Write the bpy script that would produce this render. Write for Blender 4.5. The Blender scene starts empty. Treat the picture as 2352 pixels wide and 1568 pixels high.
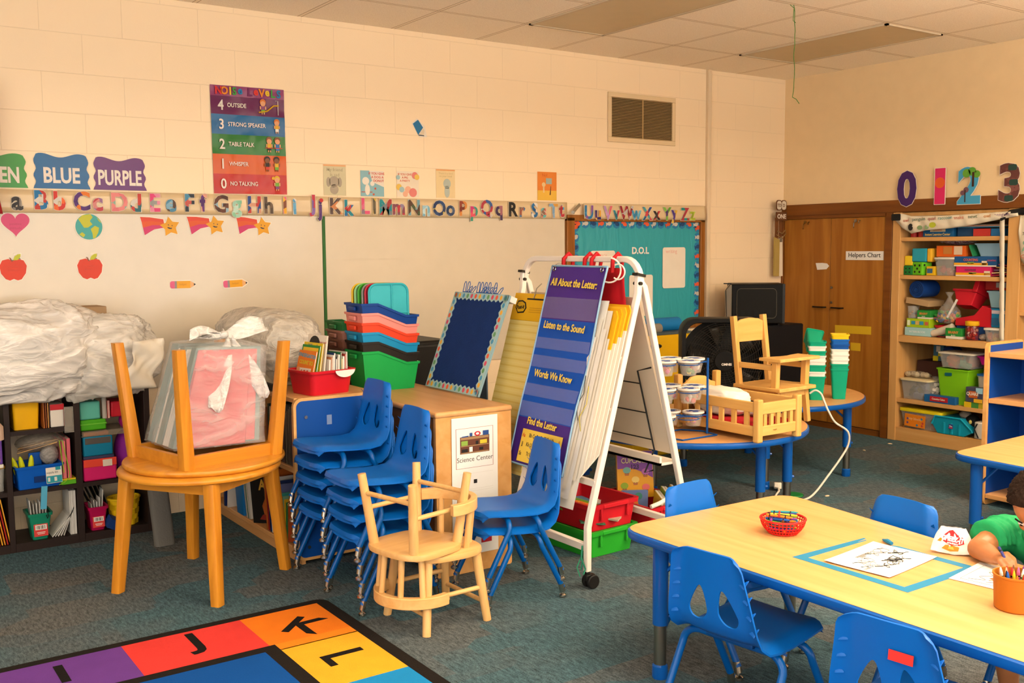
import bpy, math, random
from math import sin, cos, pi, radians as rad
from mathutils import Vector, Matrix, Euler, noise
random.seed(7)
S = bpy.context.scene
COL = S.collection
# ---------------------------------------------------------------- camera, world, lamps, exposure
cam_d = bpy.data.cameras.new('camera'); cam = bpy.data.objects.new('camera', cam_d); COL.objects.link(cam)
YAW, PIT, ROL = 0.9643, 0.0935, -0.0074
F_ = Vector((cos(YAW)*cos(PIT), sin(YAW)*cos(PIT), -sin(PIT)))
R_ = Vector((sin(YAW), -cos(YAW), 0)); U_ = R_.cross(F_)
R2 = R_*cos(ROL)+U_*sin(ROL); U2 = -R_*sin(ROL)+U_*cos(ROL)
m = Matrix((R2, U2, -F_)).transposed().to_4x4(); m.translation = (-6.7002, -5.6822, 1.48)
cam.matrix_world = m
cam_d.sensor_width = 36; cam_d.lens = 36*2324.5/2352; cam_d.clip_start = .05
S.camera = cam
W = bpy.data.worlds.new('daylight'); S.world = W; W.use_nodes = True
W.node_tree.nodes['Background'].inputs[0].default_value = (1, .95, .885, 1)
W.node_tree.nodes['Background'].inputs[1].default_value = 3.9
S.view_settings.view_transform = 'Standard'; S.view_settings.look = 'None'
S.view_settings.gamma = 1; S.view_settings.use_curve_mapping = False
S.view_settings.exposure = 0.34
S.cycles.max_bounces = 7; S.cycles.diffuse_bounces = 4; S.cycles.glossy_bounces = 3
S.cycles.transparent_max_bounces = 12; S.cycles.caustics_reflective = False; S.cycles.caustics_refractive = False
# ceiling panels at the camera side of the room, each paired with an added upward fill light that brightens the tiles
LAMPS = [(-6.6,-4.3,12),(-4.3,-4.3,21),(-1.9,-4.3,40),(-6.6,-6.8,17),(-4.3,-6.8,25),(-1.9,-6.8,42)]
for k,(lx,ly,en) in enumerate(LAMPS):
    for up in (0,1):
        ld = bpy.data.lights.new('ceiling_lamp_and_fill','AREA'); ld.shape='RECTANGLE'; ld.size=.56; ld.size_y=1.16
        ld.energy = en*(2.6 if up else .85); ld.color = (1,.885,.735)
        lo = bpy.data.objects.new('ceiling_lamp_and_fill', ld); lo.location=(lx,ly,2.42 if up else 2.38); COL.objects.link(lo)
        if up: lo.rotation_euler=(pi,0,0)

# ---------------------------------------------------------------- helpers
def lin(h,g=.80):
    h=h.lstrip('#'); o=[]
    for i in (0,2,4):
        c=int(h[i:i+2],16)/255
        o.append(g*(c/12.92 if c<=.04045 else ((c+.055)/1.055)**2.4))
    return (*o,1)
_M={}
def nt(name):
    m=bpy.data.materials.new(name); m.use_nodes=True; t=m.node_tree
    return m,t,t.nodes['Principled BSDF']
def mat(h, rough=.5, metal=0, spec=.2, bump=0, bs=200, coat=0, alpha=1, trans=0, var=0.06):
    key=('p',h,rough,metal,spec,bump,bs,coat,alpha,trans,var)
    if key in _M: return _M[key]
    m,t,b=nt('paint_'+h.strip('#')); N=t.nodes; L=t.links
    tc=N.new('ShaderNodeTexCoord'); nz=N.new('ShaderNodeTexNoise'); nz.inputs['Scale'].default_value=9; nz.inputs['Detail'].default_value=3
    L.new(tc.outputs['Object'],nz.inputs['Vector'])
    hs=N.new('ShaderNodeHueSaturation'); hs.inputs['Color'].default_value=lin(h)
    mr=N.new('ShaderNodeMapRange'); mr.inputs[3].default_value=1-var; mr.inputs[4].default_value=1+var
    L.new(nz.outputs[0],mr.inputs[0]); L.new(mr.outputs[0],hs.inputs['Value']); L.new(hs.outputs[0],b.inputs['Base Color'])
    b.inputs['Roughness'].default_value=rough; b.inputs['Metallic'].default_value=metal
    b.inputs['Specular IOR Level'].default_value=spec; b.inputs['Coat Weight'].default_value=coat
    b.inputs['Coat Roughness'].default_value=.1
    b.inputs['Alpha'].default_value=alpha; b.inputs['Transmission Weight'].default_value=trans
    if bump:
        n2=N.new('ShaderNodeTexNoise'); n2.inputs['Scale'].default_value=bs; n2.inputs['Detail'].default_value=3
        L.new(tc.outputs['Object'],n2.inputs['Vector'])
        bp=N.new('ShaderNodeBump'); bp.inputs['Strength'].default_value=bump; bp.inputs['Distance'].default_value=.004
        L.new(n2.outputs[0],bp.inputs['Height']); L.new(bp.outputs[0],b.inputs['Normal'])
    _M[key]=m; return m
def wood(h1,h2,axis='X',rough=.4,sc=6,coat=.15,coord='Object'):
    key=('w',h1,h2,axis,rough,sc,coat)
    if key in _M: return _M[key]
    m,t,b=nt('wood_'+h1.strip('#')); N=t.nodes; L=t.links
    tc=N.new('ShaderNodeTexCoord'); mp=N.new('ShaderNodeMapping')
    s=[sc*5]*3; s['XYZ'.index(axis)]=sc*.35; mp.inputs['Scale'].default_value=s
    L.new(tc.outputs[coord],mp.inputs[0])
    n1=N.new('ShaderNodeTexNoise'); n1.inputs['Scale'].default_value=1; n1.inputs['Detail'].default_value=5; n1.inputs['Distortion'].default_value=.6
    L.new(mp.outputs[0],n1.inputs['Vector'])
    r=N.new('ShaderNodeValToRGB'); r.color_ramp.elements[0].position=.3; r.color_ramp.elements[1].position=.7
    r.color_ramp.elements[0].color=lin(h2); r.color_ramp.elements[1].color=lin(h1)
    L.new(n1.outputs[0],r.inputs[0]); L.new(r.outputs[0],b.inputs['Base Color'])
    b.inputs['Roughness'].default_value=rough; b.inputs['Specular IOR Level'].default_value=.25; b.inputs['Coat Weight'].default_value=coat*.5; b.inputs['Coat Roughness'].default_value=.2
    _M[key]=m; return m
def patch(cols,scale=22,rough=.35,kind='v'):
    key=('v',tuple(cols),scale,rough,kind)
    if key in _M: return _M[key]
    m,t,b=nt('print_'+cols[0].strip('#')); N=t.nodes; L=t.links
    tc=N.new('ShaderNodeTexCoord')
    if kind=='v':
        vn=N.new('ShaderNodeTexVoronoi'); vn.inputs['Scale'].default_value=scale; out=vn.outputs['Color']
        L.new(tc.outputs['Object'],vn.inputs['Vector'])
        sp=N.new('ShaderNodeSeparateColor'); L.new(out,sp.inputs[0]); out=sp.outputs[0]
    elif kind=='n':
        vn=N.new('ShaderNodeTexNoise'); vn.inputs['Scale'].default_value=scale; vn.inputs['Detail'].default_value=2
        L.new(tc.outputs['Object'],vn.inputs['Vector']); out=vn.outputs[0]
        mr=N.new('ShaderNodeMapRange'); mr.inputs[1].default_value=.3; mr.inputs[2].default_value=.7; L.new(out,mr.inputs[0]); out=mr.outputs[0]
    else:
        vn=N.new('ShaderNodeTexWave'); vn.inputs['Scale'].default_value=scale; vn.bands_direction='Z' if kind=='z' else ('Y' if kind=='y' else ('X' if kind=='x' else 'DIAGONAL'))
        L.new(tc.outputs['Object'],vn.inputs['Vector']); out=vn.outputs[1]
    r=N.new('ShaderNodeValToRGB'); r.color_ramp.interpolation='CONSTANT'
    el=r.color_ramp.elements
    while len(el)<len(cols): el.new(.5)
    for i,c in enumerate(cols): el[i].position=i/len(cols); el[i].color=lin(c)
    L.new(out,r.inputs[0]); L.new(r.outputs[0],b.inputs['Base Color']); b.inputs['Roughness'].default_value=rough; b.inputs['Specular IOR Level'].default_value=.2
    _M[key]=m; return m
def film(h,opac=.4,rough=.25,name='plastic_film',crease=0):
    """clear or milky plastic: part see-through, part glossy"""
    key=('f',h,opac,rough,crease)
    if key in _M: return _M[key]
    m,t,b=nt(name); N=t.nodes; L=t.links
    b.inputs['Base Color'].default_value=lin(h); b.inputs['Roughness'].default_value=rough
    tr=N.new('ShaderNodeBsdfTransparent'); mx=N.new('ShaderNodeMixShader')
    out=[n for n in N if n.type=='OUTPUT_MATERIAL'][0]
    L.new(tr.outputs[0],mx.inputs[1]); L.new(b.outputs[0],mx.inputs[2]); L.new(mx.outputs[0],out.inputs[0])
    if crease:
        tc=N.new('ShaderNodeTexCoord'); mp=N.new('ShaderNodeMapping'); mp.inputs['Rotation'].default_value=(.5,.9,.3); mp.inputs['Scale'].default_value=(.5,1.4,1.15); L.new(tc.outputs['Object'],mp.inputs[0])
        def ridge(scale,det,dist,pw):
            nz=N.new('ShaderNodeTexNoise'); nz.inputs['Scale'].default_value=scale; nz.inputs['Detail'].default_value=det; nz.inputs['Distortion'].default_value=dist; L.new(mp.outputs[0],nz.inputs['Vector'])
            s=N.new('ShaderNodeMath'); s.operation='SUBTRACT'; s.inputs[1].default_value=.5; L.new(nz.outputs[0],s.inputs[0])
            a=N.new('ShaderNodeMath'); a.operation='ABSOLUTE'; L.new(s.outputs[0],a.inputs[0])
            k=N.new('ShaderNodeMapRange'); k.inputs[1].default_value=0; k.inputs[2].default_value=pw; k.inputs[3].default_value=1; k.inputs[4].default_value=0; L.new(a.outputs[0],k.inputs[0]); return k.outputs[0]
        r1=ridge(crease,2,.8,.10); r2=ridge(crease*2.6,3,1.2,.12)
        ad=N.new('ShaderNodeMath'); ad.operation='MULTIPLY_ADD'; L.new(r2,ad.inputs[0]); ad.inputs[1].default_value=.45; L.new(r1,ad.inputs[2])
        mr=N.new('ShaderNodeMapRange'); mr.inputs[1].default_value=0; mr.inputs[2].default_value=1.2; mr.inputs[3].default_value=opac*.85; mr.inputs[4].default_value=min(.97,opac*1.5)
        L.new(ad.outputs[0],mr.inputs[0]); L.new(mr.outputs[0],mx.inputs[0])
        bp=N.new('ShaderNodeBump'); bp.inputs['Strength'].default_value=.38; bp.inputs['Distance'].default_value=.015
        L.new(ad.outputs[0],bp.inputs['Height']); L.new(bp.outputs[0],b.inputs['Normal'])
    else: mx.inputs[0].default_value=opac
    _M[key]=m; return m

def rrect(w,d,r,n=5,cx=0,cy=0):
    o=[]
    for (sx,sy,a0) in ((1,1,0),(-1,1,90),(-1,-1,180),(1,-1,270)):
        for i in range(n+1):
            a=rad(a0+90*i/n); o.append((cx+sx*(w/2-r)+r*cos(a),cy+sy*(d/2-r)+r*sin(a)))
    return o
def circ(r,n=24,cx=0,cy=0,ry=None): return [(cx+r*cos(2*pi*i/n),cy+(ry or r)*sin(2*pi*i/n)) for i in range(n)]
class MB:
    def __init__(s): s.v=[]; s.f=[]; s.mi=[]; s.k=0; s.T=None
    def m(s,k): s.k=k; return s
    def add(s,vs,fs):
        o=len(s.v)
        for p in vs:
            p=Vector(p); s.v.append(s.T@p if s.T else p)
        for f in fs: s.f.append([i+o for i in f]); s.mi.append(s.k)
        return s
    def bx(s,x0,x1,y0,y1,z0,z1):
        return s.add([(x0,y0,z0),(x1,y0,z0),(x1,y1,z0),(x0,y1,z0),(x0,y0,z1),(x1,y0,z1),(x1,y1,z1),(x0,y1,z1)],
            [(0,3,2,1),(4,5,6,7),(0,1,5,4),(1,2,6,5),(2,3,7,6),(3,0,4,7)])
    def box(s,c,d,R=None):
        M=Matrix.Translation(c)
        if R is not None: M=M@Euler(R).to_matrix().to_4x4()
        T=s.T; s.T=(T@M) if T else M; s.bx(-d[0]/2,d[0]/2,-d[1]/2,d[1]/2,-d[2]/2,d[2]/2); s.T=T; return s
    def loft(s,rings,cap=(1,1),closed=True):
        n=len(rings[0]); vs=[p for r in rings for p in r]; fs=[]
        for j in range(len(rings)-1):
            for i in range(n if closed else n-1):
                a=j*n+i; b=j*n+(i+1)%n; fs.append((a,b,b+n,a+n))
        if cap[0]: fs.append(tuple(reversed(range(n))))
        if cap[1]: fs.append(tuple(range((len(rings)-1)*n,len(rings)*n)))
        return s.add(vs,fs)
    def prism(s,poly,z0,z1):
        return s.loft([[(x,y,z0) for x,y in poly],[(x,y,z1) for x,y in poly]])
    def cyl(s,p0,p1,r0,r1=None,n=14,cap=(1,1)):
        p0=Vector(p0); p1=Vector(p1); r1=r0 if r1 is None else r1
        q=(p1-p0).to_track_quat('Z','Y')
        f=lambda p,r:[p+q@Vector((r*cos(2*pi*i/n),r*sin(2*pi*i/n),0)) for i in range(n)]
        return s.loft([f(p0,r0),f(p1,r1)],cap)
    def lathe(s,prof,n=24,c=(0,0,0),cap=(1,1)):
        return s.loft([[(c[0]+r*cos(2*pi*i/n),c[1]+r*sin(2*pi*i/n),c[2]+z) for i in range(n)] for r,z in prof],cap)
    def tube(s,pts,r,n=8,closed=False,cap=True,sq=False):
        P=[Vector(p) for p in pts]; k=len(P); rings=[]; up=None
        for i in range(k):
            if closed: t=(P[(i+1)%k]-P[i-1]).normalized()
            else: t=(P[min(i+1,k-1)]-P[max(i-1,0)]).normalized()
            if up is None:
                up=Vector((0,0,1)) if abs(t.z)<.9 else Vector((0,1,0))
            x=up-t*up.dot(t); x.normalize(); y=t.cross(x); up=x
            rr=r[i] if isinstance(r,(list,tuple)) else r
            o=pi/4 if sq else 0
            rings.append([P[i]+(x*cos(2*pi*j/n+o)+y*sin(2*pi*j/n+o))*rr for j in range(n)])
        if closed: rings.append(rings[0])
        return s.loft(rings,(cap and not closed,)*2)
    def ball(s,c,r,nu=14,nv=9):
        r=(r,r,r) if isinstance(r,(int,float)) else r
        return s.loft([[(c[0]+r[0]*sin(a)*cos(2*pi*i/nu),c[1]+r[1]*sin(a)*sin(2*pi*i/nu),c[2]-r[2]*cos(a)) for i in range(nu)] for a in [pi*(j+.02)/(nv+.04) for j in range(nv+1)]])
    def tub(s,w0,d0,w1,d1,h,t=.003,r=.02,rim=.008,rh=.01,z=0,cx=0,cy=0,n=5):
        def R(w,d,zz,q=r): return [(x,y,zz) for x,y in rrect(w,d,max(.001,min(q,w/2-.001,d/2-.001)),n,cx,cy)]
        wr=w0+(w1-w0)*(h-rh)/h; dr=d0+(d1-d0)*(h-rh)/h
        return s.loft([R(w0,d0,z),R(wr,dr,z+h-rh),R(wr+2*rim,dr+2*rim,z+h-rh),R(w1+2*rim,d1+2*rim,z+h),R(w1-2*t,d1-2*t,z+h),R(w0-2*t,d0-2*t,z+t)])
    def text(s,t,size=.1,pos=(0,0,0),rot=0,bold=0,dep=.0006,sx=1,al='CENTER',shear=0,space=1):
        vs,fs=textgeo(t,size,bold,dep,al,shear,space)
        T=s.T; M=Matrix.Translation(pos)@Matrix.Rotation(rot,4,'Z')@Matrix.Diagonal((sx,1,1,1))
        s.T=(T@M) if T else M; s.add(vs,fs); s.T=T; return s
    def build(s,name,mats,parent=None,loc=None,rot=None,bevel=0,ang=38,bseg=2):
        me=bpy.data.meshes.new(name); me.from_pydata([tuple(v) for v in s.v],[],s.f)
        for q in (mats if isinstance(mats,(list,tuple)) else [mats]): me.materials.append(q)
        me.polygons.foreach_set('material_index',s.mi); me.shade_smooth() if hasattr(me,'shade_smooth') else None
        me.set_sharp_from_angle(angle=rad(ang)); me.update()
        o=bpy.data.objects.new(name,me); COL.objects.link(o)
        if parent: o.parent=parent
        if loc: o.location=loc
        if rot: o.rotation_euler=rot
        if bevel:
            b=o.modifiers.new('edge','BEVEL'); b.width=bevel; b.segments=bseg; b.limit_method='ANGLE'; b.angle_limit=rad(50)
        return o
_TX={}
def textgeo(t,size,bold,dep,al,shear,space):
    key=(t,size,bold,dep,al,shear,space)
    if key not in _TX:
        c=bpy.data.curves.new('lettering','FONT'); c.body=t; c.size=size; c.offset=bold*size; c.extrude=dep/2; c.align_x=al; c.align_y='CENTER' if al=='CENTER' else 'TOP_BASELINE'
        c.shear=shear; c.space_character=space; c.resolution_u=3
        o=bpy.data.objects.new('lettering',c); COL.objects.link(o)
        me=bpy.data.meshes.new_from_object(o)
        vs=[tuple(v.co) for v in me.vertices]; fs=[tuple(p.vertices) for p in me.polygons]
        bpy.data.objects.remove(o); bpy.data.curves.remove(c); bpy.data.meshes.remove(me)
        if vs and al=='CENTER':
            ys=[v[1] for v in vs]; xs=[v[0] for v in vs]; cy=(min(ys)+max(ys))/2; cx=(min(xs)+max(xs))/2
            vs=[(x-cx,y-cy,z) for x,y,z in vs]
        _TX[key]=(vs,fs)
    return _TX[key]
def tag(o,label=None,cat=None,group=None,kind=None):
    if label: o['label']=label
    if cat: o['category']=cat
    if group: o['group']=group
    if kind: o['kind']=kind
    return o
def thing(name,label,cat,loc=(0,0,0),rz=0,group=None):
    o=bpy.data.objects.new(name,None); COL.objects.link(o); o.location=loc; o.empty_display_size=.05
    o.rotation_euler=(0,0,rz) if not isinstance(rz,(tuple,list)) else rz
    return tag(o,label,cat,group)
def kids(o): return [c for c in ALLKIDS.get(o.name,[])]
def dup(o,label=None,loc=None,rot=None,group=None,parent=None):
    c=o.copy(); COL.objects.link(c)
    if parent: c.parent=parent
    for ch in [x for x in bpy.data.objects if x.parent==o]: dup(ch,parent=c)
    if label: c['label']=label
    if loc: c.location=loc
    if rot: c.rotation_euler=rot
    if group: c['group']=group
    return c
WA=(pi/2,0,0); WB=(pi/2,0,-pi/2)
def onA(x,z,off=.001): return (x,-off,z)
def onB(y,z,off=.001): return (-off,y,z)

# ---------------------------------------------------------------- shared materials
BLUE=mat('#0064c0',.42,spec=.28); NAVY=mat('#0b3a86',.45); MAPLE=wood('#e6ad72','#d79a5a','X',.38,4); MAPLEY=wood('#e6ad72','#d79a5a','Y',.38,4)
MAPLEZ=wood('#e6ad6c','#d79a54','Z',.38,4)
HONEY=wood('#e2962c','#c87c1e','Z',.35,7,.3); HONEYX=wood('#e59a30','#cb8020','X',.35,4,.3)
PINE=wood('#ecbd7c','#dda762','Z',.42,7,.2); PINEX=wood('#ecbd7c','#dda762','X',.42,6,.2)
OAK=wood('#b8782a','#9a5c1a','Z',.5,3,.12); OAKD=wood('#8a5018','#6f3c10','Y',.5,3,.1); BIRCH=wood('#deaa6a','#cf9855','Z',.5,4,.05); BIRCHY=wood('#deaa6a','#cf9855','Y',.5,4,.05)
CHROME=mat('#cfc6b8',.2,1); STEEL=mat('#a39d92',.3,1); WHITE=mat('#f2ece2',.5); PAPER=mat('#f3eee6',.7,var=.02); BLACK=mat('#1d1b19',.5); BLK2=mat('#26241f',.4)
CREAM=mat('#eadcc4',.5); IVORY=mat('#f1e3cd',.45)
GLOSSW=mat('#dccdb4',.25,spec=.5,coat=.2)

# ---------------------------------------------------------------- structure
def carpet():
    m,t,b=nt('carpet'); N=t.nodes; L=t.links
    tc=N.new('ShaderNodeTexCoord')
    def nz(scale,st,det=2,dist=0):
        mp=N.new('ShaderNodeMapping'); mp.inputs['Scale'].default_value=st; L.new(tc.outputs['Object'],mp.inputs[0])
        n=N.new('ShaderNodeTexNoise'); n.inputs['Scale'].default_value=scale; n.inputs['Detail'].default_value=det; n.inputs['Distortion'].default_value=dist
        L.new(mp.outputs[0],n.inputs['Vector']); return n.outputs[0]
    vmap=N.new('ShaderNodeMapping'); vmap.inputs['Scale'].default_value=(2.6,3.6,1); L.new(tc.outputs['Object'],vmap.inputs[0])
    br=N.new('ShaderNodeTexVoronoi'); br.distance='CHEBYCHEV'; br.inputs['Scale'].default_value=1.0; L.new(vmap.outputs[0],br.inputs['Vector'])
    sp=N.new('ShaderNodeSeparateColor'); L.new(br.outputs['Color'],sp.inputs[0])
    low=nz(1.6,(1,1,1),3)
    ad=N.new('ShaderNodeMath'); ad.operation='MULTIPLY_ADD'; L.new(sp.outputs[0],ad.inputs[0]); ad.inputs[1].default_value=.55; L.new(low,ad.inputs[2])
    sub=N.new('ShaderNodeMath'); sub.operation='SUBTRACT'; L.new(ad.outputs[0],sub.inputs[0]); sub.inputs[1].default_value=.25
    r=N.new('ShaderNodeValToRGB'); e=r.color_ramp.elements
    e[0].position=.15; e[0].color=lin('#4c636c'); e[1].position=.9; e[1].color=lin('#646462')
    x=e.new(.4); x.color=lin('#4b666e'); x=e.new(.62); x.color=lin('#586266')
    L.new(sub.outputs[0],r.inputs[0])
    st=nz(60,(1.6,.45,1),2,.3); fine=nz(190,(1,1,1),2)
    mul=N.new('ShaderNodeMath'); mul.operation='ADD'; L.new(st,mul.inputs[0]); L.new(fine,mul.inputs[1])
    mr=N.new('ShaderNodeMapRange'); mr.inputs[1].default_value=.7; mr.inputs[2].default_value=1.35; mr.inputs[3].default_value=.45; mr.inputs[4].default_value=1.65
    L.new(mul.outputs[0],mr.inputs[0])
    hs=N.new('ShaderNodeHueSaturation'); L.new(r.outputs[0],hs.inputs['Color']); L.new(mr.outputs[0],hs.inputs['Value']); L.new(hs.outputs[0],b.inputs['Base Color'])
    b.inputs['Roughness'].default_value=1; b.inputs['Specular IOR Level'].default_value=.1
    bp=N.new('ShaderNodeBump'); bp.inputs['Strength'].default_value=.5; bp.inputs['Distance'].default_value=.006; L.new(mul.outputs[0],bp.inputs['Height']); L.new(bp.outputs[0],b.inputs['Normal'])
    return m
def blockwall(axis,h):
    m,t,b=nt('painted_block'); N=t.nodes; L=t.links
    tc=N.new('ShaderNodeTexCoord'); sx=N.new('ShaderNodeSeparateXYZ'); L.new(tc.outputs['Object'],sx.inputs[0])
    cx=N.new('ShaderNodeCombineXYZ')
    ax=N.new('ShaderNodeMath'); ax.operation='ADD'; ax.inputs[1].default_value=3.8349+.2032*2*30; L.new(sx.outputs[axis],ax.inputs[0]); L.new(ax.outputs[0],cx.inputs[0])
    az=N.new('ShaderNodeMath'); az.operation='ADD'; az.inputs[1].default_value=.2032*20-2.1851+.0; L.new(sx.outputs[2],az.inputs[0]); L.new(az.outputs[0],cx.inputs[1])
    br=N.new('ShaderNodeTexBrick'); L.new(cx.outputs[0],br.inputs['Vector'])
    br.inputs['Scale'].default_value=1; br.inputs['Brick Width'].default_value=.4064; br.inputs['Row Height'].default_value=.2032
    br.inputs['Mortar Size'].default_value=.003; br.inputs['Mortar Smooth'].default_value=1; br.offset=.5; br.offset_frequency=2
    c=lin(h,1); br.inputs['Color1'].default_value=c; br.inputs['Color2'].default_value=tuple(x*.985 for x in c[:3])+(1,)
    br.inputs['Mortar'].default_value=tuple(x*.9 for x in c[:3])+(1,)
    L.new(br.outputs['Color'],b.inputs['Base Color']); b.inputs['Roughness'].default_value=.42
    nz=N.new('ShaderNodeTexNoise'); nz.inputs['Scale'].default_value=120; nz.inputs['Detail'].default_value=2; L.new(tc.outputs['Object'],nz.inputs['Vector'])
    n3=N.new('ShaderNodeTexNoise'); n3.inputs['Scale'].default_value=6; L.new(tc.outputs['Object'],n3.inputs['Vector'])
    m1=N.new('ShaderNodeMath'); m1.operation='MULTIPLY_ADD'; L.new(br.outputs['Fac'],m1.inputs[0]); m1.inputs[1].default_value=-.7
    m2=N.new('ShaderNodeMath'); m2.operation='MULTIPLY_ADD'; L.new(nz.outputs[0],m2.inputs[0]); m2.inputs[1].default_value=.25; L.new(n3.outputs[0],m2.inputs[2])
    L.new(m2.outputs[0],m1.inputs[2])
    bp=N.new('ShaderNodeBump'); bp.inputs['Strength'].default_value=.35; bp.inputs['Distance'].default_value=.006; L.new(m1.outputs[0],bp.inputs['Height']); L.new(bp.outputs[0],b.inputs['Normal'])
    return m
def ceiltile():
    m,t,b=nt('ceiling_tile'); N=t.nodes; L=t.links
    tc=N.new('ShaderNodeTexCoord'); sx=N.new('ShaderNodeSeparateXYZ'); L.new(tc.outputs['Object'],sx.inputs[0])
    def line(ax,off):
        a=N.new('ShaderNodeMath'); a.operation='ADD'; a.inputs[1].default_value=off; L.new(sx.outputs[ax],a.inputs[0])
        p=N.new('ShaderNodeMath'); p.operation='PINGPONG'; p.inputs[1].default_value=.6136/2; L.new(a.outputs[0],p.inputs[0])
        l=N.new('ShaderNodeMath'); l.operation='LESS_THAN'; l.inputs[1].default_value=.011; L.new(p.outputs[0],l.inputs[0]); 
        k=N.new('ShaderNodeMath'); k.operation='COMPARE'; k.inputs[1].default_value=.012; k.inputs[2].default_value=.0022; L.new(p.outputs[0],k.inputs[0]); return l.outputs[0],k.outputs[0]
    a,ka=line(0,4.2535+.6136*20); c,kc=line(1,.5616+.6136*20)
    mx=N.new('ShaderNodeMath'); mx.operation='MAXIMUM'; L.new(a,mx.inputs[0]); L.new(c,mx.inputs[1])
    mk=N.new('ShaderNodeMath'); mk.operation='MAXIMUM'; L.new(ka,mk.inputs[0]); L.new(kc,mk.inputs[1])
    nz=N.new('ShaderNodeTexNoise'); nz.inputs['Scale'].default_value=160; nz.inputs['Detail'].default_value=2; L.new(tc.outputs['Object'],nz.inputs['Vector'])
    r=N.new('ShaderNodeValToRGB'); r.color_ramp.elements[0].position=.3; r.color_ramp.elements[1].position=.55; r.color_ramp.elements[0].color=lin('#ecdcc4',1); r.color_ramp.elements[1].color=lin('#fbeed8',1); L.new(nz.outputs[0],r.inputs[0])
    mix=N.new('ShaderNodeMix'); mix.data_type='RGBA'; L.new(mx.outputs[0],mix.inputs[0]); L.new(r.outputs[0],mix.inputs[6]); mix.inputs[7].default_value=lin('#f3e2c8',1)
    mix2=N.new('ShaderNodeMix'); mix2.data_type='RGBA'; L.new(mk.outputs[0],mix2.inputs[0]); L.new(mix.outputs[2],mix2.inputs[6]); mix2.inputs[7].default_value=lin('#a58c68',1)
    L.new(mix2.outputs[2],b.inputs['Base Color']); b.inputs['Roughness'].default_value=.9
    bp=N.new('ShaderNodeBump'); bp.inputs['Strength'].default_value=.3; bp.inputs['Distance'].default_value=.004; L.new(nz.outputs[0],bp.inputs['Height']); L.new(bp.outputs[0],b.inputs['Normal'])
    return m
H=2.826
def struct(name,mb,mm,**k):
    o=mb.build(name,mm,**k); o['kind']='structure'; return o
WALLP='#ecd3ae'
struct('floor',MB().bx(-9.6,.6,-8.6,.1,-.1,0),carpet())
struct('ceiling',MB().bx(-9.6,.6,-8.6,.1,H,H+.1),ceiltile())
struct('wall_back',MB().bx(-9.6,.6,0,.1,0,H),blockwall(0,WALLP))
WBm=mat('#f7d8a8',.5,bump=.08,bs=90)
w=MB().bx(0,.1,-8.6,0,1.80,H).bx(0,.1,-8.6,-4.25,0,1.80).bx(.1,.6,-4.35,0,1.72,1.80).bx(.56,.66,-4.35,0,0,1.72).bx(.1,.6,-4.35,-4.25,0,1.72); struct('wall_right',w,WBm)
w=MB().bx(-9.7,-9.6,-8.6,.1,0,.5).bx(-9.7,-9.6,-8.6,.1,2.6,H).bx(-9.7,-9.6,-8.6,-8.2,.5,2.6).bx(-9.7,-9.6,-2.6,.1,.5,2.6); struct('wall_left',w,WBm)
w=MB().bx(-9.6,.6,-8.7,-8.6,0,.5).bx(-9.6,.6,-8.7,-8.6,2.6,H).bx(-9.6,-9.2,-8.7,-8.6,.5,2.6).bx(-.5,.6,-8.7,-8.6,.5,2.6); struct('wall_front',w,WBm)
# conduit down the back wall beside the board
o=MB().bx(-.915,-.880,-.028,0,.6,H).build('trim_1',mat('#ecd3ae',.45),bevel=.004); o['kind']='structure'
# ---------------------------------------------------------------- whiteboards, bulletin board, vent
def rbx(mb,w,h,r,z0,z1,cx=0,cy=0,n=4): return mb.prism(rrect(w,h,r,n,cx,cy),z0,z1)
def board(x0,x1,z0,z1,label):
    t=thing('whiteboard',label,'whiteboard',((x0+x1)/2,-.001,(z0+z1)/2),WA)
    w,h=x1-x0,z1-z0
    rbx(MB(),w,h,.003,0,.012).build('panel',GLOSSW,t)
    return t
t=board(-6.9,-4.150,.72,1.685,'long whiteboard beneath the alphabet border, covered with heart, apple and star cutouts')
t=board(-4.128,-2.310,.72,1.685,'bare whiteboard between the green strip and the bulletin board')
MB().bx(-.905,.905,.205,.2085,.012,.0135).build('seam',mat('#d6c6ac',.4),t)
tag(MB().bx(-4.148,-4.130,-.016,-.001,.9,1.675).build('joint_strip',mat('#2f6a2c',.4)),'dark green vertical strip dividing the two whiteboards','strip')
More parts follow.
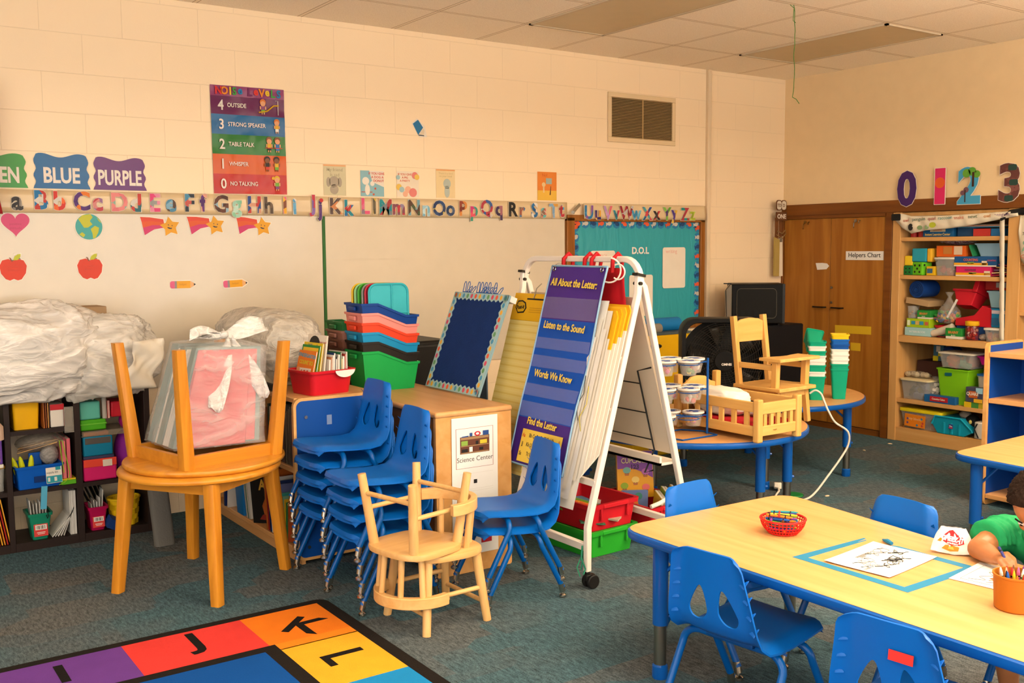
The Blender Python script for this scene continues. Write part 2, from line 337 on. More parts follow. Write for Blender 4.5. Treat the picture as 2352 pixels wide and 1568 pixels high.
# bulletin board
def fish(mb,x,y,s,k,rot=0):
    T=mb.T; M=Matrix.Translation((x,y,0))@Matrix.Rotation(rot,4,'Z')@Matrix.Diagonal((s,s,1,1)); mb.T=(T@M) if T else M
    mb.m(k).prism([(.5,.05),(.3,.25),(0,.3),(-.3,.12),(-.55,.3),(-.5,0),(-.55,-.3),(-.3,-.12),(0,-.28),(.3,-.22)],.004,.005+k*.0003); mb.T=T
t=thing('bulletin_board','teal bulletin board in an oak frame with a fish border','bulletin board',(-1.619,-.001,1.27),WA)
w2,h2=.68,.43
MB().bx(-w2,-w2+.07,-h2,h2,0,.028).bx(w2-.045,w2,-h2,h2,0,.028).bx(-w2,w2,h2-.045,h2,0,.028).bx(-w2,w2,-h2,-h2+.045,0,.028).build('frame',wood('#a8692a','#8a5018','Y',.4,6),t,bevel=.004)
def cloth():
    m,tt,b=nt('teal_paper'); N=tt.nodes; L=tt.links; b.inputs['Base Color'].default_value=lin('#2ba3ad'); b.inputs['Roughness'].default_value=.55
    tc=N.new('ShaderNodeTexCoord'); mp=N.new('ShaderNodeMapping'); mp.inputs['Scale'].default_value=(5,1.2,1); mp.inputs['Rotation'].default_value=(0,0,.25); L.new(tc.outputs['Object'],mp.inputs[0])
    nz=N.new('ShaderNodeTexNoise'); nz.inputs['Scale'].default_value=2.2; nz.inputs['Detail'].default_value=3; nz.inputs['Distortion'].default_value=.8; L.new(mp.outputs[0],nz.inputs['Vector'])
    bp=N.new('ShaderNodeBump'); bp.inputs['Distance'].default_value=.03; bp.inputs['Strength'].default_value=.35; L.new(nz.outputs[0],bp.inputs['Height']); L.new(bp.outputs[0],b.inputs['Normal']); return m
MB().bx(-w2+.06,w2-.04,-h2+.04,h2-.04,0,.006).build('backing_paper',cloth(),t)
b=MB(); random.seed(3)
for side in range(3):
    n=17 if side==0 else 11
    for i in range(n):
        f=(i+.5)/n
        if side==0: x,y=-w2+.07+f*(2*w2-.115),h2-.06
        elif side==1: x,y=w2-.062,h2-.05-f*.8
        else: x,y=-w2+.088,h2-.05-f*.8
        b.m(0).prism(circ(.036,8,x,y),.006,.0075)
        T=b.T; b.T=Matrix.Translation((0,0,.004)); fish(b,x,y,.055,1+(i%3),random.uniform(-.6,.6)); b.T=T
b.build('fish_border',[mat('#2f7fae'),mat('#e8603a'),mat('#c9c2b4'),mat('#274a78')],t)
b=MB().m(0).text('D.O.L',.068,(.026,.174,.009),0,.035); b.build('lettering',mat('#f3e9dd',.6),t)
for i,(x0,x1,z0,z1,wd,lb) in enumerate([(-2.075,-1.845,1.00,1.445,'Literacy','white laminated card headed Literacy, half behind the easel top'),(-1.372,-1.136,1.155,1.465,'writing','white laminated card headed writing, alone below the fish border'),(-1.707,-1.473,.954,1.262,'','lowest white laminated card, with one corner behind the easel leg')]):
    b=MB().m(0); rbx(b,x1-x0,z1-z0,.018,0,.003)
    if wd: b.m(1).text(wd,.042,(-.03,(z1-z0)/2-.035,.0035),0,0)
    tag(b.build('dry_erase_card',[mat('#f3e6d2',.3),mat('#efb7a8',.5)],loc=onA((x0+x1)/2,(z0+z1)/2,.0115),rot=WA),lb,'card')
# vent
t=thing('wall_vent','cream metal air vent with dark horizontal louvers high on the block wall','vent',(-1.578,-.001,2.405),WA)
b=MB(); W3,H3,w3,h3=.331,.177,.298,.142
b.bx(-W3,W3,h3,H3,0,.012).bx(-W3,W3,-H3,-h3,0,.012).bx(-W3,-w3,-h3,h3,0,.012).bx(w3,W3,-h3,h3,0,.012); b.build('frame',mat('#ecd0a4',.45),t,bevel=.003)
MB().bx(-w3,w3,-h3,h3,0,.002).build('duct_opening',mat('#15120d',.8),t)
b=MB()
for i in range(26):
    b.box((0,-h3+(i+.5)*2*h3/26,.007),(2*w3,.0030,.008),(rad(30),0,0))
b.bx(-.004,.004,-h3,h3,.009,.0125); b.build('louvers',mat('#c9a671',.45),t)
# ---------------------------------------------------------------- posters and signs
LAM=lambda h:mat(h,.2,spec=.22,bump=.35,bs=9,coat=.03,var=.1)
t=thing('noise_poster','tall laminated NOISE LEVELS poster with five coloured bands','poster',(-4.580,-.002,2.093),(pi/2,rad(-.4),0))
pw,ph=.434,.602; bands=['#984574','#6c2656','#0a66a0','#2f7a34','#dc5c14','#c62218']; hs=[.058,.1015,.1105,.1105,.1105,.111]
def wavy(mb,x0,x1,y0,y1,z,n=26,m=5):
    vs=[];fs=[]
    for j in range(m+1):
        for i in range(n+1):
            x=x0+(x1-x0)*i/n; y=y0+(y1-y0)*j/m
            vs.append((x,y,z+.0035*noise.noise((x*9,y*14,1.3))+.002*noise.noise((x*25,y*30,4))))
    for j in range(m):
        for i in range(n): a=j*(n+1)+i; fs.append((a,a+1,a+n+2,a+n+1))
    mb.add(vs,fs)
b=MB(); y=ph/2; ys=[]
for i,hh in enumerate(hs): wavy(b.m(i),-pw/2,pw/2,y-hh,y,.004); ys.append(y-hh/2); y-=hh
b.build('sheet',[LAM(c) for c in bands],t,ang=180)
b=MB(); tb=[]; xs=-.172; cc=['#e0322c','#ee8a23','#f3c52b','#3f9a3f','#1b7fb4','','#7b2b62','#e5382d','#ee8a23','#f3c52b','#3f9a3f','#1b7fb4']
for i,ch in enumerate('NOISe LeVeLS'):
    if ch==' ': tb.append(b); b=MB()
    else: b.m(i).text(ch,.058,(xs,ys[0],.0115),0,.04,sx=.9)
    xs+={'I':.024,' ':.024}.get(ch,.034)
for b in tb+[b]: b.build('lettering',[mat(c or '#ffffff',.4) for c in cc],t)
wh=mat('#f4e7da',.4)
for i,(n,wd) in enumerate([('4','OUTSIDE'),('3','STRONG SPEAKER'),('2','TABLE TALK'),('1','WHISPER'),('0','NO TALKING')]):
    b=MB().text(n,.078,(-.162,ys[i+1],.0115),0,.02,sx=.85)
    b.text(wd,.033,(-.125,ys[i+1]-.010,.0115),0,.014,al='LEFT',sx=.82); b.build('lettering',wh,t)
# small drawn children
def kid(x,y,skin,hair,top,bot,s=1,extra=None):
    b=MB(); b.m(hair).prism(circ(.0180*s,14,x,y+.033*s),.0106,.0109); b.m(skin).prism(circ(.0150*s,14,x,y+.024*s),.0112,.0115)
    b.m(top).bx(x-.011*s,x+.011*s,y-.010*s,y+.013*s,.0112,.0115); b.m(skin).bx(x-.019*s,x-.012*s,y-.008*s,y+.010*s,.0112,.0115).bx(x+.012*s,x+.019*s,y-.008*s,y+.010*s,.0112,.0115)
    b.m(bot).bx(x-.011*s,x+.011*s,y-.026*s,y-.010*s,.0112,.0115); b.m(skin).bx(x-.009*s,x-.003*s,y-.036*s,y-.026*s,.0112,.0115).bx(x+.003*s,x+.009*s,y-.036*s,y-.026*s,.0112,.0115)
    if extra: extra(b)
    b.build('drawn_child',[mat(c,.35) for c in cols],t)
cols=['#e9a678','#8a5433','#d9762b','#2b2321','#e9b32a','#7ab23a','#8e4a78','#3273b4','#d8412f','#f0e6dc']
b=MB()
kid(.085,ys[1]-.004,0,2,6,5); b.m(4).tube([(.06,ys[1]-.03,.0110),(.11,ys[1]-.02,.0110),(.15,ys[1]+.012,.0110),(.18,ys[1]+.014,.0110)],.004,4); b.m(9).tube([(.176,ys[1]-.04,.0110),(.176,ys[1]+.04,.0110),(.16,ys[1]+.04,.0110)],.002,4)
b.build('drawn_slide',[mat(c,.35) for c in cols],t)
kid(.165,ys[2]-.004,0,2,4,9,.95); kid(.115,ys[3],0,1,4,3,1,lambda b:b.m(8).bx(.09,.145,ys[3]-.015,ys[3]-.011,.0117,.012)); kid(.165,ys[3],0,1,7,7,1,lambda b:b.m(8).bx(.14,.195,ys[3]-.015,ys[3]-.011,.0117,.012))
kid(.100,ys[4],1,3,3,8); kid(.156,ys[4],1,3,4,5); kid(.155,ys[5],0,4,5,6,1,lambda b:b.m(4).prism(circ(.009,10,.132,ys[5]+.036),.0112,.0115))
# colour-word signs
def sign(word,x0,x1,z0,z1,h,tw,lb):
    w,h_=x1-x0,z1-z0; P=[]
    for i in range(25): f=i/24; P.append((-w/2+w*f, -h_/2))
    for i in range(1,13): f=i/12; P.append((w/2-.012*sin(f*pi*2.2)**2-.006*f, -h_/2+h_*(.84*f)))
    for i in range(25): f=i/24; P.append((w/2-.006-(w-.012)*f, h_/2-.010+.010*cos((f-.18)*pi*2.9)-(.024*(max(0,abs(f-.5)-.44)/.06)**2)))
    for i in range(1,13): f=i/12; P.append((-w/2+.006*(1-f)+.012*sin((1-f)*pi*2.2)**2, -h_/2+h_*(.84*(1-f))))
    t=thing('color_sign',lb,'sign',((x0+x1)/2,-.002,(z0+z1)/2),WA)
    MB().prism(P,0,.0022).build('card',LAM(h),t)
    MB().text(word,.108,(0,-.022,.003),0,.03,sx=tw*1.05).build('lettering',mat('#f4e6d6',.4),t)
sign('GREEN',-6.06,-5.752,1.795,1.966,'#3f9a3a',.66,'green wavy colour sign cut off by the picture edge beside the flag')
sign('BLUE',-5.727,-5.452,1.795,1.975,'#0a639c',.70,'blue wavy colour sign reading BLUE')
sign('PURPLE',-5.437,-5.163,1.795,1.968,'#6a2a72',.60,'purple wavy colour sign reading PURPLE')
# alphabet borders
def strip(x0,x1,z0,z1,lb,yo=-.020):
    b=MB(); n=60; vs=[];fs=[]
    for j in range(5):
        for i in range(n+1):
            x=x0+(x1-x0)*i/n; z=z0+(z1-z0)*j/4; vs.append((x,yo-.004*noise.noise((x*3,z*8,2))-.002*sin(j*1.3),z))
    for j in range(4):
        for i in range(n): a=j*(n+1)+i; fs.append((a,a+1,a+n+2,a+n+1))
    b.add(vs,fs); o=b.build('alphabet_strip',mat('#e3c79c',.22,coat=.3,bump=.1,bs=5),ang=180)
    so=o.modifiers.new('thick','SOLIDIFY'); so.thickness=.001; return tag(o,lb,'border')
strip(-6.25,-2.292,1.669,1.786,'long laminated alphabet border strip from a to t above the whiteboards')
strip(-2.155,-.942,1.672,1.782,'shorter laminated alphabet border strip from u to z over the bulletin board',-.036)
LET={}
for tkn in "a-5.811,1.715 B-5.698,1.735 b-5.611,1.732 C-5.503,1.733 c-5.425,1.716 D-5.314,1.731 d-5.230,1.729 E-5.128,1.731 e-5.044,1.717 F-4.941,1.734 f-4.865,1.736 G-4.764,1.731 g-4.675,1.704 H-4.571,1.730 h-4.485,1.728 I-4.386,1.730 i-4.326,1.724 J-4.215,1.731 j-4.168,1.701 K-4.059,1.730 k-3.972,1.721 L-3.863,1.734 l-3.804,1.735 M-3.726,1.730 m-3.634,1.717 N-3.524,1.730 n-3.436,1.711 O-3.339,1.729 o-3.255,1.714 P-3.157,1.730 p-3.073,1.697 Q-2.973,1.731 q-2.876,1.704 R-2.758,1.730 r-2.683,1.713 S-2.581,1.727 s-2.503,1.710 T-2.418,1.725 t-2.347,1.726 U-2.115,1.718 u-2.032,1.700 V-1.939,1.717 v-1.859,1.702 W-1.761,1.719 w-1.667,1.704 X-1.560,1.715 x-1.463,1.703 Y-1.359,1.717 y-1.283,1.697 Z-1.174,1.716 z-1.092,1.704".split():
    c=tkn[0]; x,z=tkn[1:].split(','); LET[c]=(float(x),float(z))
LC=dict(a='3c3532 8a7f74 2b2624',B='1f74a8 c43a2c d8d0c4',b='d5392e ef6a2e d8cfc0',C='5a2f78 e87a2a 4c2868',c='c2454f 9a6f96 d98a84',D='e98a86 e07a7c 8fb5a2',d='2d6a74 c83f34 ded4c6',E='e2447c e58fa8 9c9c98',e='4f8cab 5a4134 86b4cc',F='4c8fb0 2c3440 c65a50',f='6a357e e0a08a 54296a',G='6b4030 523226 9ab7c4',g='a6d3bc 8cc7a4 c4e4d2',H='2a4c8e c43c34 d29a7c',h='5d4a3a 7a604a 42342a',I='efb02c e46a80 8a5034',i='5fa2cc e8e0d4 6cb0d6',J='8c6aae c8374a 7a5a9c',j='5a3478 4c2a6a 66407e',K='5a4640 6c564c d98a54',k='1f8c9c 2a70a8 c83a34',L='e2567c 8f7a86 e07090',l='5b5340 cfae3a 6a5f48',M='1f8f96 b03a3a 77848a',m='8a4a58 9a86a0 c03a44',N='5c4030 6fa2b0 4a5a3a',n='a2cbd8 7fb6cc c2dfe4',O='2c3f66 34507e c4b060',o='34486a 5a6a84 2a3c5c',P='9c4a34 d98a44 7d3828',p='d6407c 3f9a86 e85a6a',Q='b8404a 3d5f9a d8cab8',q='4a3558 a86a74 3c2c4a',R='2a2826 3a3734 232120',r='8a6a5c 5f7a9a 9c5a4a',S='2f6ea2 e6ddd0 255a8c',s='66b2b0 d97a6c 8a6a5a',T='8fb0cc d9a04a 7fa2c0',t='bd3d44 4fa0c0 a8343c',U='2f78a8 8a5a9c 4f94bd',u='3f3468 e0a23a 5a3a70',V='b48cc0 e06a72 c99ac8',v='3a8a9a c83a3c 2f6f80',W='a8303a 8c2832 bfb8b4',w='4a9abf 6fb4ce 3a84ac',X='4aa2a8 34548e d0484c',x='2f2a2a c83a38 45403e',Y='7fb84a 6aa43a 5a3f70',y='4f3a86 e0b53a 5c4794',Z='2f8f86 b8404a a83a44',z='b4c23a c6d05a 9aa830')
LD=dict(a='grey patterned',B='blue with a red barn',b='red and white dotted',C='purple with an orange cat',c='red crescent shaped',D='pink sprinkled',d='teal and red',E='pink with a grey elephant',e='blue and brown round',F='blue with a striped flag',f='purple with a pink shape',G='brown fence patterned',g='pale green leafy',H='navy and red',h='brown bark patterned',I='yellow with an ice cream',i='light blue and white',J='lilac with bright patches',j='deep purple with a red dot',K='dark brown with an orange hammer',k='teal and blue kite coloured',L='pink and grey',l='yellow and brown narrow',M='teal with red spots',m='red and grey mitten coloured',N='brown and blue nest',n='pale ice blue',O='navy night sky',o='slate blue round',P='brown pretzel',p='magenta and green',Q='patchwork quilt',q='dark violet',R='black road striped',r='brown and grey blue',S='blue with a white snowman',s='aqua and coral',T='grey blue and tan',t='red and blue',U='blue and violet',u='indigo with gold spots',V='lilac and rose',v='teal and red small',W='crimson with a grey web',w='sky blue wavy',X='teal, navy and red',x='black and red small',Y='lime green',y='violet with a yellow patch',Z='green and crimson zigzag',z='yellow green')
for c,(x,z) in LET.items():
    b=MB(); low=c.islower(); bb=.035
    b.m(0).text(c,.130,(0,0,0),0,bb+.017,.0012,.92); b.m(1).text(c,.130,(0,0,.0012),0,bb-.001,.0012,.92)
    if c=='j': b.m(2).prism(circ(.012,12,.012,.062),0,.0022)
    cs=['#'+k for k in LC[c].split()]
    o=b.build('letter_cutout',[mat('#e6d6bd',.6),patch(cs,24,.4),mat('#cf3a3a')],loc=onA(x,z,.0275 if x<-2.2 else .0435),rot=WA)
    tag(o,('%s lowercase %s cutout on the alphabet border' if low else '%s capital %s cutout on the alphabet border')%(LD[c],c),'letter','alphabet letter cutouts')
# metal clip strip at the oak frame corner
t=thing('clip','silver metal hook sticking up at the corner of the oak frame','hook',(-2.25,-.034,1.715))
MB().box((.025,-.006,.03),(.022,.004,.085),(0,rad(48),0)).build('blade',STEEL,t); MB().cyl((0,0,0),(-.012,-.012,.002),.012).build('knob',STEEL,t)
# stickers on the whiteboard
def heart():
    P=[]
    for i in range(48):
        a=2*pi*i/48; P.append((16*sin(a)**3/32,(13*cos(a)-5*cos(2*a)-2*cos(3*a)-cos(4*a)+2.5)/32))
    return P
def off(P,d):  # outward offset about centroid
    cx=sum(p[0] for p in P)/len(P); cy=sum(p[1] for p in P)/len(P); o=[]
    for x,y in P:
        l=math.hypot(x-cx,y-cy) or 1; o.append((x+(x-cx)/l*d,y+(y-cy)/l*d))
    return o
def sc(P,sx,sy=None,dx=0,dy=0): return [(x*sx+dx,y*(sy or sx)+dy) for x,y in P]
EDGE=mat('#f1e4d2',.4)
def sticker(name,label,cat,x,z,draw,group=None,rot=0,mats=()):
    b=MB(); draw(b); o=b.build(name,[EDGE]+[mat(c,.3) for c in mats],loc=onA(x,z,.0135),rot=(pi/2,-rot,0)); tag(o,label,cat,group); return o
def d_heart(b):
    P=sc(heart(),.132,.132); b.m(0).prism(off(P,.005),0,.001); b.m(1).prism(P,.001,.002); b.m(2).text('positive',.018,(0,.005,.0022)); b.m(2).text('attitude',.018,(0,-.014,.0022))
sticker('heart_cutout','pink paper heart at the whiteboard edge under the letter a','sticker',-5.822,1.606,d_heart,mats=['#d64a76','#b83a60'])
def d_earth(b):
    b.m(0).prism(circ(.072,36),0,.001); b.m(1).prism(circ(.067,36),.001,.002)
    b.m(2).prism([(-.052,.040),(-.03,.06),(.01,.066),(.02,.05),(.005,.03),(.018,.012),(-.005,-.004),(-.025,-.005),(-.04,.02)],.002,.0026)
    b.prism([(.008,-.012),(.03,.005),(.05,-.005),(.045,-.03),(.03,-.058),(.018,-.062),(.016,-.035)],.002,.0026).prism([(-.05,-.04),(-.035,-.028),(-.02,-.042),(-.03,-.056)],.002,.0026).prism([(.04,.05),(.055,.035),(.062,.02),(.05,.03)],.002,.0026)
sticker('globe_cutout','round blue and green earth cutout on the whiteboard below letter C','sticker',-5.471,1.600,d_earth,mats=['#45aaa4','#c5c42a'])
def d_apple(b):
    P=[(.0,.033),(.022,.043),(.048,.035),(.062,.008),(.056,-.03),(.036,-.06),(.018,-.066),(0,-.058),(-.018,-.066),(-.038,-.058),(-.058,-.03),(-.064,.008),(-.05,.036),(-.022,.043)]
    b.m(0).prism(off(P,.005),0,.001); b.m(1).prism(P,.001,.002); b.m(2).prism([(-.018,.052),(-.010,.048),(-.002,.028),(-.008,.03)],.002,.003); b.m(0).prism([(-.004,.034),(.004,.072),(.04,.073),(.036,.04),(.012,.03)],0,.001); b.m(3).prism([(0,.036),(.008,.056),(.022,.066),(.036,.068),(.034,.052),(.02,.037)],.002,.003)
    b.m(4).text('attentive',.016,(-.004,.004,.0025)); b.m(4).text('listener',.016,(-.004,-.012,.0025))
AC=['#dc3c18','#8a4a26','#c3c326','#d8431f']
sticker('apple_cutout','red paper apple below the pink heart','sticker',-5.842,1.393,d_apple,mats=AC); sticker('apple_cutout','red paper apple below the earth cutout','sticker',-5.474,1.391,d_apple,mats=AC)
def d_pencil(b):
    P=rrect(.118,.042,.008); b.m(0).prism([(-.072,-.025),(.045,-.025),(.078,-.004),(.078,.004),(.045,.025),(-.072,.025)],0,.001)
    b.m(1).prism(rrect(.034,.04,.012,5,-.051,0),.001,.002); b.m(2).bx(-.043,-.031,-.02,.02,.0012,.0022); b.m(3).bx(-.031,.043,-.02,.02,.001,.002); b.m(4).prism([(.043,-.02),(.065,-.006),(.065,.006),(.043,.02)],.001,.002); b.m(5).prism([(.063,-.007),(.074,0),(.063,.007)],.001,.0024); b.m(6).text('helper',.016,(.004,0,.0023))
PC=['#e3608a','#9a8c8a','#f0a91e','#f0b478','#2a2320','#cf8c14']
sticker('pencil_cutout','yellow pencil cutout with a pink eraser, nearer to the apples','sticker',-4.994,1.283,d_pencil,mats=PC); sticker('pencil_cutout','yellow pencil cutout nearer the green divider strip','sticker',-4.695,1.281,d_pencil,mats=PC,rot=.04)
def d_star(b):
    St=[]
    for i in range(10):
        a=pi/2+i*pi/5+.15; r=.056 if i%2==0 else .031; St.append((.055+r*cos(a),-.004+r*sin(a)))
    T=[(-.103,.048),(-.05,.046),(.02,.036),(.03,-.008),(-.03,-.018),(-.082,-.05)]
    b.m(0).prism(off(T,.005),0,.001).prism(off(St,.005),0,.0011)
    b.m(1).prism([(-.103,.048),(-.05,.046),(.02,.036),(.022,.02),(-.05,.026),(-.096,.022)],.001,.002); b.m(2).prism([(-.096,.022),(-.05,.026),(.022,.02),(.026,.004),(-.04,.004),(-.09,-.010)],.001,.002); b.m(3).prism([(-.09,-.010),(-.04,.004),(.026,.004),(.03,-.008),(-.03,-.018),(-.082,-.05)],.001,.002)
    b.m(4).prism(St,.0012,.0026); b.m(5).prism([(.038,-.008),(.05,-.016),(.062,-.016),(.066,-.010),(.056,-.010),(.046,-.006)],.0026,.003).prism(circ(.003,8,.046,.006),.0026,.003).prism(circ(.003,8,.066,.002),.0026,.003)
SC=['#e04426','#e2581c','#d2346c','#eba40e','#30303c']
sticker('shooting_star_cutout','smiling shooting star cutout closest to the earth','sticker',-5.105,1.606,d_star,mats=SC); sticker('shooting_star_cutout','smiling shooting star cutout second from the earth','sticker',-4.852,1.613,d_star,mats=SC,rot=.03); sticker('shooting_star_cutout','smiling shooting star cutout touching the lowercase g','sticker',-4.575,1.610,d_star,mats=SC,rot=-.03)
def d_book(b):
    b.m(0).prism([(-.02,.062),(.035,.02),(.052,-.05),(.0,-.055),(-.058,.03)],0,.001); b.m(1).prism([(-.05,.028),(-.012,.055),(.024,.008),(-.012,-.04)],.001,.002); b.m(2).prism([(.024,.004),(.034,-.012),(.03,-.036),(-.008,-.04)],.001,.002); b.m(3).prism([(-.01,-.038),(.03,-.04),(.03,-.046),(-.008,-.044)],.002,.003)
o=sticker('book_cutout','small blue book cutout alone high on the block wall','sticker',-3.46,2.228,d_book,mats=['#1a76a8','#e6d3b2','#24384a']); o.location.y=-.002
# book covers above the alphabet (plain generic pictures)
def cover(label,x0,x1,z0,z1,bg,draw,mats):
    w,h=x1-x0,z1-z0; b=MB(); b.m(0).bx(-w/2,w/2,-h/2,h/2,0,.001); draw(b,w,h)
    tag(b.build('book_cover_print',[mat(bg,.35)]+[mat(c,.4) for c in mats],loc=onA((x0+x1)/2,(z0+z1)/2,.002),rot=WA),label,'picture','book cover prints above the alphabet')
def c1(b,w,h):
    b.m(1).bx(-w/2,w/2,h/2-.01,h/2,.001,.0016); b.m(2).text('My friend',.028,(0,.06,.0015),0,.01); b.text('is sad',.028,(0,.032,.0015),0,.01); b.m(3).prism(circ(.034,18,-.005,-.01),.001,.002).prism(circ(.028,18,-.005,-.055,.03),.001,.002).prism(circ(.014,10,-.042,-.012,.03),.001,.002).prism(circ(.014,10,.032,-.012,.03),.001,.002)
cover('faded greenish book cover with a grey animal above letter K',-4.127,-3.98,1.795,1.979,'#d8cca4',c1,['#efb27c','#bcae8c','#b3a48e'])
def c2(b,w,h):
    b.m(1).prism([(-w/2,h/2),(-.02,h/2),(.0,.01),(w/2,-.02),(w/2,-h/2),(-w/2,-h/2)],.001,.0014); b.m(2).text('IF YOU GIVE',.02,(.03,.062,.0015),0,.02); b.text('A DOG A',.02,(.036,.04,.0015),0,.02); b.text('DONUT',.02,(.044,.018,.0015),0,.02)
    b.m(3).prism(circ(.024,16,-.045,.015),.0014,.002).prism(circ(.017,14,-.034,-.038,.034),.0014,.002).prism(circ(.015,16,0,0),.0014,.002); b.m(4).prism(circ(.007,8,.02,-.03),.0014,.002).prism(circ(.007,8,.008,-.066),.0014,.002).prism([(-.075,-.05),(0,-.05),(0,-.055),(-.075,-.055)],.0014,.0018)
cover('blue and white IF YOU GIVE A DOG A DONUT cover print',-3.883,-3.722,1.795,1.952,'#f0e2cf',c2,['#8fbcc4','#e05a44','#f4ead8','#c85a3a'])
def c3(b,w,h):
    b.m(2).text('IF YOU GIVE',.018,(-.022,.06,.0015),0,.02); b.text('A PIG',.018,(-.022,.04,.0015),0,.02); b.text('A PARTY',.018,(-.022,.02,.0015),0,.02)
    for i,(x,y,r,k) in enumerate([(.05,.055,.022,1),(.065,.045,.018,3),(-.065,-.02,.02,3),(-.045,-.035,.018,4),(.0,-.035,.022,5),(.035,-.07,.028,1),(-.07,.04,.014,4),(-.02,-.065,.018,5)]): b.m(k).prism(circ(r,16,x,max(y,-h/2+r)),.001+i*.0001,.0016+i*.0001)
cover('cream IF YOU GIVE A PIG A PARTY cover print with balloons',-3.63,-3.473,1.797,1.958,'#f3e2c8',c3,['#e8837a','#dd6a50','#f0c458','#a9c8c8','#f2b594'])
def c4(b,w,h):
    b.m(1).bx(-w/2,w/2,h/2-.009,h/2,.001,.0016); b.m(2).text('There is a bird',.018,(0,.066,.0015)); b.text('on your head',.018,(0,.046,.0015)); b.m(3).prism(circ(.028,18,.01,.0,.032),.001,.002).prism(circ(.02,14,.01,-.05,.04),.001,.002)
cover('pale yellow faded cover print with a blue grey figure',-3.345,-3.203,1.797,1.979,'#f2d6a0',c4,['#efaa6c','#d8bf8c','#bcc3b6'])
def c5(b,w,h):
    b.m(1).bx(-w/2,w/2,-h/2,-.03,.001,.0014); b.m(2).bx(-.01,.04,.015,.055,.001,.002); b.m(3).text('No!',.03,(-.02,.076,.0015)); b.m(4).prism(circ(.016,12,-.03,.01),.0014,.002); b.m(5).prism([(.02,-.06),(.03,0),(.034,0),(.03,-.06)],.0014,.002); b.m(4).bx(-.036,-.024,-.045,-.006,.0014,.002)
cover('orange and yellow book cover print alone above the letter S',-2.537,-2.372,1.797,1.992,'#ee8a3a',c5,['#f2bf4a','#a9b9ae','#d8662a','#f0cf96','#5a4430'])
# flag hanging at the far edge
t=thing('flag','edge of a red and white striped flag hanging at the picture edge','flag',(-5.985,-.10,1.82))
b=MB()
for k in range(5):
    n=12; vs=[];fs=[]
    for j in range(n+1):
        z=.50-j*.66/n
        for i in range(2):
            x=-.18+(k+i)*.05+.03*sin(j*.5)*.4+ (.05*(j/n)); vs.append((x-.02,.02*sin(k*2+i*2+j*.3),z+.0))
    for j in range(n): fs.append((2*j,2*j+1,2*j+3,2*j+2))
    b.m(k%2).add(vs,fs)
b.build('cloth',[mat('#c22a33',.7),mat('#efe2d4',.7)],t,ang=180).modifiers.new('thick','SOLIDIFY').thickness=.003
MB().cyl((-.32,0,.50),(-.10,-.02,.56),.009).build('pole',BRASS if 'BRASS' in globals() else STEEL,t)
# ---------------------------------------------------------------- ceiling panels and string
for (x0,x1,y0,y1,lb) in [(-3.026,-2.413,-1.789,-.562,'unlit ceiling light panel nearer the letter poster'),(-1.1855,-.572,-1.789,-.562,'unlit ceiling light panel near the room corner')]:
    t=thing('ceiling_light',lb,'ceiling light',((x0+x1)/2,(y0+y1)/2,H)); w,d=(x1-x0)/2-.012,(y1-y0)/2-.012
    MB().bx(-w,w,-d,-d+.02,-.010,0).bx(-w,w,d-.02,d,-.010,0).bx(-w,-w+.02,-d,d,-.010,0).bx(w-.02,w,-d,d,-.010,0).build('frame',mat('#d9c5a6',.5),t)
    MB().bx(-w+.02,w-.02,-d+.02,d-.02,-.006,0).build('diffuser',mat('#dcc49a',.35,bump=.3,bs=300),t)
pts=[]; random.seed(5)
for i in range(30):
    f=i/29; pts.append((-2.042+.012*sin(f*9)+.008*noise.noise((f*8,0,0)),-1.789+.010*sin(f*7+1),H-.512*f))
pts+=[(-2.03,-1.80,H-.525),(-2.015,-1.81,H-.55)]
tag(MB().tube(pts,.0022,5).tube([(-2.07,-1.78,H-.004),(-2.045,-1.786,H-.02),(-2.055,-1.79,H-.09),(-2.035,-1.79,H-.10)],.0022,5).build('string',mat('#4f7a34',.7)),'thin green string dangling from the ceiling grid','string')
# ---------------------------------------------------------------- built-in cupboard and bookshelf on the right wall
o=MB().bx(-.022,.0,-4.25,0,1.712,1.803).bx(-.022,.0,-4.25,-2.62,0,.10).build('trim_2',OAKD,bevel=.004); o['kind']='structure'
t=thing('cupboard','built-in oak veneer cupboard with two tall doors beside the corner','cupboard',(0,0,0))
MB().bx(.0,.55,-1.045,-.0,0,.045).bx(.03,.55,-1.045,0,.045,1.71).build('carcass',OAKD,t)
MB().bx(-.018,.03,-.02,0,.0,1.71).bx(-.018,.03,-1.05,-.988,0,1.735).bx(-.018,.03,-1.0,-.0,1.685,1.72).build('face_frame',OAKD,t,bevel=.003)
for (y0,y1,hy) in ((-.486,-.022,(-.455,-.335)),(-.986,-.490,(-.621,-.514))):
    d=MB().bx(-.006,.02,y0,y1,.05,1.684).build('door',OAK,t,bevel=.002)
    MB().tube([(-.006,hy[0],.977),(-.03,hy[0]+.008,.977),(-.03,hy[1]-.008,.977),(-.006,hy[1],.977)],.006,8).build('handle',mat('#2a1c10',.4,.6),d)
    yc=(y0+y1)/2+.02
    HK=mat('#8a6a3a',.35,1) if y0<-.4 and y0>-.49 else STEEL
    MB().tube([(-.006,yc-.04,1.66),(-.03,yc-.045,1.655),(-.035,yc-.05,1.64)],.004,6).build('coat_hook',HK,d)
    MB().tube([(-.006,yc,1.66),(-.028,yc,1.64),(-.03,yc,1.615),(-.015,yc+.012,1.605)],.004,6).cyl((-.002,yc,1.66),(-.012,yc,1.66),.012).build('coat_hook',HK,d)
    if y0<-.49:
        for z in (1.136,1.018): MB().cyl((-.002,-.508,z),(-.012,-.508,z),.010).build('lock',STEEL,d)
b=MB().m(0).bx(-.17,.17,-.034,.034,0,.001); b.m(1).text('Helpers Chart',.05,(0,0,.0015),0,.008)
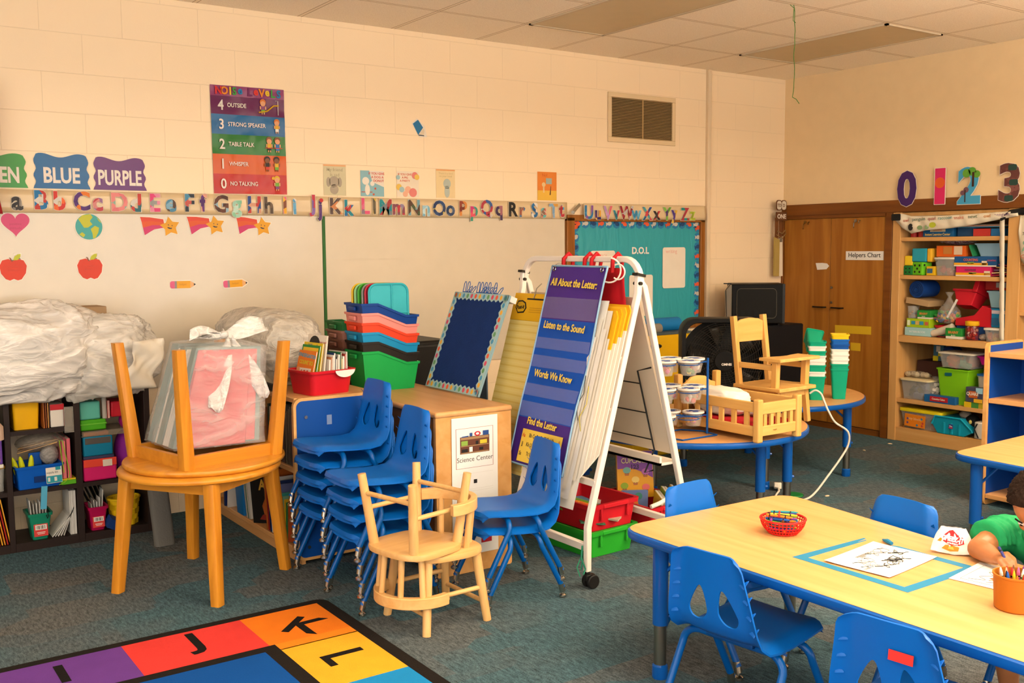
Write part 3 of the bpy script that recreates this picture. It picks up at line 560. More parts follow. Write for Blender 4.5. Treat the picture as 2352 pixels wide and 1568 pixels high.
tag(b.build('paper_sign',[PAPER,mat('#3a3530')],loc=onB(-.806,1.390,.0075),rot=WB),'white paper strip reading Helpers Chart taped to the cupboard door','sign')
b=MB().prism([(-.066,.026),(0,.028),(.045,.024),(.066,.004),(.04,-.022),(-.05,-.028)],0,.001); tag(b.build('paper_scrap',PAPER,loc=onB(-.414,1.303,.0075),rot=WB),'torn white paper scrap stuck near the gap between cupboard doors','paper')
YT=mat('#e3b82a',.5)
tag(MB().box((0,0,0),(.335,.062,.001),(0,0,.02)).build('yellow_tape',YT,loc=onB(-.716,.812,.0075),rot=WB),'long yellow tape strip on the cupboard door','tape'); tag(MB().box((0,0,0),(.09,.062,.001)).build('yellow_tape',YT,loc=onB(-.745,.68,.0075),rot=WB),'short yellow tape piece below the long yellow tape strip','tape')
# rolled sign bundle in the corner
t=thing('sign_bundle','brown paddle signs and cream pennants hanging together in the wall corner','signs',(-.115,-.06,1.2))
b=MB()
for k,dx in enumerate((-.035,.03)): b.m(0).bx(dx-.017,dx+.017,-.004+.012*k,.004+.012*k,.30,.50)
b.build('stick',[mat('#7a4a26',.6)],t)
for k,(dx,wd) in enumerate(((-.03,'TD'),(.035,'D'))):
    p=MB().prism(rrect(.066,.085,.026),0,.006).build('paddle',mat('#6d4325',.6),t,loc=(dx,-.014+.006*k,.600),rot=WA)
    b=MB().m(0).prism(rrect(.052,.070,.02),.006,.0068); b.m(1).text(wd,.035,(0,0,.0072),0,.02); b.build('label',[mat('#e6d6bc'),mat('#6d4325')],p)
b=MB().m(0).bx(-.068,.062,-.022,-.016,.48,.545); b.m(1).text('ONE',.05,(0,0,0)); MB().bx(-.066,.064,-.022,-.016,.475,.545).build('paddle',mat('#6d4325',.6),t)
b=MB(); b.T=Matrix.Translation((0,-.0225,.51))@Matrix.Rotation(pi/2,4,'X'); b.text('ONE',.05,(0,0,0),0,.03); b.build('lettering',mat('#eadcc6'),t)
b=MB(); b.m(0).prism([(-.06,0),(.0,0),(.0,.30),(-.06,.32)],-.006,.006); b.m(1).prism([(-.01,0),(.06,0),(.05,.33),(.012,.31)],-.015,-.008)
b.build('pennant',[mat('#b79a52',.7),mat('#f0e0c2',.7)],t,loc=(0,0,.02),rot=WA)
b=MB().tube([(-.055,-.02,.36),(0,-.03,.33),(.055,-.02,.37),(.05,-.02,.40),(.0,-.032,.37),(-.05,-.02,.39)],.004,6); b.build('tie',mat('#9a7a4a',.8),t)
# bookshelf
t=thing('bookcase','tall built-in birch bookcase crammed with games and toys','bookcase',(0,0,0))
b=MB().bx(-.02,.46,-1.122,-1.056,0,1.71).bx(-.02,.46,-2.035,-1.945,0,1.71).bx(-.02,.46,-4.2,-4.13,0,1.71).bx(.0,.46,-4.2,-1.06,1.68,1.71)
b.build('carcass',BIRCH,t,bevel=.003); MB().bx(.44,.46,-4.15,-1.08,0,1.69).build('back_panel',wood('#c29050','#b08040','Z',.6,3,0),t)
for z,th in ((1.527,.03),(1.247,.03),(.797,.05),(.322,.03)): MB().bx(-.008,.44,-1.946,-1.12,z-th,z).build('shelf',BIRCHY,t,bevel=.003)
for z,th in ((1.60,.03),(1.36,.03),(1.02,.03),(.6,.03),(.322,.03)): MB().bx(.0,.44,-4.14,-2.034,z-th,z).build('shelf',BIRCHY,t,bevel=.003)
MB().bx(-.012,.44,-4.14,-1.12,0,.104).build('plinth',BIRCHY,t,bevel=.003)
# cut-out numbers 0-3
def number(ch,y,z,label,mats,draw=None,sx=1):
    b=MB(); b.m(0).text(ch,.335,(0,0,0),0,.05,.002,sx); b.m(1).text(ch,.335,(0,0,.002),0,.038,.002,sx)
    if draw: draw(b)
    tag(b.build('number_cutout',[EDGE]+mats,loc=onB(y,z,.026),rot=WB),label,'number','counting number cutouts')
number('0',-1.170,1.882,'plain purple cutout of the number 0 above the cupboard',[mat('#4a2a6a',.4)],sx=.92)
b=MB(); b.m(0).prism(rrect(.09,.262,.004),0,.002); b.m(1).prism(rrect(.08,.254,.003),.002,.003); b.m(2).prism(circ(.038,20,0,.024),.003,.004)
tag(b.build('number_cutout',[EDGE,mat('#e0306a',.4),mat('#ee6430',.4)],loc=onB(-1.436,1.886,.026),rot=WB),'pink cutout of the number 1 with an orange dot','number','counting number cutouts')
def tree(b):
    for (x,y,r) in ((-.02,.085,.03),(.02,.095,.03),(.055,.075,.026)): b.m(2).prism(circ(r,14,x,y),.0032,.0042)
    b.m(3).bx(.022,.038,-.01,.09,.0043,.005).bx(-.030,-.022,-.115,-.03,.0043,.005)
    for (x,y,r) in ((-.045,-.05,.018),(-.02,-.03,.02)): b.m(4).prism(circ(r,10,x,y),.0032,.0041)
number('2',-1.657,1.880,'sky blue cutout of the number 2 with a green tree',[mat('#4aa3cb',.4),mat('#6aa83a',.5),mat('#4a2a1e',.5),mat('#7a5560',.5)],tree)
def rocks(b):
    for (x,y) in ((.02,.1),(.03,.0),(.0,-.105)): b.m(2).prism(rrect(.06,.04,.012,3,x,y),.0032,.0042)
number('3',-1.945,1.884,'brown cutout of the number 3 with dark green patches',[patch(['#7a4840','#6b3e38','#84524a'],12,.5,'n'),mat('#2f4a42',.5)],rocks)
# curtain valance gathered along the top of the bookcase
def drape(pts,name,label,mm,cat):
    b=MB(); n=40; vs=[];fs=[]
    for j in range(9):
        for i in range(n+1):
            f=i/n; g=j/8; k=f*(len(pts)-1); a=int(min(k,len(pts)-2)); q=k-a
            y=pts[a][0]*(1-q)+pts[a+1][0]*q; zt=pts[a][1]*(1-q)+pts[a+1][1]*q; zb=pts[a][2]*(1-q)+pts[a+1][2]*q
            vs.append((-.03-.012*sin(g*pi)-.010*noise.noise((y*9,g*2,3))-.006*sin(y*60+g*2),y,zt+(zb-zt)*g))
    for j in range(8):
        for i in range(n): a=j*(n+1)+i; fs.append((a,a+1,a+n+2,a+n+1))
    b.add(vs,fs); o=b.build(name,mm,ang=180); o.modifiers.new('thick','SOLIDIFY').thickness=.004; return tag(o,label,cat)
CL=mat('#e9dcc2',.8)
t=thing('curtain','cream alphabet print curtain bunched along the bookcase top','curtain',(0,0,0))
o=drape([(-1.075,1.70,1.66),(-1.14,1.70,1.60),(-1.22,1.68,1.553),(-1.33,1.678,1.575),(-1.50,1.676,1.585),(-1.65,1.68,1.60),(-1.80,1.685,1.625),(-1.95,1.69,1.65),(-2.02,1.70,1.66)],'cloth',None,CL,None); o.parent=t
b=MB(); cl=['#c5553a','#5a7a6a','#a8463c','#4f9a96','#cf6a52','#4a6a4a','#d08038','#8a6a8a']
b.T=Matrix.Translation((-.05,0,1.655))@Euler(WB).to_matrix().to_4x4()
for i,wd in enumerate(['owl','penguin','quail','raccoon','snake','newt','owl','penguin']): b.m(i).text(wd,.034,(1.185+.104*i,-.004+.004*i*.6,0),.04,0)
b.m(8).prism(circ(.02,12,1.225,-.055,.026),0,.0006); b.m(9).prism(circ(.022,12,1.30,-.06,.016),0,.0006).prism(circ(.016,12,1.355,-.058),0,.0006); b.m(10).prism(circ(.028,14,1.40,-.043,.02),0,.0006)
b.build('print',[mat(c,.8) for c in cl]+[mat('#2a2826'),mat('#8fa97a'),mat('#bcc23a')],t)
MB().prism(rrect(.075,.05,.01),0,.006).build('corner_tab',mat('#23211e',.8),t,loc=(-.052,-1.105,1.675),rot=WB)
t=thing('curtain','cream animal print curtain bunched over the divider of the second bookcase','curtain',(0,0,0))
o=drape([(-2.03,1.66,1.50),(-2.05,1.66,1.36),(-2.09,1.67,1.32),(-2.16,1.68,1.28),(-2.30,1.69,1.25)],'cloth',None,CL,None); o.parent=t
b=MB(); b.T=Matrix.Translation((-.055,0,1.48))@Euler(WB).to_matrix().to_4x4()
b.m(0).prism(circ(.016,12,2.085,.0),0,.0006).prism([(2.06,-.06),(2.08,-.02),(2.10,.01),(2.11,-.03),(2.10,-.07),(2.08,-.05)],0,.0006); b.m(1).text('Cat',.035,(2.085,-.09,0)); b.m(2).text('7  ..',.03,(2.085,.06,0))
b.build('print',[mat('#7fa88a',.8),mat('#c5553a',.8),mat('#4a4440',.8)],t)
o=drape([(-1.90,1.655,1.63),(-1.97,1.70,1.665),(-2.10,1.715,1.67),(-2.3,1.715,1.68)],'black_trim',None,mat('#201e1c',.8),None); o.parent=t
b=MB(); vs=[];fs=[]; n=36
for i in range(n+1):
    z=1.64-i*.83/n; y=-1.905-.028*(i/n); wv=.007*abs(sin(i*pi/4.5))
    vs+=[(-.026,y-.016,z),(-.028,y+.012+wv,z)]
for i in range(n): fs.append((2*i,2*i+1,2*i+3,2*i+2))
o=b.add(vs,fs).build('border_trim',mat('#e0d2bb',.6),ang=180); o.modifiers.new('thick','SOLIDIFY').thickness=.001; tag(o,'scalloped cream border strip dangling down the bookcase front','trim')

# ---- things on the shelves
def gbox(name,label,cat,y0,y1,z0,z1,dep,col,x=.03,text=None,tc='#f2e6d4',ts=.5,lid=None,lidf=.5,panel=None,rz=0,group=None):
    w=y1-y0 if y1>y0 else y0-y1; h=z1-z0
    t=thing(name,label,cat,(x+dep/2,(y0+y1)/2,z0),rz,group)
    if lid: MB().bx(-dep/2,dep/2,-w/2,w/2,0,h*(1-lidf)).build('tray',mat(lid,.45),t,bevel=.002); MB().bx(-dep/2-.002,dep/2+.002,-w/2-.002,w/2+.002,h*(1-lidf),h).build('lid',mat(col,.4),t,bevel=.002)
    else: MB().bx(-dep/2,dep/2,-w/2,w/2,0,h).build('carton',mat(col,.4),t,bevel=.002)
    if panel:
        b=MB()
        for k,(a0,a1,c0,c1,pc) in enumerate(panel): b.m(k).bx(-w/2+a0*w,-w/2+a1*w,c0*h,c1*h,0,.0012)
        b.build('label',[mat(p[4],.4) for p in panel],t,loc=(-dep/2-.0025,0,0),rot=WB)
    if text:
        b=MB()
        for k,(s,px,py,sz,c) in enumerate(text if isinstance(text,list) else [(text,.5,.5,ts,tc)]): b.m(k).text(s,sz*h,((px-.5)*w,py*h,.0005),0,.02,sx=.85)
        b.build('lettering',[mat(q[4]) for q in (text if isinstance(text,list) else [(0,0,0,0,tc)])],t,loc=(-dep/2-.004,0,0),rot=WB)
    return t
def ctub(name,label,w,d,h,loc,lidc='#efe6d6',cont=None,rz=0,body=None,lidh=.012,grp=None,r=.02,cc=8):
    """see-through tub, lid and loose contents"""
    t=thing(name,label,'container',loc,rz,grp)
    MB().tub(d*.86,w*.86,d,w,h,.0015,r,.004,.006).build('tub',body or film('#d8d4cc',.28,.12,'clear_plastic'),t)
    if lidc: MB().prism(rrect(d+.014,w+.014,r+.006),h,h+lidh).prism(rrect(d*.86,w*.86,r),h+lidh,h+lidh+.002).build('lid',mat(lidc,.4),t,bevel=.002)
    if cont:
        b=MB(); random.seed(len(label))
        for i in range(cc):
            b.m(i%len(cont)); z=random.uniform(.015,h*.55); q=.86*.36
            b.box((random.uniform(-d*q,d*q),random.uniform(-w*q,w*q),z),(random.uniform(.12,.3)*w,random.uniform(.15,.3)*w,random.uniform(.12,.25)*w),(random.random()*3,random.random()*3,random.random()*3))
        o=b.build('contents',[mat(c,.5) for c in cont],t,bevel=.003); o['kind']='stuff'
    return t
def die(label,y,z,s,col,pips,x=.03,rz=0,cat='dice'):
    t=thing('foam_die',label,cat,(x+s/2,y,z),rz)
    MB().bx(-s/2,s/2,-s/2,s/2,0,s).build('cube_body',mat(col,.7,bump=.2,bs=90),t,bevel=.004)
    b=MB()
    for (a,c) in pips: b.cyl((-s/2-.001,-a*s,(c+.5)*s),(-s/2+.002,-a*s,(c+.5)*s),s*.09,n=10)
    for (a,c) in ((-.25,.28),(.25,-.28),(0,0)): b.cyl((a*s,-s/2-.001,(c+.5)*s),(a*s,-s/2+.002,(c+.5)*s),s*.09,n=10)
    b.build('pips',BLACK,t)
Z1=1.528
t=thing('red_cup','red plastic cup under the sagging curtain corner','cup',(.075,-1.175,Z1)); MB().lathe([(.026,0),(.03,.062),(.028,.062),(.024,.003)],16).build('cup_body',mat('#c8332c',.4),t); 
t=thing('red_cup','red plastic cup against the blue learning box','cup',(.075,-1.238,Z1)); MB().lathe([(.026,0),(.03,.066),(.028,.066),(.024,.003)],16).build('cup_body',mat('#c8332c',.4),t)
gbox('game_box','blue box lettered Instant Learning Center on the top shelf','box',-1.275,-1.515,Z1,Z1+.072,.28,'#1d5f92',text=[('Instant Learning Center',.5,.2,.34,'#e8c46a'),('LEARNING',.5,.68,.24,'#b9603a')],panel=[(.25,.75,.5,.86,'#d9c6a0')])
gbox('game_box','flat dark blue box lying in the middle of the top shelf','box',-1.535,-1.66,Z1,Z1+.06,.3,'#24486e',x=.05)
gbox('game_box','red box end under the paper pile on the top shelf','box',-1.665,-1.79,Z1,Z1+.052,.25,'#c43a34')
gbox('game_box','bright blue box at the streamer end of the top shelf','box',-1.795,-1.88,Z1,Z1+.052,.25,'#2a70a8')
for k,(c,lb) in enumerate((('#4f9ac0','light blue folder lowest in the paper pile on the top shelf'),('#e8a88c','salmon folder in the middle of the top shelf paper pile'),('#8a7f72','grey pad uppermost in the top shelf paper pile'))):
    tag(MB().bx(-.12,.12,-.17+.012*k,.17-.01*k,0,.007).build('folder',mat(c,.5),loc=(.18,-1.70-.01*k,Z1+.061+.0075*k),bevel=.001),lb,'folder')
Z2=1.248
die('dark green foam die at the bookcase side',-1.158,Z2,.068,'#1f7a34',((-.22,.2),(.22,.2),(-.22,-.2),(.22,-.2)))
die('lime green foam die showing five dots',-1.247,Z2,.095,'#6fca24',((-.25,.25),(.25,.25),(-.25,-.25),(.25,-.25),(0,0)),rz=-.25)
tag(MB().bx(0,.065,-.032,.032,0,.072).build('foam_block',mat('#efcd2a',.7),loc=(.035,-1.157,Z2+.0695),bevel=.006),'yellow foam block on top of the dark green die','block')
b=MB().m(0).bx(0,.09,-.045,.078,0,.10); b.m(1).bx(0,.09,-.085,-.045,0,.10); tag(b.build('foam_block',[mat('#2f9fb4',.7),mat('#eab32e',.7)],loc=(.035,-1.262,Z2+.0965),bevel=.01),'teal and yellow foam block on the lime green die','block')
gbox('game_box','little yellow box with a blue label beside the lime die','box',-1.312,-1.375,Z2,Z2+.066,.1,'#e6b820',panel=[(.12,.8,.25,.75,'#3f6a8c')])
ctub('clear_tub','clear tub with a white lid and orange pieces beside the pink Addition box',.165,.16,.118,(.115,-1.45,Z2),cont=['#e8602e','#d84a2a','#c8352c'])
gbox('game_box','orange box lying on the white lidded tub','box',-1.375,-1.60,Z2+.135,Z2+.215,.2,'#e2661e',panel=[(.62,.9,.2,.95,'#e6c9a8'),(.25,.55,.25,.9,'#c9823c')],x=.05)
gbox('game_box','pink Addition game box on the second shelf','box',-1.545,-1.805,Z2,Z2+.068,.2,'#d82a68',text=[('ADDITION',.42,.66,.3,'#7a3a6a')],panel=[(0,1,.12,.36,'#f0a81e'),(.0,1,0,.12,'#f0e6d6'),(.82,.98,.16,.56,'#ecdcc0'),(.38,.6,.22,.42,'#8fb04a')])
gbox('game_box','blue Counting game box lying on the pink Addition box','box',-1.53,-1.845,Z2+.069,Z2+.139,.2,'#235a94',text=[('COUNTING',.4,.66,.34,'#e8705a'),('COUNTING',.89,.6,.2,'#d8607a')],panel=[(0,.8,.12,.36,'#eeab28'),(.0,1,0,.12,'#f0e6d6'),(.66,.78,.16,.56,'#ecdcc0'),(.32,.48,.24,.44,'#8fb04a')])
t=thing('storage_bin','pale blue plastic bin resting on the Counting box','bin',(.14,-1.775,Z2+.14)); MB().tub(.15,.15,.19,.205,.09,.003,.015,.006,.01).build('bin_body',mat('#8fb4cc',.4),t)
tag(MB().box((0,0,.04),(.1,.012,.085),(rad(-22),0,0)).build('picture_book',mat('#2f8f5a',.5),loc=(.1,-1.645,Z2+.139)),'green book leaning on the pale blue bin','book')
b=MB();
for k in range(5): b.m(k%4).box((.02*k*.3,0,.012+.013*k),(.14,.13-.01*k,.008),(rad(4*(k-2)),rad(3*k),.1*k))
tag(b.build('card_pack',[mat('#b03a4a'),mat('#e0c88a'),mat('#7a5a7a'),mat('#c79a4a')],loc=(.11,-1.858,Z2)),'loose pack of colourful cards beside the pink Addition box','cards')
t=thing('plastic_bag','purple grey toys in a clear bag on the orange box','bag',(.14,-1.49,Z2+.216)); b=MB().ball((0,0,.035),(.07,.15,.034),18,9); b.build('bag_film',film('#c9b2b2',.4,.2,'bag_film',14),t); o=MB().box((0,.05,.025),(.06,.07,.02),(.2,.3,.1)).box((0,-.05,.03),(.07,.08,.02),(-.2,.1,.5)).build('contents',mat('#7a3a5a'),t); o['kind']='stuff'
Z3=.798
gbox('game_box','pale aqua box at the bottom of the middle shelf','box',-1.148,-1.362,Z3,Z3+.062,.2,'#a4ced0',text='PATTERN BLOCKS',tc='#e6f0ee',ts=.3)
gbox('game_box','lime box with blue pictures on the pale aqua box','box',-1.162,-1.352,Z3+.063,Z3+.128,.18,'#a9c81e',panel=[(.04,.16,.2,.8,'#dfe8c8'),(.22,.38,.35,.72,'#3a9ac0'),(.4,.56,.32,.75,'#d9b46a'),(.58,.74,.32,.72,'#3a9ac0'),(.8,.95,.3,.7,'#c86a4a')])
gbox('game_box','green box lettered Brainy Bugs stacked on the lime box','box',-1.25,-1.355,Z3+.129,Z3+.192,.15,'#2f8f3a',text=[('BRAINY',.5,.62,.36,'#e8904a'),('BUGS',.5,.3,.2,'#dfe6d2')],lid='#ece2cc',lidf=.8)
gbox('game_box','green box lettered Brainy Bugs at the front edge beside the jar','box',-1.50,-1.622,Z3,Z3+.078,.1,'#2f8f3a',text=[('BRAINY',.5,.62,.34,'#e8904a'),('BUGS',.5,.32,.2,'#dfe6d2')],lid='#ece2cc',lidf=.74,x=.0)
b=MB(); pts=[(-.0,.062*cos(a)*(1-a/40),.062*sin(a)*(1-a/40)) for a in [i*.35 for i in range(54)]]
b=MB().cyl((0,0,0),(.2,0,0),.062,n=26); b.m(1).tube([(-.003,(.058-.0008*i)*cos(i*.4),(.058-.0008*i)*sin(i*.4)) for i in range(60)],.0035,5)
tag(b.build('rolled_mat',[mat('#123f86',.7),mat('#0d2f66',.7)],loc=(.04,-1.232,Z3+.345)),'rolled navy blue mat lying on the tan carton on the middle shelf','mat')
b=MB().box((0,0,.0),(.2,.19,.045),(rad(7),0,0)); tag(b.build('carton',mat('#b8966a',.7),loc=(.13,-1.245,Z3+.252),bevel=.002),'tan cardboard carton tilted under the rolled navy mat','box')
ctub('clear_tub','dim clear jar holding orange and navy toys under the tan carton',.07,.07,.09,(.06,-1.195,Z3+.129),None,['#d9862e','#30406a','#5a4a6a'])
t=thing('toy_bag','clear bag of bright linking cubes in the centre of the middle shelf','bag',(.10,-1.46,Z3+.105))
b=MB(); random.seed(11)
for i in range(70):
    a=random.uniform(-1,1); c=random.uniform(0,1); b.m(i%6).box((random.uniform(-.04,.04),a*.085,.01+c*.09*(1-abs(a)*.5)),(.018,.018,.018),(random.random()*3,random.random()*3,random.random()*3))
o=b.build('contents',[mat(c,.4) for c in ('#e2452e','#e8b82a','#3a8a3c','#2f62a8','#e0762a','#8a3a6a')],t); o['kind']='stuff'
b=MB(); b.lathe([(.055,0),(.088,.03),(.075,.09),(.03,.15),(.012,.19),(.03,.225)],18); 
b.build('bag_film',film('#d8d0c4',.25,.2,'bag_film',18),t); MB().box((-.06,-.06,.11),(.012,.012,.15),(rad(28),0,0)).build('zip_strip',mat('#ece6da',.4),t)
t=thing('rolled_paper','white rolled paper bag on the middle shelf before the red bins','paper roll',(.05,-1.45,Z3)); MB().cyl((0,.085,.024),(0,-.075,.075),.024,.034,n=16).build('roll',mat('#e0d2bc',.5,bump=.3,bs=40),t)
t=thing('toy_case','red rimmed green toy tray behind the white paper roll','toy',(.14,-1.42,Z3)); MB().tub(.12,.1,.13,.12,.085,.004,.02,.006,.012).build('tray',mat('#c8282f',.4),t); MB().bx(-.063,-.061,-.045,.045,.008,.065).build('panel',mat('#3a8a6a',.5),t)
def redbin(label,loc,rot,s=1,base=None):
    t=thing('red_bin',label,'bin',loc,rot)
    P=[(-.09,0),(.09,0),(.11,.07),(.03,.075),(-.02,.13),(-.11,.135)]
    b=MB(); w=.075
    o=[[( x*s,  -w*s, z*s) for x,z in P],[(x*s, w*s, z*s) for x,z in P]]
    b.loft(o,(1,1)); me=b.build('bin_body',mat('#cc1f2e',.35),t,bevel=.006)
    b=MB().tube([(x*s,-w*s*1.03,z*s) for x,z in P[2:]],.007*s,6).tube([(x*s,w*s*1.03,z*s) for x,z in P[2:]],.007*s,6); b.build('rim',mat('#dd3440',.35),t)
    return t
t=thing('red_bin','red sloped plastic bin tipped over on top of the other red bin','bin',(.13,-1.585,Z3+.225),(rad(20),0,rad(86)))
MB().tub(.12,.10,.19,.15,.11,.004,.01,.008,.014).build('bin_body',mat('#d01f2e',.35),t); MB().prism([(-.10,0),(-.06,0),(-.07,.16),(-.105,.17)],-.085,.085).build('high_back',mat('#d01f2e',.35),t,loc=(.0,0,.09),rot=(pi/2,0,0),bevel=.004)
t=thing('red_bin','red sloped plastic bin standing beneath the tipped red bin','bin',(.14,-1.68,Z3+.095),0)
MB().prism([(-.14,0),(.135,0),(.135,.13),(.06,.15),(0,.08),(-.14,.05)],-.09,.09).build('bin_body',mat('#c41e2c',.35),t,rot=WB,bevel=.004)
gbox('game_box','dark blue box supporting the red bins','box',-1.545,-1.80,Z3,Z3+.093,.2,'#173f74',x=.06)
t=thing('jar','clear jar of red counters with a yellow screw lid','jar',(.03,-1.683,Z3))
MB().lathe([(.040,0),(.045,.01),(.045,.095),(.041,.103)],22).build('jar_body',film('#b03a30',.35,.08,'clear_plastic'),t); MB().lathe([(.045,.103),(.047,.106),(.047,.132),(.043,.135)],22).build('lid',mat('#efb41e',.4),t)
b=MB(); random.seed(2)
for i in range(46): b.m(i%3).ball((random.uniform(-.024,.024),random.uniform(-.024,.024),.012+.08*random.random()),.011,6,4)
o=b.build('counters',[mat('#b02a26',.4),mat('#8a1f1e',.4),mat('#d8c8b8')],t); o['kind']='stuff'
ctub('clear_tub','small clear cup with a white lid and orange sticks at the shelf end',.12,.1,.082,(.05,-1.845,Z3),cont=['#ea8a1e','#e8b02a','#d85a2a'],cc=12)
gbox('game_box','tall turquoise game box behind the small clear cup','box',-1.80,-1.925,Z3+.099,Z3+.23,.08,'#1f86b8',x=.05,panel=[(.1,.9,.72,.9,'#d8cdd6'),(.1,.5,.1,.5,'#2f6a94')])
t=thing('storage_bin','pale blue plastic bin above the turquoise game box','bin',(.13,-1.852,Z3+.235)); MB().tub(.14,.12,.17,.155,.115,.003,.015,.006,.01).build('bin_body',mat('#8fb7c6',.4),t)
t=thing('plastic_bag','crumpled grey clear bag between the jar and the clear cup','bag',(.06,-1.755,Z3)); MB().ball((0,0,.024),(.03,.035,.024),12,8).build('bag_film',film('#b8aca0',.6,.2,'bag_film',30),t)
gbox('game_box','red box lying beneath the second shelf above the pale bin','box',-1.70,-1.93,Z3+.352,Z3+.412,.2,'#b8302c',x=.15,panel=[(.35,.7,.3,.9,'#b9b4ac')])
Z4=.323
t=ctub('clear_tub','wide clear tub with a cream lid holding blue bottles on the fourth shelf',.235,.2,.14,(.105,-1.255,Z4),'#e6d2a4',['#2a4a7a','#3a6aa8','#3f4a44'],cc=16)
t=thing('plastic_bag','clear bag of round white pieces on the cream tub lid','bag',(.1,-1.22,Z4+.156)); b=MB()
for i in range(5): b.ball((random.uniform(-.02,.02),-.07+.035*i,.022),.022,10,6)
b.build('contents',mat('#c9b591',.6),t)['kind']='stuff'; MB().ball((0,0,.024),(.05,.115,.026),16,8).build('bag_film',film('#d0c4b0',.3,.15,'bag_film',30),t)
t=thing('storage_crate','lime green open crate with a hand hole','crate',(.13,-1.545,Z4)); MB().tub(.17,.19,.2,.245,.255,.004,.008,.006,.01).build('crate_body',mat('#7fc31c',.4),t); MB().prism(rrect(.055,.024,.006),0,.002).build('hand_hole',mat('#155f66',.6),t,loc=(-.1035,.03,.215),rot=(pi/2,-rad(4),-pi/2))
ctub('clear_tub','clear tub with a white lid perched on the lime crate',.27,.19,.10,(.13,-1.56,Z4+.262),'#e6d9c4',['#d9702e','#3f8f7a','#c8554a','#8a8478'],cc=12)
gbox('game_box','blue box lettered Counting Cakes at the fourth shelf edge','box',-1.348,-1.592,Z4,Z4+.055,.05,'#22619c',x=-.005,text=[('Counting Cakes',.48,.5,.34,'#f2dcc8')],panel=[(.2,.78,.2,.85,'#b8262e')])
t=thing('plastic_bag','clear bag of white pompoms behind the Counting Cakes box','bag',(.085,-1.385,Z4)); b=MB(); random.seed(4)
for i in range(22): b.ball((random.uniform(-.022,.022),random.uniform(-.03,.03),.06+random.uniform(0,.07)),.012,7,5)
b.build('pompoms',mat('#e6dccb',.8),t)['kind']='stuff'; MB().lathe([(.03,0),(.044,.05),(.044,.11),(.02,.15),(.03,.18)],14).build('bag_film',film('#dcd8d0',.22,.15,'bag_film'),t)
gbox('game_box','grey and yellow box lettered QUAKE lying by the lime crate','box',-1.672,-1.80,Z4+.04,Z4+.145,.06,'#4a4a5e',x=-.005,text=[('QUAKE',.42,.55,.3,'#f2e6d4')],panel=[(.2,.7,.3,.75,'#c8622a'),(.6,1,.62,1,'#9ccadc'),(.5,1,0,.25,'#eeb42a')])
gbox('game_box','flat yellow and green box under the QUAKE box','box',-1.662,-1.84,Z4,Z4+.038,.1,'#b9a02a',x=.0,panel=[(0,.3,0,1,'#e0b820'),(.3,.6,0,1,'#4a8a3a')])
gbox('puzzle_box','tall yellow and blue puzzle box standing under the middle shelf','box',-1.268,-1.352,Z4+.28,Z4+.405,.03,'#3f6f8c',x=.22,panel=[(0,.5,0,.3,'#e0d42a'),(.3,.7,.55,.9,'#d8d2c8'),(.5,1,.3,.6,'#d8cc2a')])
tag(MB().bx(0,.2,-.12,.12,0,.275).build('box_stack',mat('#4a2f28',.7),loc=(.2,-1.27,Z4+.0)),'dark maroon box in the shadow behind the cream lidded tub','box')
tag(MB().cyl((0,0,0),(.1,0,0),.052,n=24).build('rolled_mat',mat('#12306e',.7),loc=(.2,-1.405,Z4+.345)),'round navy roll beside the tall puzzle box','mat')
t=thing('storage_bin','magenta bin stacked above the blue bin at the fourth shelf end','bin',(.15,-1.80,Z4+.30)); MB().tub(.14,.15,.16,.19,.06,.003,.02,.006,.01).build('bin_body',mat('#b8107a',.4),t)
ctub('clear_tub','frosted tub with a blue lid behind the QUAKE box',.2,.18,.22,(.17,-1.80,Z4),'#1f62a8',None,body=mat('#b3ab9e',.4))
Z5=.105
ctub('clear_tub','clear toy tub with a yellow lid on the lowest shelf',.335,.24,.125,(.13,-1.306,Z5),'#e6cf1e',['#c84a3a','#5a6a8a','#8a5a6a'],cc=14,lidh=.022)
b=MB(); b.m(0).bx(-.085,.085,-.046,.046,0,.001); b.m(1).text('toy blocks',.026,(0,.012,.0015)); 
for k,(x,y) in enumerate(((-.06,.01),(.055,.02),(.065,-.01),(-.06,-.02),(.02,-.03),(.06,-.03))): b.m(2+k%3).prism(circ(.009,10,x,y),.001,.0016)
tag(b.build('paper_label',[mat('#e8841e',.5),mat('#f0c896'),mat('#6a4a7a'),mat('#3a7a9a'),mat('#c8443a')],loc=(.0,-1.275,Z5+.062),rot=(pi/2,rad(2),-pi/2)),'orange card label on the front of the yellow lidded tub','label')
t=thing('hopper_bin','teal sloped hopper bin with a small logo sticker','bin',(.10,-1.567,Z5))
def hop(q,w): return [[(x,-w,z),(x,w,z)] for x,z in q]
b=MB(); P=[(-.105,0),(.10,0),(.165,.038),(.160,.052),(.075,.125),(-.125,.125),(-.15,.065)]
b.loft([[(-y0*0-.105,-x,z) for x,z in P],[(.10,-x,z) for x,z in P]]); b.build('bin_body',mat('#1592ae',.35),t,bevel=.004)
b=MB().tube([(-.108,-x,z) for x,z in P[2:]],.006,6); 
for x in (-.05,.01,.07): b.bx(-.112,-.104,-x-.006,-x+.006,.004,.085)
b.build('rim',mat('#1aa0bc',.35),t)
b=MB().m(0).prism(rrect(.034,.034,.004),0,.001); b.m(1).text('Viva',.014,(0,.004,.0015),0,.03); b.m(2).bx(-.014,.014,-.012,-.004,.001,.0014); b.build('logo_sticker',[mat('#3a4a8c'),mat('#e8dccf'),mat('#c83a4a')],t,loc=(-.113,-.005,.062),rot=WB)
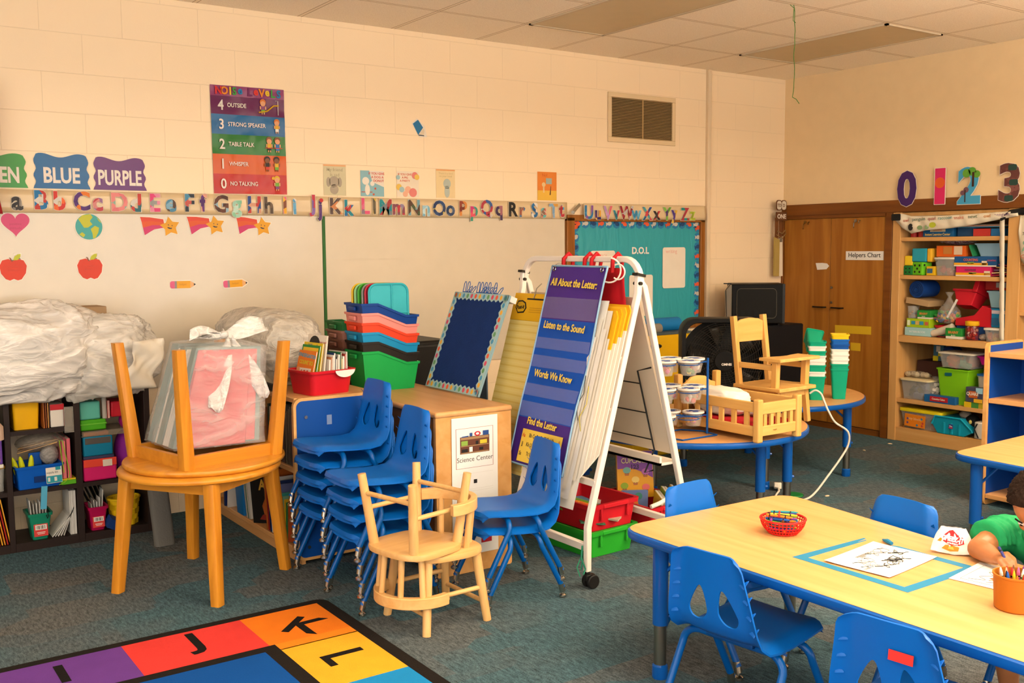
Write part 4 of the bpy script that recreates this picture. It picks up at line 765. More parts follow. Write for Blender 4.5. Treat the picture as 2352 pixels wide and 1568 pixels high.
t=thing('plush_toy','black and white plush toy poking out of the teal hopper bin','plush',(.09,-1.665,Z5+.0)); MB().ball((0,-.01,.10),(.05,.055,.055),14,9).build('body',mat('#1c1b1a',.95),t); MB().ball((0,.045,.145),(.035,.045,.03),12,8).build('muzzle',mat('#a89a8e',.95),t); MB().ball((-.045,-.02,.105),(.008,.012,.016),8,6).build('nose',mat('#d8c46a',.6),t)
t=thing('sewing_case','white plastic case with a black strap at the lowest shelf end','case',(.06,-1.80,Z5)); MB().prism(rrect(.13,.13,.03),0,.12).build('case_body',mat('#d8d0c2',.4),t,rot=(0,0,0),bevel=.008); MB().tube([(-.07,.03,.11),(-.073,.05,.07),(-.07,.02,.01)],.005,6).build('strap',BLACK,t)
gbox('game_box','orange topped box on the second bookcase behind the animal curtain','box',-2.06,-2.16,1.361,1.48,.2,'#c8782a',x=.05)
gbox('game_box','cream box on the second bookcase under the curtain','box',-2.06,-2.2,1.021,1.1,.2,'#d8c8a8',x=.05)
gbox('game_box','dim blue box inside the second bookcase behind the blue lined shelf unit','box',-2.06,-2.22,.601,.70,.2,'#3a5a8a',x=.05)
# ---------------------------------------------------------------- dark cube shelf with its contents
DK=mat('#2a1c17',.5)
t=thing('cube_shelf','dark espresso cube shelf under the plastic bags','shelf',(0,0,0))
b=MB()
for x0,x1 in ((-6.62,-6.59),(-6.295,-6.27),(-5.965,-5.938),(-5.647,-5.617),(-5.305,-5.275)): b.bx(x0,x1,-.30,-.017,0,.865)
b.build('upright',DK,t,bevel=.002)
MB().bx(-6.62,-5.275,-.302,-.017,.865,.89).build('top',DK,t,bevel=.002); MB().bx(-6.59,-5.305,-.298,-.017,.0,.042).build('bottom',DK,t)
for x0,x1 in ((-6.27,-5.965),(-5.938,-5.647)): MB().bx(x0,x1,-.298,-.017,.578,.60).build('shelf_board',DK,t)
for x0,x1 in ((-6.27,-5.965),(-5.938,-5.647),(-5.617,-5.305)): MB().bx(x0,x1,-.298,-.017,.282,.304).build('shelf_board',DK,t)
def abox(name,label,cat,x0,x1,y0,y1,z0,z1,col,bev=.003,rz=0,parts=None,group=None,rough=.45):
    t=thing(name,label,cat,((x0+x1)/2,(y0+y1)/2,z0),rz,group); w,d,h=(x1-x0)/2,(y1-y0)/2,z1-z0
    MB().bx(-w,w,-d,d,0,h).build('case_body',mat(col,rough),t,bevel=bev)
    if parts:
        for nm,q,c in parts: MB().bx(*q).build(nm,mat(c,.45),t,bevel=.001)
    return t
def book(label,x0,x1,y0,y1,z0,z1,col,rot=(0,0,0),group=None,name='book',page='#e9dfcd',spine='y-'):
    """closed book: cover boards plus a page block; spine side faces spine direction"""
    w,d,h=x1-x0,y1-y0,z1-z0
    t=thing(name,label,'book',((x0+x1)/2,(y0+y1)/2,z0),rot,group); k=.0015
    thin='x' if w<d and w<h else 'y'
    b=MB()
    if thin=='x':
        b.bx(-w/2,-w/2+k,-d/2,d/2,0,h).bx(w/2-k,w/2,-d/2,d/2,0,h)
        sy=-1 if spine=='y-' else 1; b.bx(-w/2,w/2,*(sorted((sy*d/2,sy*(d/2-k)))),0,h)
        b.build('cover',mat(col,.4),t); MB().bx(-w/2+k,w/2-k,*sorted((sy*(d/2-k),-sy*(d/2-.003))),.003,h-.003).build('pages',mat(page,.8),t)
    else:
        b.bx(-w/2,w/2,-d/2,-d/2+k,0,h).bx(-w/2,w/2,d/2-k,d/2,0,h)
        sx=-1 if spine=='x-' else 1; b.bx(*(sorted((sx*w/2,sx*(w/2-k)))),-d/2,d/2,0,h)
        b.build('cover',mat(col,.4),t); MB().bx(*sorted((sx*(w/2-k),-sx*(w/2-.003))),-d/2+k,d/2-k,.003,h-.003).build('pages',mat(page,.8),t)
    return t
random.seed(21)
# top row
t=thing('yellow_bin','yellow plastic bin in the top row of the cube shelf','bin',(-5.860,-.19,.601)); MB().tub(.11,.16,.125,.19,.17,.003,.012,.006,.012).build('bin_body',mat('#f0b312',.35),t); MB().bx(-.05,.05,-.07,.07,.006,.15).build('papers',mat('#b5322c',.7),t)
for k,c in enumerate(('#b5652a','#8f4a22','#c98a4a')): book('thin %s book beside the yellow bin in the cube shelf'%('rust brown','dark brown','tan')[k],-5.787+.010*k,-5.779+.010*k,-.29,-.06,.601,.75-.012*k,c,group='thin brown books by the yellow bin')
abox('flash_card_box','white and red box beside the brown books in the cube shelf','box',-5.752,-5.690,-.285,-.14,.601,.715,'#e4dacc',parts=[('red_side',(.031,.034,-.073,.073,0,.114),'#c2242c'),('red_top',(-.031,.031,-.074,-.0725,.085,.114),'#c2242c')])
t=thing('plastic_bag','small grey clear bag hanging over the cube shelf edge','bag',(-5.665,-.30,.55)); MB().bx(-.028,.016,-.006,.0,.02,.15).build('bag_film',film('#b0a698',.45,.2,'bag_film'),t); MB().bx(-.02,.01,-.003,-.001,.05,.14).build('contents',mat('#8a7f72',.7),t)
# second column pile (open double-height cube)
abox('pencil_pouch','hot pink pencil box with an orange flap','box',-5.610,-5.448,-.29,-.10,.305,.415,'#dc1f6c',.008,parts=[('flap',(-.080,.080,-.098,-.094,.072,.112),'#ee4a34'),('sticker',(.012,.058,-.1005,-.098,.07,.105),'#ecdcc4')])
abox('storage_box','teal box printed upside down lying on the pink pencil box','box',-5.606,-5.462,-.285,-.09,.432,.532,'#0f7ea2',.006,parts=[('name_plate',(-.062,.062,-.0995,-.097,.062,.094),'#5d5650')])
tag(MB().bx(-.075,.075,-.09,.09,0,.017).build('flat_case',mat('#3f4060',.5),loc=(-5.532,-.19,.4145),bevel=.003),'slim navy case between the teal box and the pink pencil box','case')
t=thing('card_tray','clear tray of orange cards on the teal box','tray',(-5.50,-.19,.533)); MB().bx(-.11,.11,-.095,.095,0,.028).build('tray_body',film('#a89a84',.5,.2,'clear_plastic'),t); MB().bx(-.10,.02,-.09,.06,.004,.02).build('cards',mat('#d8764a',.5),t)
abox('pencil_box','lime green pencil box in the cube shelf pile','box',-5.612,-5.485,-.27,-.12,.5615,.617,'#4fae1e',.008,parts=[('lid_rim',(-.065,.065,-.078,.076,.03,.036),'#74c83a')])
abox('pencil_box','mint green container above the lime pencil box','box',-5.612,-5.512,-.27,-.14,.618,.71,'#5fb8a4',.008)
abox('pencil_box','red case half hidden behind the honey coloured table leg','box',-5.46,-5.35,-.27,-.12,.62,.70,'#c41f2e',.008)
t=thing('zip_bag','magenta and violet soft pouch in the cube shelf corner','pouch',(-5.378,-.20,.305)); MB().ball((0,0,.12),(.06,.075,.12),16,10).build('pouch_body',mat('#8a1f8c',.7,bump=.4,bs=30),t); MB().ball((.01,-.02,.285),(.045,.06,.05),14,8).build('top_fold',mat('#a0126a',.7,bump=.4,bs=30),t)
tag(MB().cyl((0,0,0),(0,0,.11),.012,n=10).cyl((0,0,.11),(0,0,.14),.012,.004,n=10).build('glue_stick',mat('#b9aea0',.4),loc=(-5.49,-.26,.618)),'grey tube standing beside the mint green container','tube')
tag(MB().box((0,0,.045),(.012,.1,.09)).build('card_deck',patch(['#c8443a','#e8dccc'],60,.5,'x'),loc=(-5.472,-.22,.618)),'red and white patterned card deck in the cube shelf','cards')
# middle row, first column
t=thing('tool_caddy','blue plastic tool caddy with yellow markers and a printed label','caddy',(-5.818,-.20,.305),rad(4))
b=MB().tub(.195,.16,.215,.19,.115,.004,.012,.006,.012); b.build('caddy_body',mat('#0f5cc0',.35),t)
MB().bx(-.105,.105,-.006,.006,.02,.10).bx(-.03,.03,-.008,.008,.10,.165).build('handle',mat('#0f54b0',.35),t,bevel=.004)
b=MB(); b.T=Matrix.Translation((.062,-.0955,.062))@Matrix.Rotation(pi/2-.12,4,'X')
b.m(0).prism(rrect(.075,.09,.003),0,.001); b.m(1).bx(-.036,.036,-.043,-.008,.001,.0014); b.m(1).bx(.008,.032,.018,.04,.001,.0014); b.m(2).text('supply kit',.014,(-.008,.008,.0015)); b.m(0).bx(-.03,-.02,-.035,-.015,.0014,.0017).bx(.0,.012,-.035,-.015,.0014,.0017)
b.build('label',[mat('#e6e0d2',.4),mat('#2f9aa6',.4),mat('#4a5a60')],t)
MB().bx(-.03,.02,-.0935,-.090,.03,.06).build('recess',mat('#08306e',.5),t)
for k,(dx,tz,an) in enumerate(((-.085,.09,-.22),(-.058,.10,-.16),(-.03,.115,.06))):
    b=MB(); b.lathe([(.009,0),(.013,.03),(.0135,.07),(.009,.10),(.003,.112)],12)
    tag(b.build('marker',mat('#d6da1a',.4),loc=(-5.818+dx,-.235,.305+.05),rot=(rad(6),an,0)),('fluorescent yellow marker nearest the cube shelf divider','fluorescent yellow marker in the middle of the blue caddy group','tallest fluorescent yellow marker beside the caddy handle')[k],'marker','yellow markers in the blue caddy')
t=thing('plastic_bag','clear bag of wooden sticks on top of the blue caddy','bag',(-5.80,-.17,.485)); b=MB()
for k in range(7): b.m(k%2).box((-.01+.006*k,-.06+.02*k,.012+.006*(k%3)),(.19,.012,.004),(0,rad(-14+2*k),.1*(k-3)))
b.build('craft_sticks',[mat('#d9a86a',.7),mat('#8a6a4a',.7)],t); b=MB().ball((.02,0,.03),(.125,.085,.045),18,10); b.build('bag_film',film('#b3a594',.34,.15,'bag_film',22),t)
t=thing('plastic_bag','crumpled grey bag of papers tucked into the blue caddy','bag',(-5.755,-.22,.425)); MB().ball((0,0,.03),(.045,.04,.05),12,8).build('bag_film',film('#a8a29c',.7,.2,'bag_film',35),t)
for k,(x,c) in enumerate(((-5.697,'#e8787c'),(-5.675,'#e06a74'))): book('%s pink folder standing beside the blue caddy'%('paler','deeper')[k],x-.010,x+.010,-.28,-.05,.335,.525+.01*k,c,group='pink folders beside the blue caddy')
t=thing('note_pad','lime green pad lying under the pink folders','pad',(-5.682,-.19,.3045)); MB().bx(-.035,.035,-.1,.1,0,.022).build('pad_body',mat('#5fb41f',.5),t,bevel=.002); MB().bx(-.034,.034,-.095,.098,.022,.0295).build('top_sheets',mat('#e6c01e',.5),t)
t=thing('wire_stand','bent lime green wire stand before the pink folders','wire',(-5.70,-.30,.31)); MB().tube([(-.03,0,.0),(-.005,-.004,.01),(.018,-.004,.03),(.022,-.004,.06),(.01,0,.13),(-.005,0,.22),(-.02,0,.225),(-.012,0,.14),(-.004,0,.06)],.0022,6).build('wire',mat('#8fc02a',.4),t)
# bottom row
t=thing('label_bin','sea green bin with a red barcode label full of papers','bin',(-5.822,-.225,.043)); MB().tub(.07,.10,.105,.14,.135,.003,.012,.006,.014).build('bin_body',mat('#1f8a6a',.35),t)
def barcode(par,y,z,w,h,tilt,red='#d8382f'):
    b=MB(); b.T=Matrix.Translation((0,y,z))@Matrix.Rotation(pi/2-tilt,4,'X')
    b.m(0).bx(-w/2,w/2,-h/2,h/2,0,.001); b.m(1).bx(-w*.4,w*.42,-h*.12,h*.16,.001,.0014); b.m(3).prism(circ(w*.16,12,-w*.3,h*.33),.001,.0014)
    for i in range(8): x=-w*.33+i*w*.085; b.m(2).bx(x,x+w*(.02+.02*(i%3)),-h*.08,h*.12,.0014,.0017)
    b.m(1).bx(-w*.3,w*.3,-h*.3,-h*.26,.001,.0014).bx(-w*.25,w*.25,-h*.38,-h*.35,.001,.0014).bx(-w*.1,w*.42,h*.3,h*.34,.001,.0014).bx(-w*.1,w*.42,h*.4,h*.44,.001,.0014)
    b.build('label',[mat(red,.4),mat('#f0e4d6',.4),mat('#22201e'),mat('#e8b83a')],par)
barcode(t,-.0635,.062,.064,.085,.15)
def papers(label,cx,cy,z,n,h,dx,tilt0,tilt1,c=('#e6e0d6','#d2ccc2','#f0ece4'),grp=None,cat='booklet',d=.18,hv=0):
    for k in range(n):
        f=k/max(1,n-1); a=tilt0+(tilt1-tilt0)*f
        o=MB().bx(-.0016,.0016,-d/2,d/2,0,h*(1-hv*random.random())).build('booklet',mat(c[k%len(c)],.7),loc=(cx+dx*k,cy,z+.0016*abs(sin(a))),rot=(0,a,0)); tag(o,label,cat,grp)
papers('white booklet standing in the sea green labelled bin',-5.846,-.225,.05,6,.20,.0085,-.10,.10,grp='booklets in the sea green bin',d=.075,hv=.2)
papers('white booklet fanned against the cube shelf divider',-5.768,-.20,.0425,5,.15,.0135,.72,.36,grp='booklets fanned in the bottom cube',d=.15)
papers('white booklet standing upright against the cube shelf divider',-5.680,-.19,.0425,7,.225,.0044,.0,.0,grp='booklets upright in the bottom cube',d=.17)
t=thing('lanyard','light blue strap with a clip dangling from the caddy','strap',(-5.80,-.306,.30)); MB().bx(-.014,.014,-.0015,.0015,-.10,.015).build('strap_body',mat('#58b0d0',.6),t,rot=(0,.08,0)); MB().tube([(.006,0,-.10),(.010,0,-.118),(.014,0,-.14),(.008,0,-.15),(.004,0,-.13)],.002,6).build('clip',BLACK,t)
t=thing('label_bin','magenta bin with a red barcode label full of papers','bin',(-5.548,-.22,.043)); MB().tub(.065,.10,.09,.14,.125,.003,.012,.006,.014).build('bin_body',mat('#b8124e',.35),t); barcode(t,-.063,.058,.058,.08,.14)
papers('grey white booklet standing in the magenta labelled bin',-5.568,-.22,.05,5,.20,.009,-.05,.09,grp='booklets in the magenta bin',d=.075,hv=.35)
t=thing('woven_basket','yellow woven plastic basket in the bottom cube','basket',(-5.405,-.215,.043))
b=MB(); n=32
def bk(z,k): 
    f=z/.14; return [((.066+.012*f+.0025*(1 if (i//2+k)%2 else -1))*cos(2*pi*i/n),(.062+.010*f+.0025*(1 if (i//2+k)%2 else -1))*sin(2*pi*i/n),z) for i in range(n)]
rg=[]
for k in range(5): rg+=[bk(.028*k+.001,k),bk(.028*k+.0265,k)]
rg+=[[(.9*x,.9*y,z) for x,y,z in rg[-1]],[(.85*x,.85*y,.006) for x,y,z in rg[0]]]
b.loft(rg); b.build('basket_body',mat('#e0b412',.4),t,ang=20); MB().tube([((.080)*cos(a),.074*sin(a),.14) for a in [2*pi*i/28 for i in range(28)]],.006,6,closed=True).build('rim',mat('#e4ba1c',.4),t)
tag(MB().box((0,0,.03),(.05,.06,.05),(.3,.5,.2)).build('fabric_scrap',mat('#173a78',.8),loc=(-5.483,-.285,.046)),'crumpled navy cloth between the magenta bin and the yellow basket','cloth')
papers('dark grey book leaning behind the yellow basket',-5.50,-.075,.043,5,.215,.016,-.42,-.30,c=('#2a2826','#8a857c','#1f1d1c'),grp='books leaning behind the yellow basket',cat='book',d=.10)
tag(MB().box((0,0,.11),(.006,.1,.22),(0,.1,0)).build('book',mat('#4f6a2a',.5),loc=(-5.345,-.13,.043)),'olive green book at the bottom cube end','book')
# leftmost column, partly outside the picture
for k in range(9): tag(MB().box((0,0,.115),(.005,.2,.23),(0,rad(-9),0)).build('folder',mat(('#e08a1e','#b8281e','#e6a02a')[k%3],.5),loc=(-6.075+.012*k,-.19,.0435)),'orange or red folder leaning in the bottom cube at the picture edge','folder','folders in the edge cube')
abox('craft_box','purple box with a yellow panel at the picture edge','box',-6.05,-5.975,-.285,-.10,.445,.575,'#6a3f9a',parts=[('panel',(-.03,.026,-.0945,-.0922,.012,.10),'#eab42a')])
abox('craft_box','white box under the purple box at the picture edge','box',-6.05,-5.972,-.285,-.10,.425,.444,'#e6dccc')
ctub('clear_tub','clear jar with a yellow band at the picture edge',.075,.09,.115,(-6.01,-.23,.305),'#d89a1e',['#3f6a6a','#2a4a5a'],cc=6)
t=thing('cloth_roll','rolled cream fabric drooping from the top cube at the picture edge','cloth',(-6.02,-.28,.60)); MB().tube([(-.1,0,.07),(-.02,-.03,.06),(.02,-.05,.02),(.03,-.055,-.03)],[.05,.05,.035,.02],10).build('roll',mat('#c9a890',.8),t)
# grey padded board leaning at the shelf end
t=thing('bolster','grey fabric covered board leaning at the end of the cube shelf','cushion',(-5.318,-.592,0)); b=MB()
b.loft([[(x*1.0+dx,y+dy,z) for x,y in rrect(.10,.05,.02,3)] for z,dx,dy in ((0.0,.012,.0),(.10,.008,.012),(.22,.002,.03),(.36,-.004,.05),(.5,-.01,.065))]); b.build('pad',mat('#6f6b64',.9,bump=.4,bs=120),t)
# ---------------------------------------------------------------- plastic covered heaps
def heap(name,label,c,r,seed,mm,zmin=None,amp=.05,nu=150,nv=90,front=None,cat='bag',gather=None):
    """sagging plastic-covered lump: soft bulges, sharp folds that run down from the gathered point"""
    b=MB(); vs=[]; g=Vector(gather or (.35,-.9,-.25)).normalized()
    for j in range(nv+1):
        th=pi*j/nv
        for i in range(nu):
            ph=2*pi*i/nu
            d=Vector((sin(th)*cos(ph),sin(th)*sin(ph),-cos(th)))
            p=Vector((abs(d.x)**.75*math.copysign(1,d.x),abs(d.y)**.7*math.copysign(1,d.y),abs(d.z)**.8*math.copysign(1,d.z)))
            q=d*1.5+Vector((seed,seed*.7,0))
            big=noise.noise(q)+.5*noise.noise(q*2.1)
            # folds radiating from g: angle about g at high frequency, wandering with distance
            ax=g.cross(Vector((0,0,1))).normalized(); ay=g.cross(ax); an=math.atan2(d.dot(ax),d.dot(ay)); di=math.acos(max(-1,min(1,d.dot(g))))
            w1=noise.noise((an*3.1+seed,di*1.3,1))+.6*noise.noise((an*6.3+seed,di*2.2,4)); fold=(1-min(1,abs(w1)*3.2))**2
            w2=noise.noise((d.x*3+d.z*4+seed,d.z*1.6-d.x,d.y*2)); fold2=(1-min(1,abs(w2)*4))**2
            s=1+amp*(2.6*big+.85*fold*min(1,di*1.5)+.55*fold2-.35)
            P=Vector((c[0]+r[0]*p.x*s,c[1]+r[1]*p.y*(1+.6*(s-1)),c[2]+r[2]*p.z*s))
            if front is not None:
                if P.y>-.312 and P.z<.897: P.z=.897+.01*abs(noise.noise(q*3))
                if P.y<=-.312: P.z=max(P.z,front(P.x)+.012*noise.noise((P.x*9,P.y*9,seed)))
                P.y=min(P.y,-.022)
            elif zmin is not None: P.z=max(P.z,zmin)
            vs.append(P)
    fs=[]
    for j in range(nv):
        for i in range(nu): a=j*nu+i; e=j*nu+(i+1)%nu; fs.append((a,e,e+nu,a+nu))
    o=b.add(vs,fs).build(name,mm,ang=180)
    return tag(o,label,cat)
MILK=film('#f4ece2',.74,.2,'milky_plastic',5); MILK2=film('#ece4d8',.55,.2,'milky_plastic',4)
heap('covered_heap','large pile under crumpled milky plastic above the yellow bin',(-5.93,-.26,.985),(.46,.18,.245),2.3,MILK,front=lambda x:.735,amp=.06,gather=(.55,-.75,-.1))
heap('covered_heap','lower pile under cloudy plastic beside the upturned table legs',(-5.50,-.24,.925),(.28,.155,.225),7.9,MILK2,front=lambda x:.665,amp=.065,gather=(.1,-.6,.75))
tag(MB().box((0,0,0),(.30,.16,.27),(0,0,.05)).build('carton',mat('#a98a68',.8),loc=(-5.60,-.14,1.055),bevel=.004),'brown carton corner showing above the cloudy plastic','box')
abox('storage_box','grey box showing faintly inside the large plastic pile','box',-6.10,-5.75,-.24,-.06,.898,1.08,'#8a9a96')
abox('storage_box','pink box showing faintly inside the lower plastic pile','box',-5.62,-5.40,-.24,-.08,.898,1.0,'#b88a84')
b=MB(); vs=[];fs=[]; n=14
for j in range(n+1):
    for i in range(n+1):
        u,v=i/n-.5,j/n-.5; vs.append((.17*u+.02*sin(v*7),-.03*abs(sin(3*u+5*v))-.02*noise.noise((u*4,v*4,1)),.25*v+.05*u))
for j in range(n):
    for i in range(n): a=j*(n+1)+i; fs.append((a,a+1,a+n+2,a+n+1))
o=b.add(vs,fs).build('crumpled_paper',mat('#f1e6d4',.7),loc=(-5.335,-.425,.90),rot=(0,.25,.3),ang=180); o.modifiers.new('t','SOLIDIFY').thickness=.002; tag(o,'stiff crumpled white sheet on the front of the cloudy plastic','paper')
# ---------------------------------------------------------------- two stacked round tables
def wtable(label,loc,rot):
    t=thing('round_table',label,'table',loc,rot)
    b=MB(); b.lathe([(.0,.507),(.335,.507),(.346,.511),(.349,.517),(.349,.523),(.345,.530),(.338,.535),(.0,.535)],64,cap=(0,0)); b.build('tabletop',HONEYX,t)
    b=MB(); q=.215
    b.bx(-q,q,-q-.011,-q+.011,.455,.507).bx(-q,q,q-.011,q+.011,.455,.507).bx(-q-.011,-q+.011,-q,q,.455,.507).bx(q-.011,q+.011,-q,q,.455,.507); b.build('apron',HONEYX,t)
    for sx,sy in ((1,1),(-1,1),(-1,-1),(1,-1)):
        b=MB(); ring=lambda x,y,z,s:[(sx*x+a*s,sy*y+c*s,z) for a,c in rrect(1,1,.18,2)]
        b.loft([ring(.257,.257,0,.044),ring(.216,.216,.507,.056)]); b.build('leg',HONEY,t)
    return t
wtable('lower honey coloured round table standing on its four legs',(-5.318,-1.254,0),rad(-9.7-45))
wtable('upper honey coloured round table turned upside down with its legs in the air',(-5.290,-1.235,1.071),(pi,0,rad(-31.6+45)))
# bag of folders on it
t=thing('folder_bag','clear knotted plastic bag of grey and pink folders on the upturned table','bag',(0,0,0))
N,Lf,Rt=Vector((-5.455,-1.33,.60)),Vector((-5.488,-1.02,.60)),Vector((-5.075,-1.352,.60)); N2,L2,R2_=Vector((-5.33,-1.31,1.055)),Vector((-5.36,-1.03,1.055)),Vector((-5.045,-1.325,1.045))
N.z=.622; Lf.z=.622; Rt.z=.622
def slab(a0,a1,d0,d1,z0,z1,nm,mm):
    """sheet stack between fractions a (along the front) and d (depth), z fractions"""
    def P(a,d,z): 
        B=N+(Rt-N)*a+(Lf-N)*d; T=N2+(R2_-N2)*a+(L2-N2)*d; return B+(T-B)*z
    return MB().loft([[P(a0,d0,z0),P(a1,d0,z0),P(a1,d1,z0),P(a0,d1,z0)],[P(a0,d0,z1),P(a1,d0,z1),P(a1,d1,z1),P(a0,d1,z1)]]).build(nm,mm,t,bevel=.003)
GG=mat('#7f9692',.6); PK=mat('#d8565e',.6)
slab(0,1,.03,.2,.0,.995,'grey_folder',GG); slab(.03,.93,.0,.028,.02,.97,'pink_folder',PK)
slab(0,1,.72,.96,.0,1,'grey_folder',mat('#8aa09c',.6)); slab(0,.98,.45,.62,.0,.985,'grey_folder',GG)
for k,d in enumerate((.215,.27,.32,.37,.41,.65,.69)): slab(.01,.97,d,d+.018,.0,.96-.02*(k%3),'paper_sheets',mat('#e9e2d6',.7))
slab(.03,.80,-.055,-.01,.0,.80,'pink_folder',mat('#cc4a52',.6))
b=MB(); rg=[]; n=56
def per(f,z):
    C=[(-.02,-.10),(1.02,-.10),(1.02,1.02),(-.02,1.02)]; k=f*4; i=int(k)%4; q=k-int(k); a=C[i][0]*(1-q)+C[(i+1)%4][0]*q; d=C[i][1]*(1-q)+C[(i+1)%4][1]*q
    B=N+(Rt-N)*a+(Lf-N)*d; T=N2+(R2_-N2)*a+(L2-N2)*d; return B+(T-B)*z
K=Vector((-5.185,-1.235,1.085))
for j,z in enumerate([-.005,.03,.1,.2,.3,.4,.5,.6,.7,.8,.9,.97,1.01]):
    rg.append([per(i/n,z)+Vector((.010*noise.noise((i*.7,z*3,0)),.010*noise.noise((i*.7,z*3,5)),0)) for i in range(n)])
for f,dz in ((.45,.008),(.8,.012),(.94,.02)): rg.append([per(i/n,1.01).lerp(K,f)+Vector((.006*sin(i*1.9),.006*cos(i*2.3),dz*(1-f)+.01*f*sin(i*2.1)*(1-f))) for i in range(n)])
b.loft(rg,(1,0)); b.build('bag_film',film('#f6efe8',.24,.16,'bag_film',5),t,ang=180)
b=MB(); b.ball((K.x,K.y,K.z+.012),(.022,.022,.018),12,8)
def ear(p,d,w,L,nn=10,mb=b):
    d=Vector(d).normalized(); s=d.cross(Vector((-.55,-.8,.12))).normalized(); vs=[];fs=[]
    for i in range(nn+1):
        f=i/nn; ww=w*(.15+1.1*f*(1.25-f)); cc=Vector(p)+d*L*f+Vector((0,0,-.03*f*f*(1 if d.z>-.5 else 0)))
        for q in range(5): g=(q-2)/2; vs.append(cc+s*ww*g+Vector((0,0,.012*cos(g*3+f*4))))
    for i in range(nn):
        for q in range(4): a=i*5+q; fs.append((a,a+1,a+6,a+5))
    mb.add(vs,fs)
ear((K.x,K.y,K.z+.012),(1,.1,.28),.075,.21); ear((K.x,K.y,K.z+.012),(-1,-.30,.20),.05,.18); ear((K.x,K.y-.05,K.z+.0),(-.32,-.30,-1),.075,.33,14); ear((K.x+.02,K.y-.05,K.z+.0),(.42,-.30,-1),.06,.30,14); ear((K.x,K.y,K.z+.01),(.3,.3,.8),.02,.05)
o=b.build('knot',film('#faf5ee',.72,.3,'bag_film',14),t,ang=180); o.modifiers.new('thick','SOLIDIFY').thickness=.002
# ---------------------------------------------------------------- low bookcase with the blue end panel
t=thing('low_bookcase','maple low bookcase with a blue end panel behind the chair stacks','bookcase',(0,0,0))
X0,X1,Y0,Y1,ZT=-4.905,-4.475,-1.326,-.07,.79
MB().bx(X0+.012,X1,Y0+.02,Y1,ZT-.024,ZT).build('top',MAPLEY,t,bevel=.004)
p=MB().prism(rrect(X1-X0,ZT-.022,.04,5,(X0+X1)/2,(ZT+.022)/2),0,.02).build('end_panel',wood('#e6b372','#d89f58','Z',.4,4),t,loc=(0,Y0+.02,0),rot=(pi/2,0,0))
MB().prism(rrect(X1-X0-.028,ZT-.05,.03,5,(X0+X1)/2,(ZT+.022)/2),0,.002).build('blue_laminate',mat('#0b4a9c',.4),p,loc=(0,0,.0192))
for x,z in ((-4.845,.70),(-4.845,.085)): MB().cyl((x,z,.021),(x,z,.026),.008,n=10).build('bolt',CHROME,p)
MB().bx(-4.74,-4.715,.655,.70,.0213,.0222).build('sticker',mat('#7f93b8',.3),p)
MB().bx(X0+.01,X1,Y1-.02,Y1,.02,ZT-.024).build('end_panel',MAPLEZ,t); MB().bx(X1-.012,X1,Y0+.02,Y1-.02,.05,ZT-.024).build('back_panel',mat('#b98a52',.6),t)
for z in (.455,.075): MB().bx(X0+.015,X1-.012,Y0+.02,Y1-.02,z-.024,z).build('shelf',MAPLEY,t,bevel=.003)
MB().bx(X0+.03,X0+.05,Y0+.02,Y1-.02,.0,.051).build('plinth',MAPLEY,t)
# books on its two shelves (spines towards the cube shelf)
t=thing('storage_bin','blue plastic file bin on the low bookcase bottom shelf','bin',(-4.80,-.52,.0755)); MB().tub(.17,.11,.19,.13,.24,.003,.01,.004,.008).build('bin_body',mat('#1769a6',.4),t)
tag(MB().box((0,0,.1),(.19,.01,.2),(rad(8),0,0)).build('notebook',mat('#e6ddcf',.6),loc=(-4.80,-.36,.0755)),'white notebook beyond the blue file bin','notebook')
tag(MB().box((0,0,.12),(.19,.02,.24)).build('notebook',mat('#1c2f66',.5),loc=(-4.80,-.30,.0755)),'navy binder at the wall end of the low bookcase','binder')
y=-.615; random.seed(9)
for k,(c,h,th,wd) in enumerate([('#e4dcce',.25,.007,'white paperback'),('#d8d2c6',.25,.008,'off white paperback'),('#2f7a42',.245,.006,'green edged paperback'),('#efe6d8',.25,.010,'thick white paperback'),('#e0d6c4',.24,.008,'ivory paperback')]):
    book(wd+' leaning beside the blue file bin',-4.885,-4.70,y-th,y,.0755+.003,.0755+h,c,rot=(rad(-13),0,0),group=None,spine='x-'); y-=th+.004
y=-.90
for k,(c,h,th,wd) in enumerate([('#d9722a',.29,.007,'orange spined'),('#b02c26',.26,.007,'dark red'),('#1f2f5c',.25,.011,'navy'),('#e6e0d6',.27,.012,'white spined'),('#8a3040',.25,.006,'maroon'),('#2a3a6a',.26,.012,'deep blue'),('#6a6f9a',.25,.010,'lavender grey'),('#3f9a8c',.22,.014,'sea green'),('#7fb08c',.21,.010,'pale green'),('#e3b42a',.20,.010,'yellow'),('#3a8a4a',.19,.010,'leaf green'),('#c8582a',.20,.009,'rust')]):
    book(wd+' book standing on the low bookcase bottom shelf',-4.885,-4.70,y-th,y,.0785,.0785+h,c,rot=(rad(-7 if k<7 else 4),0,0),spine='x-'); y-=th+.0145
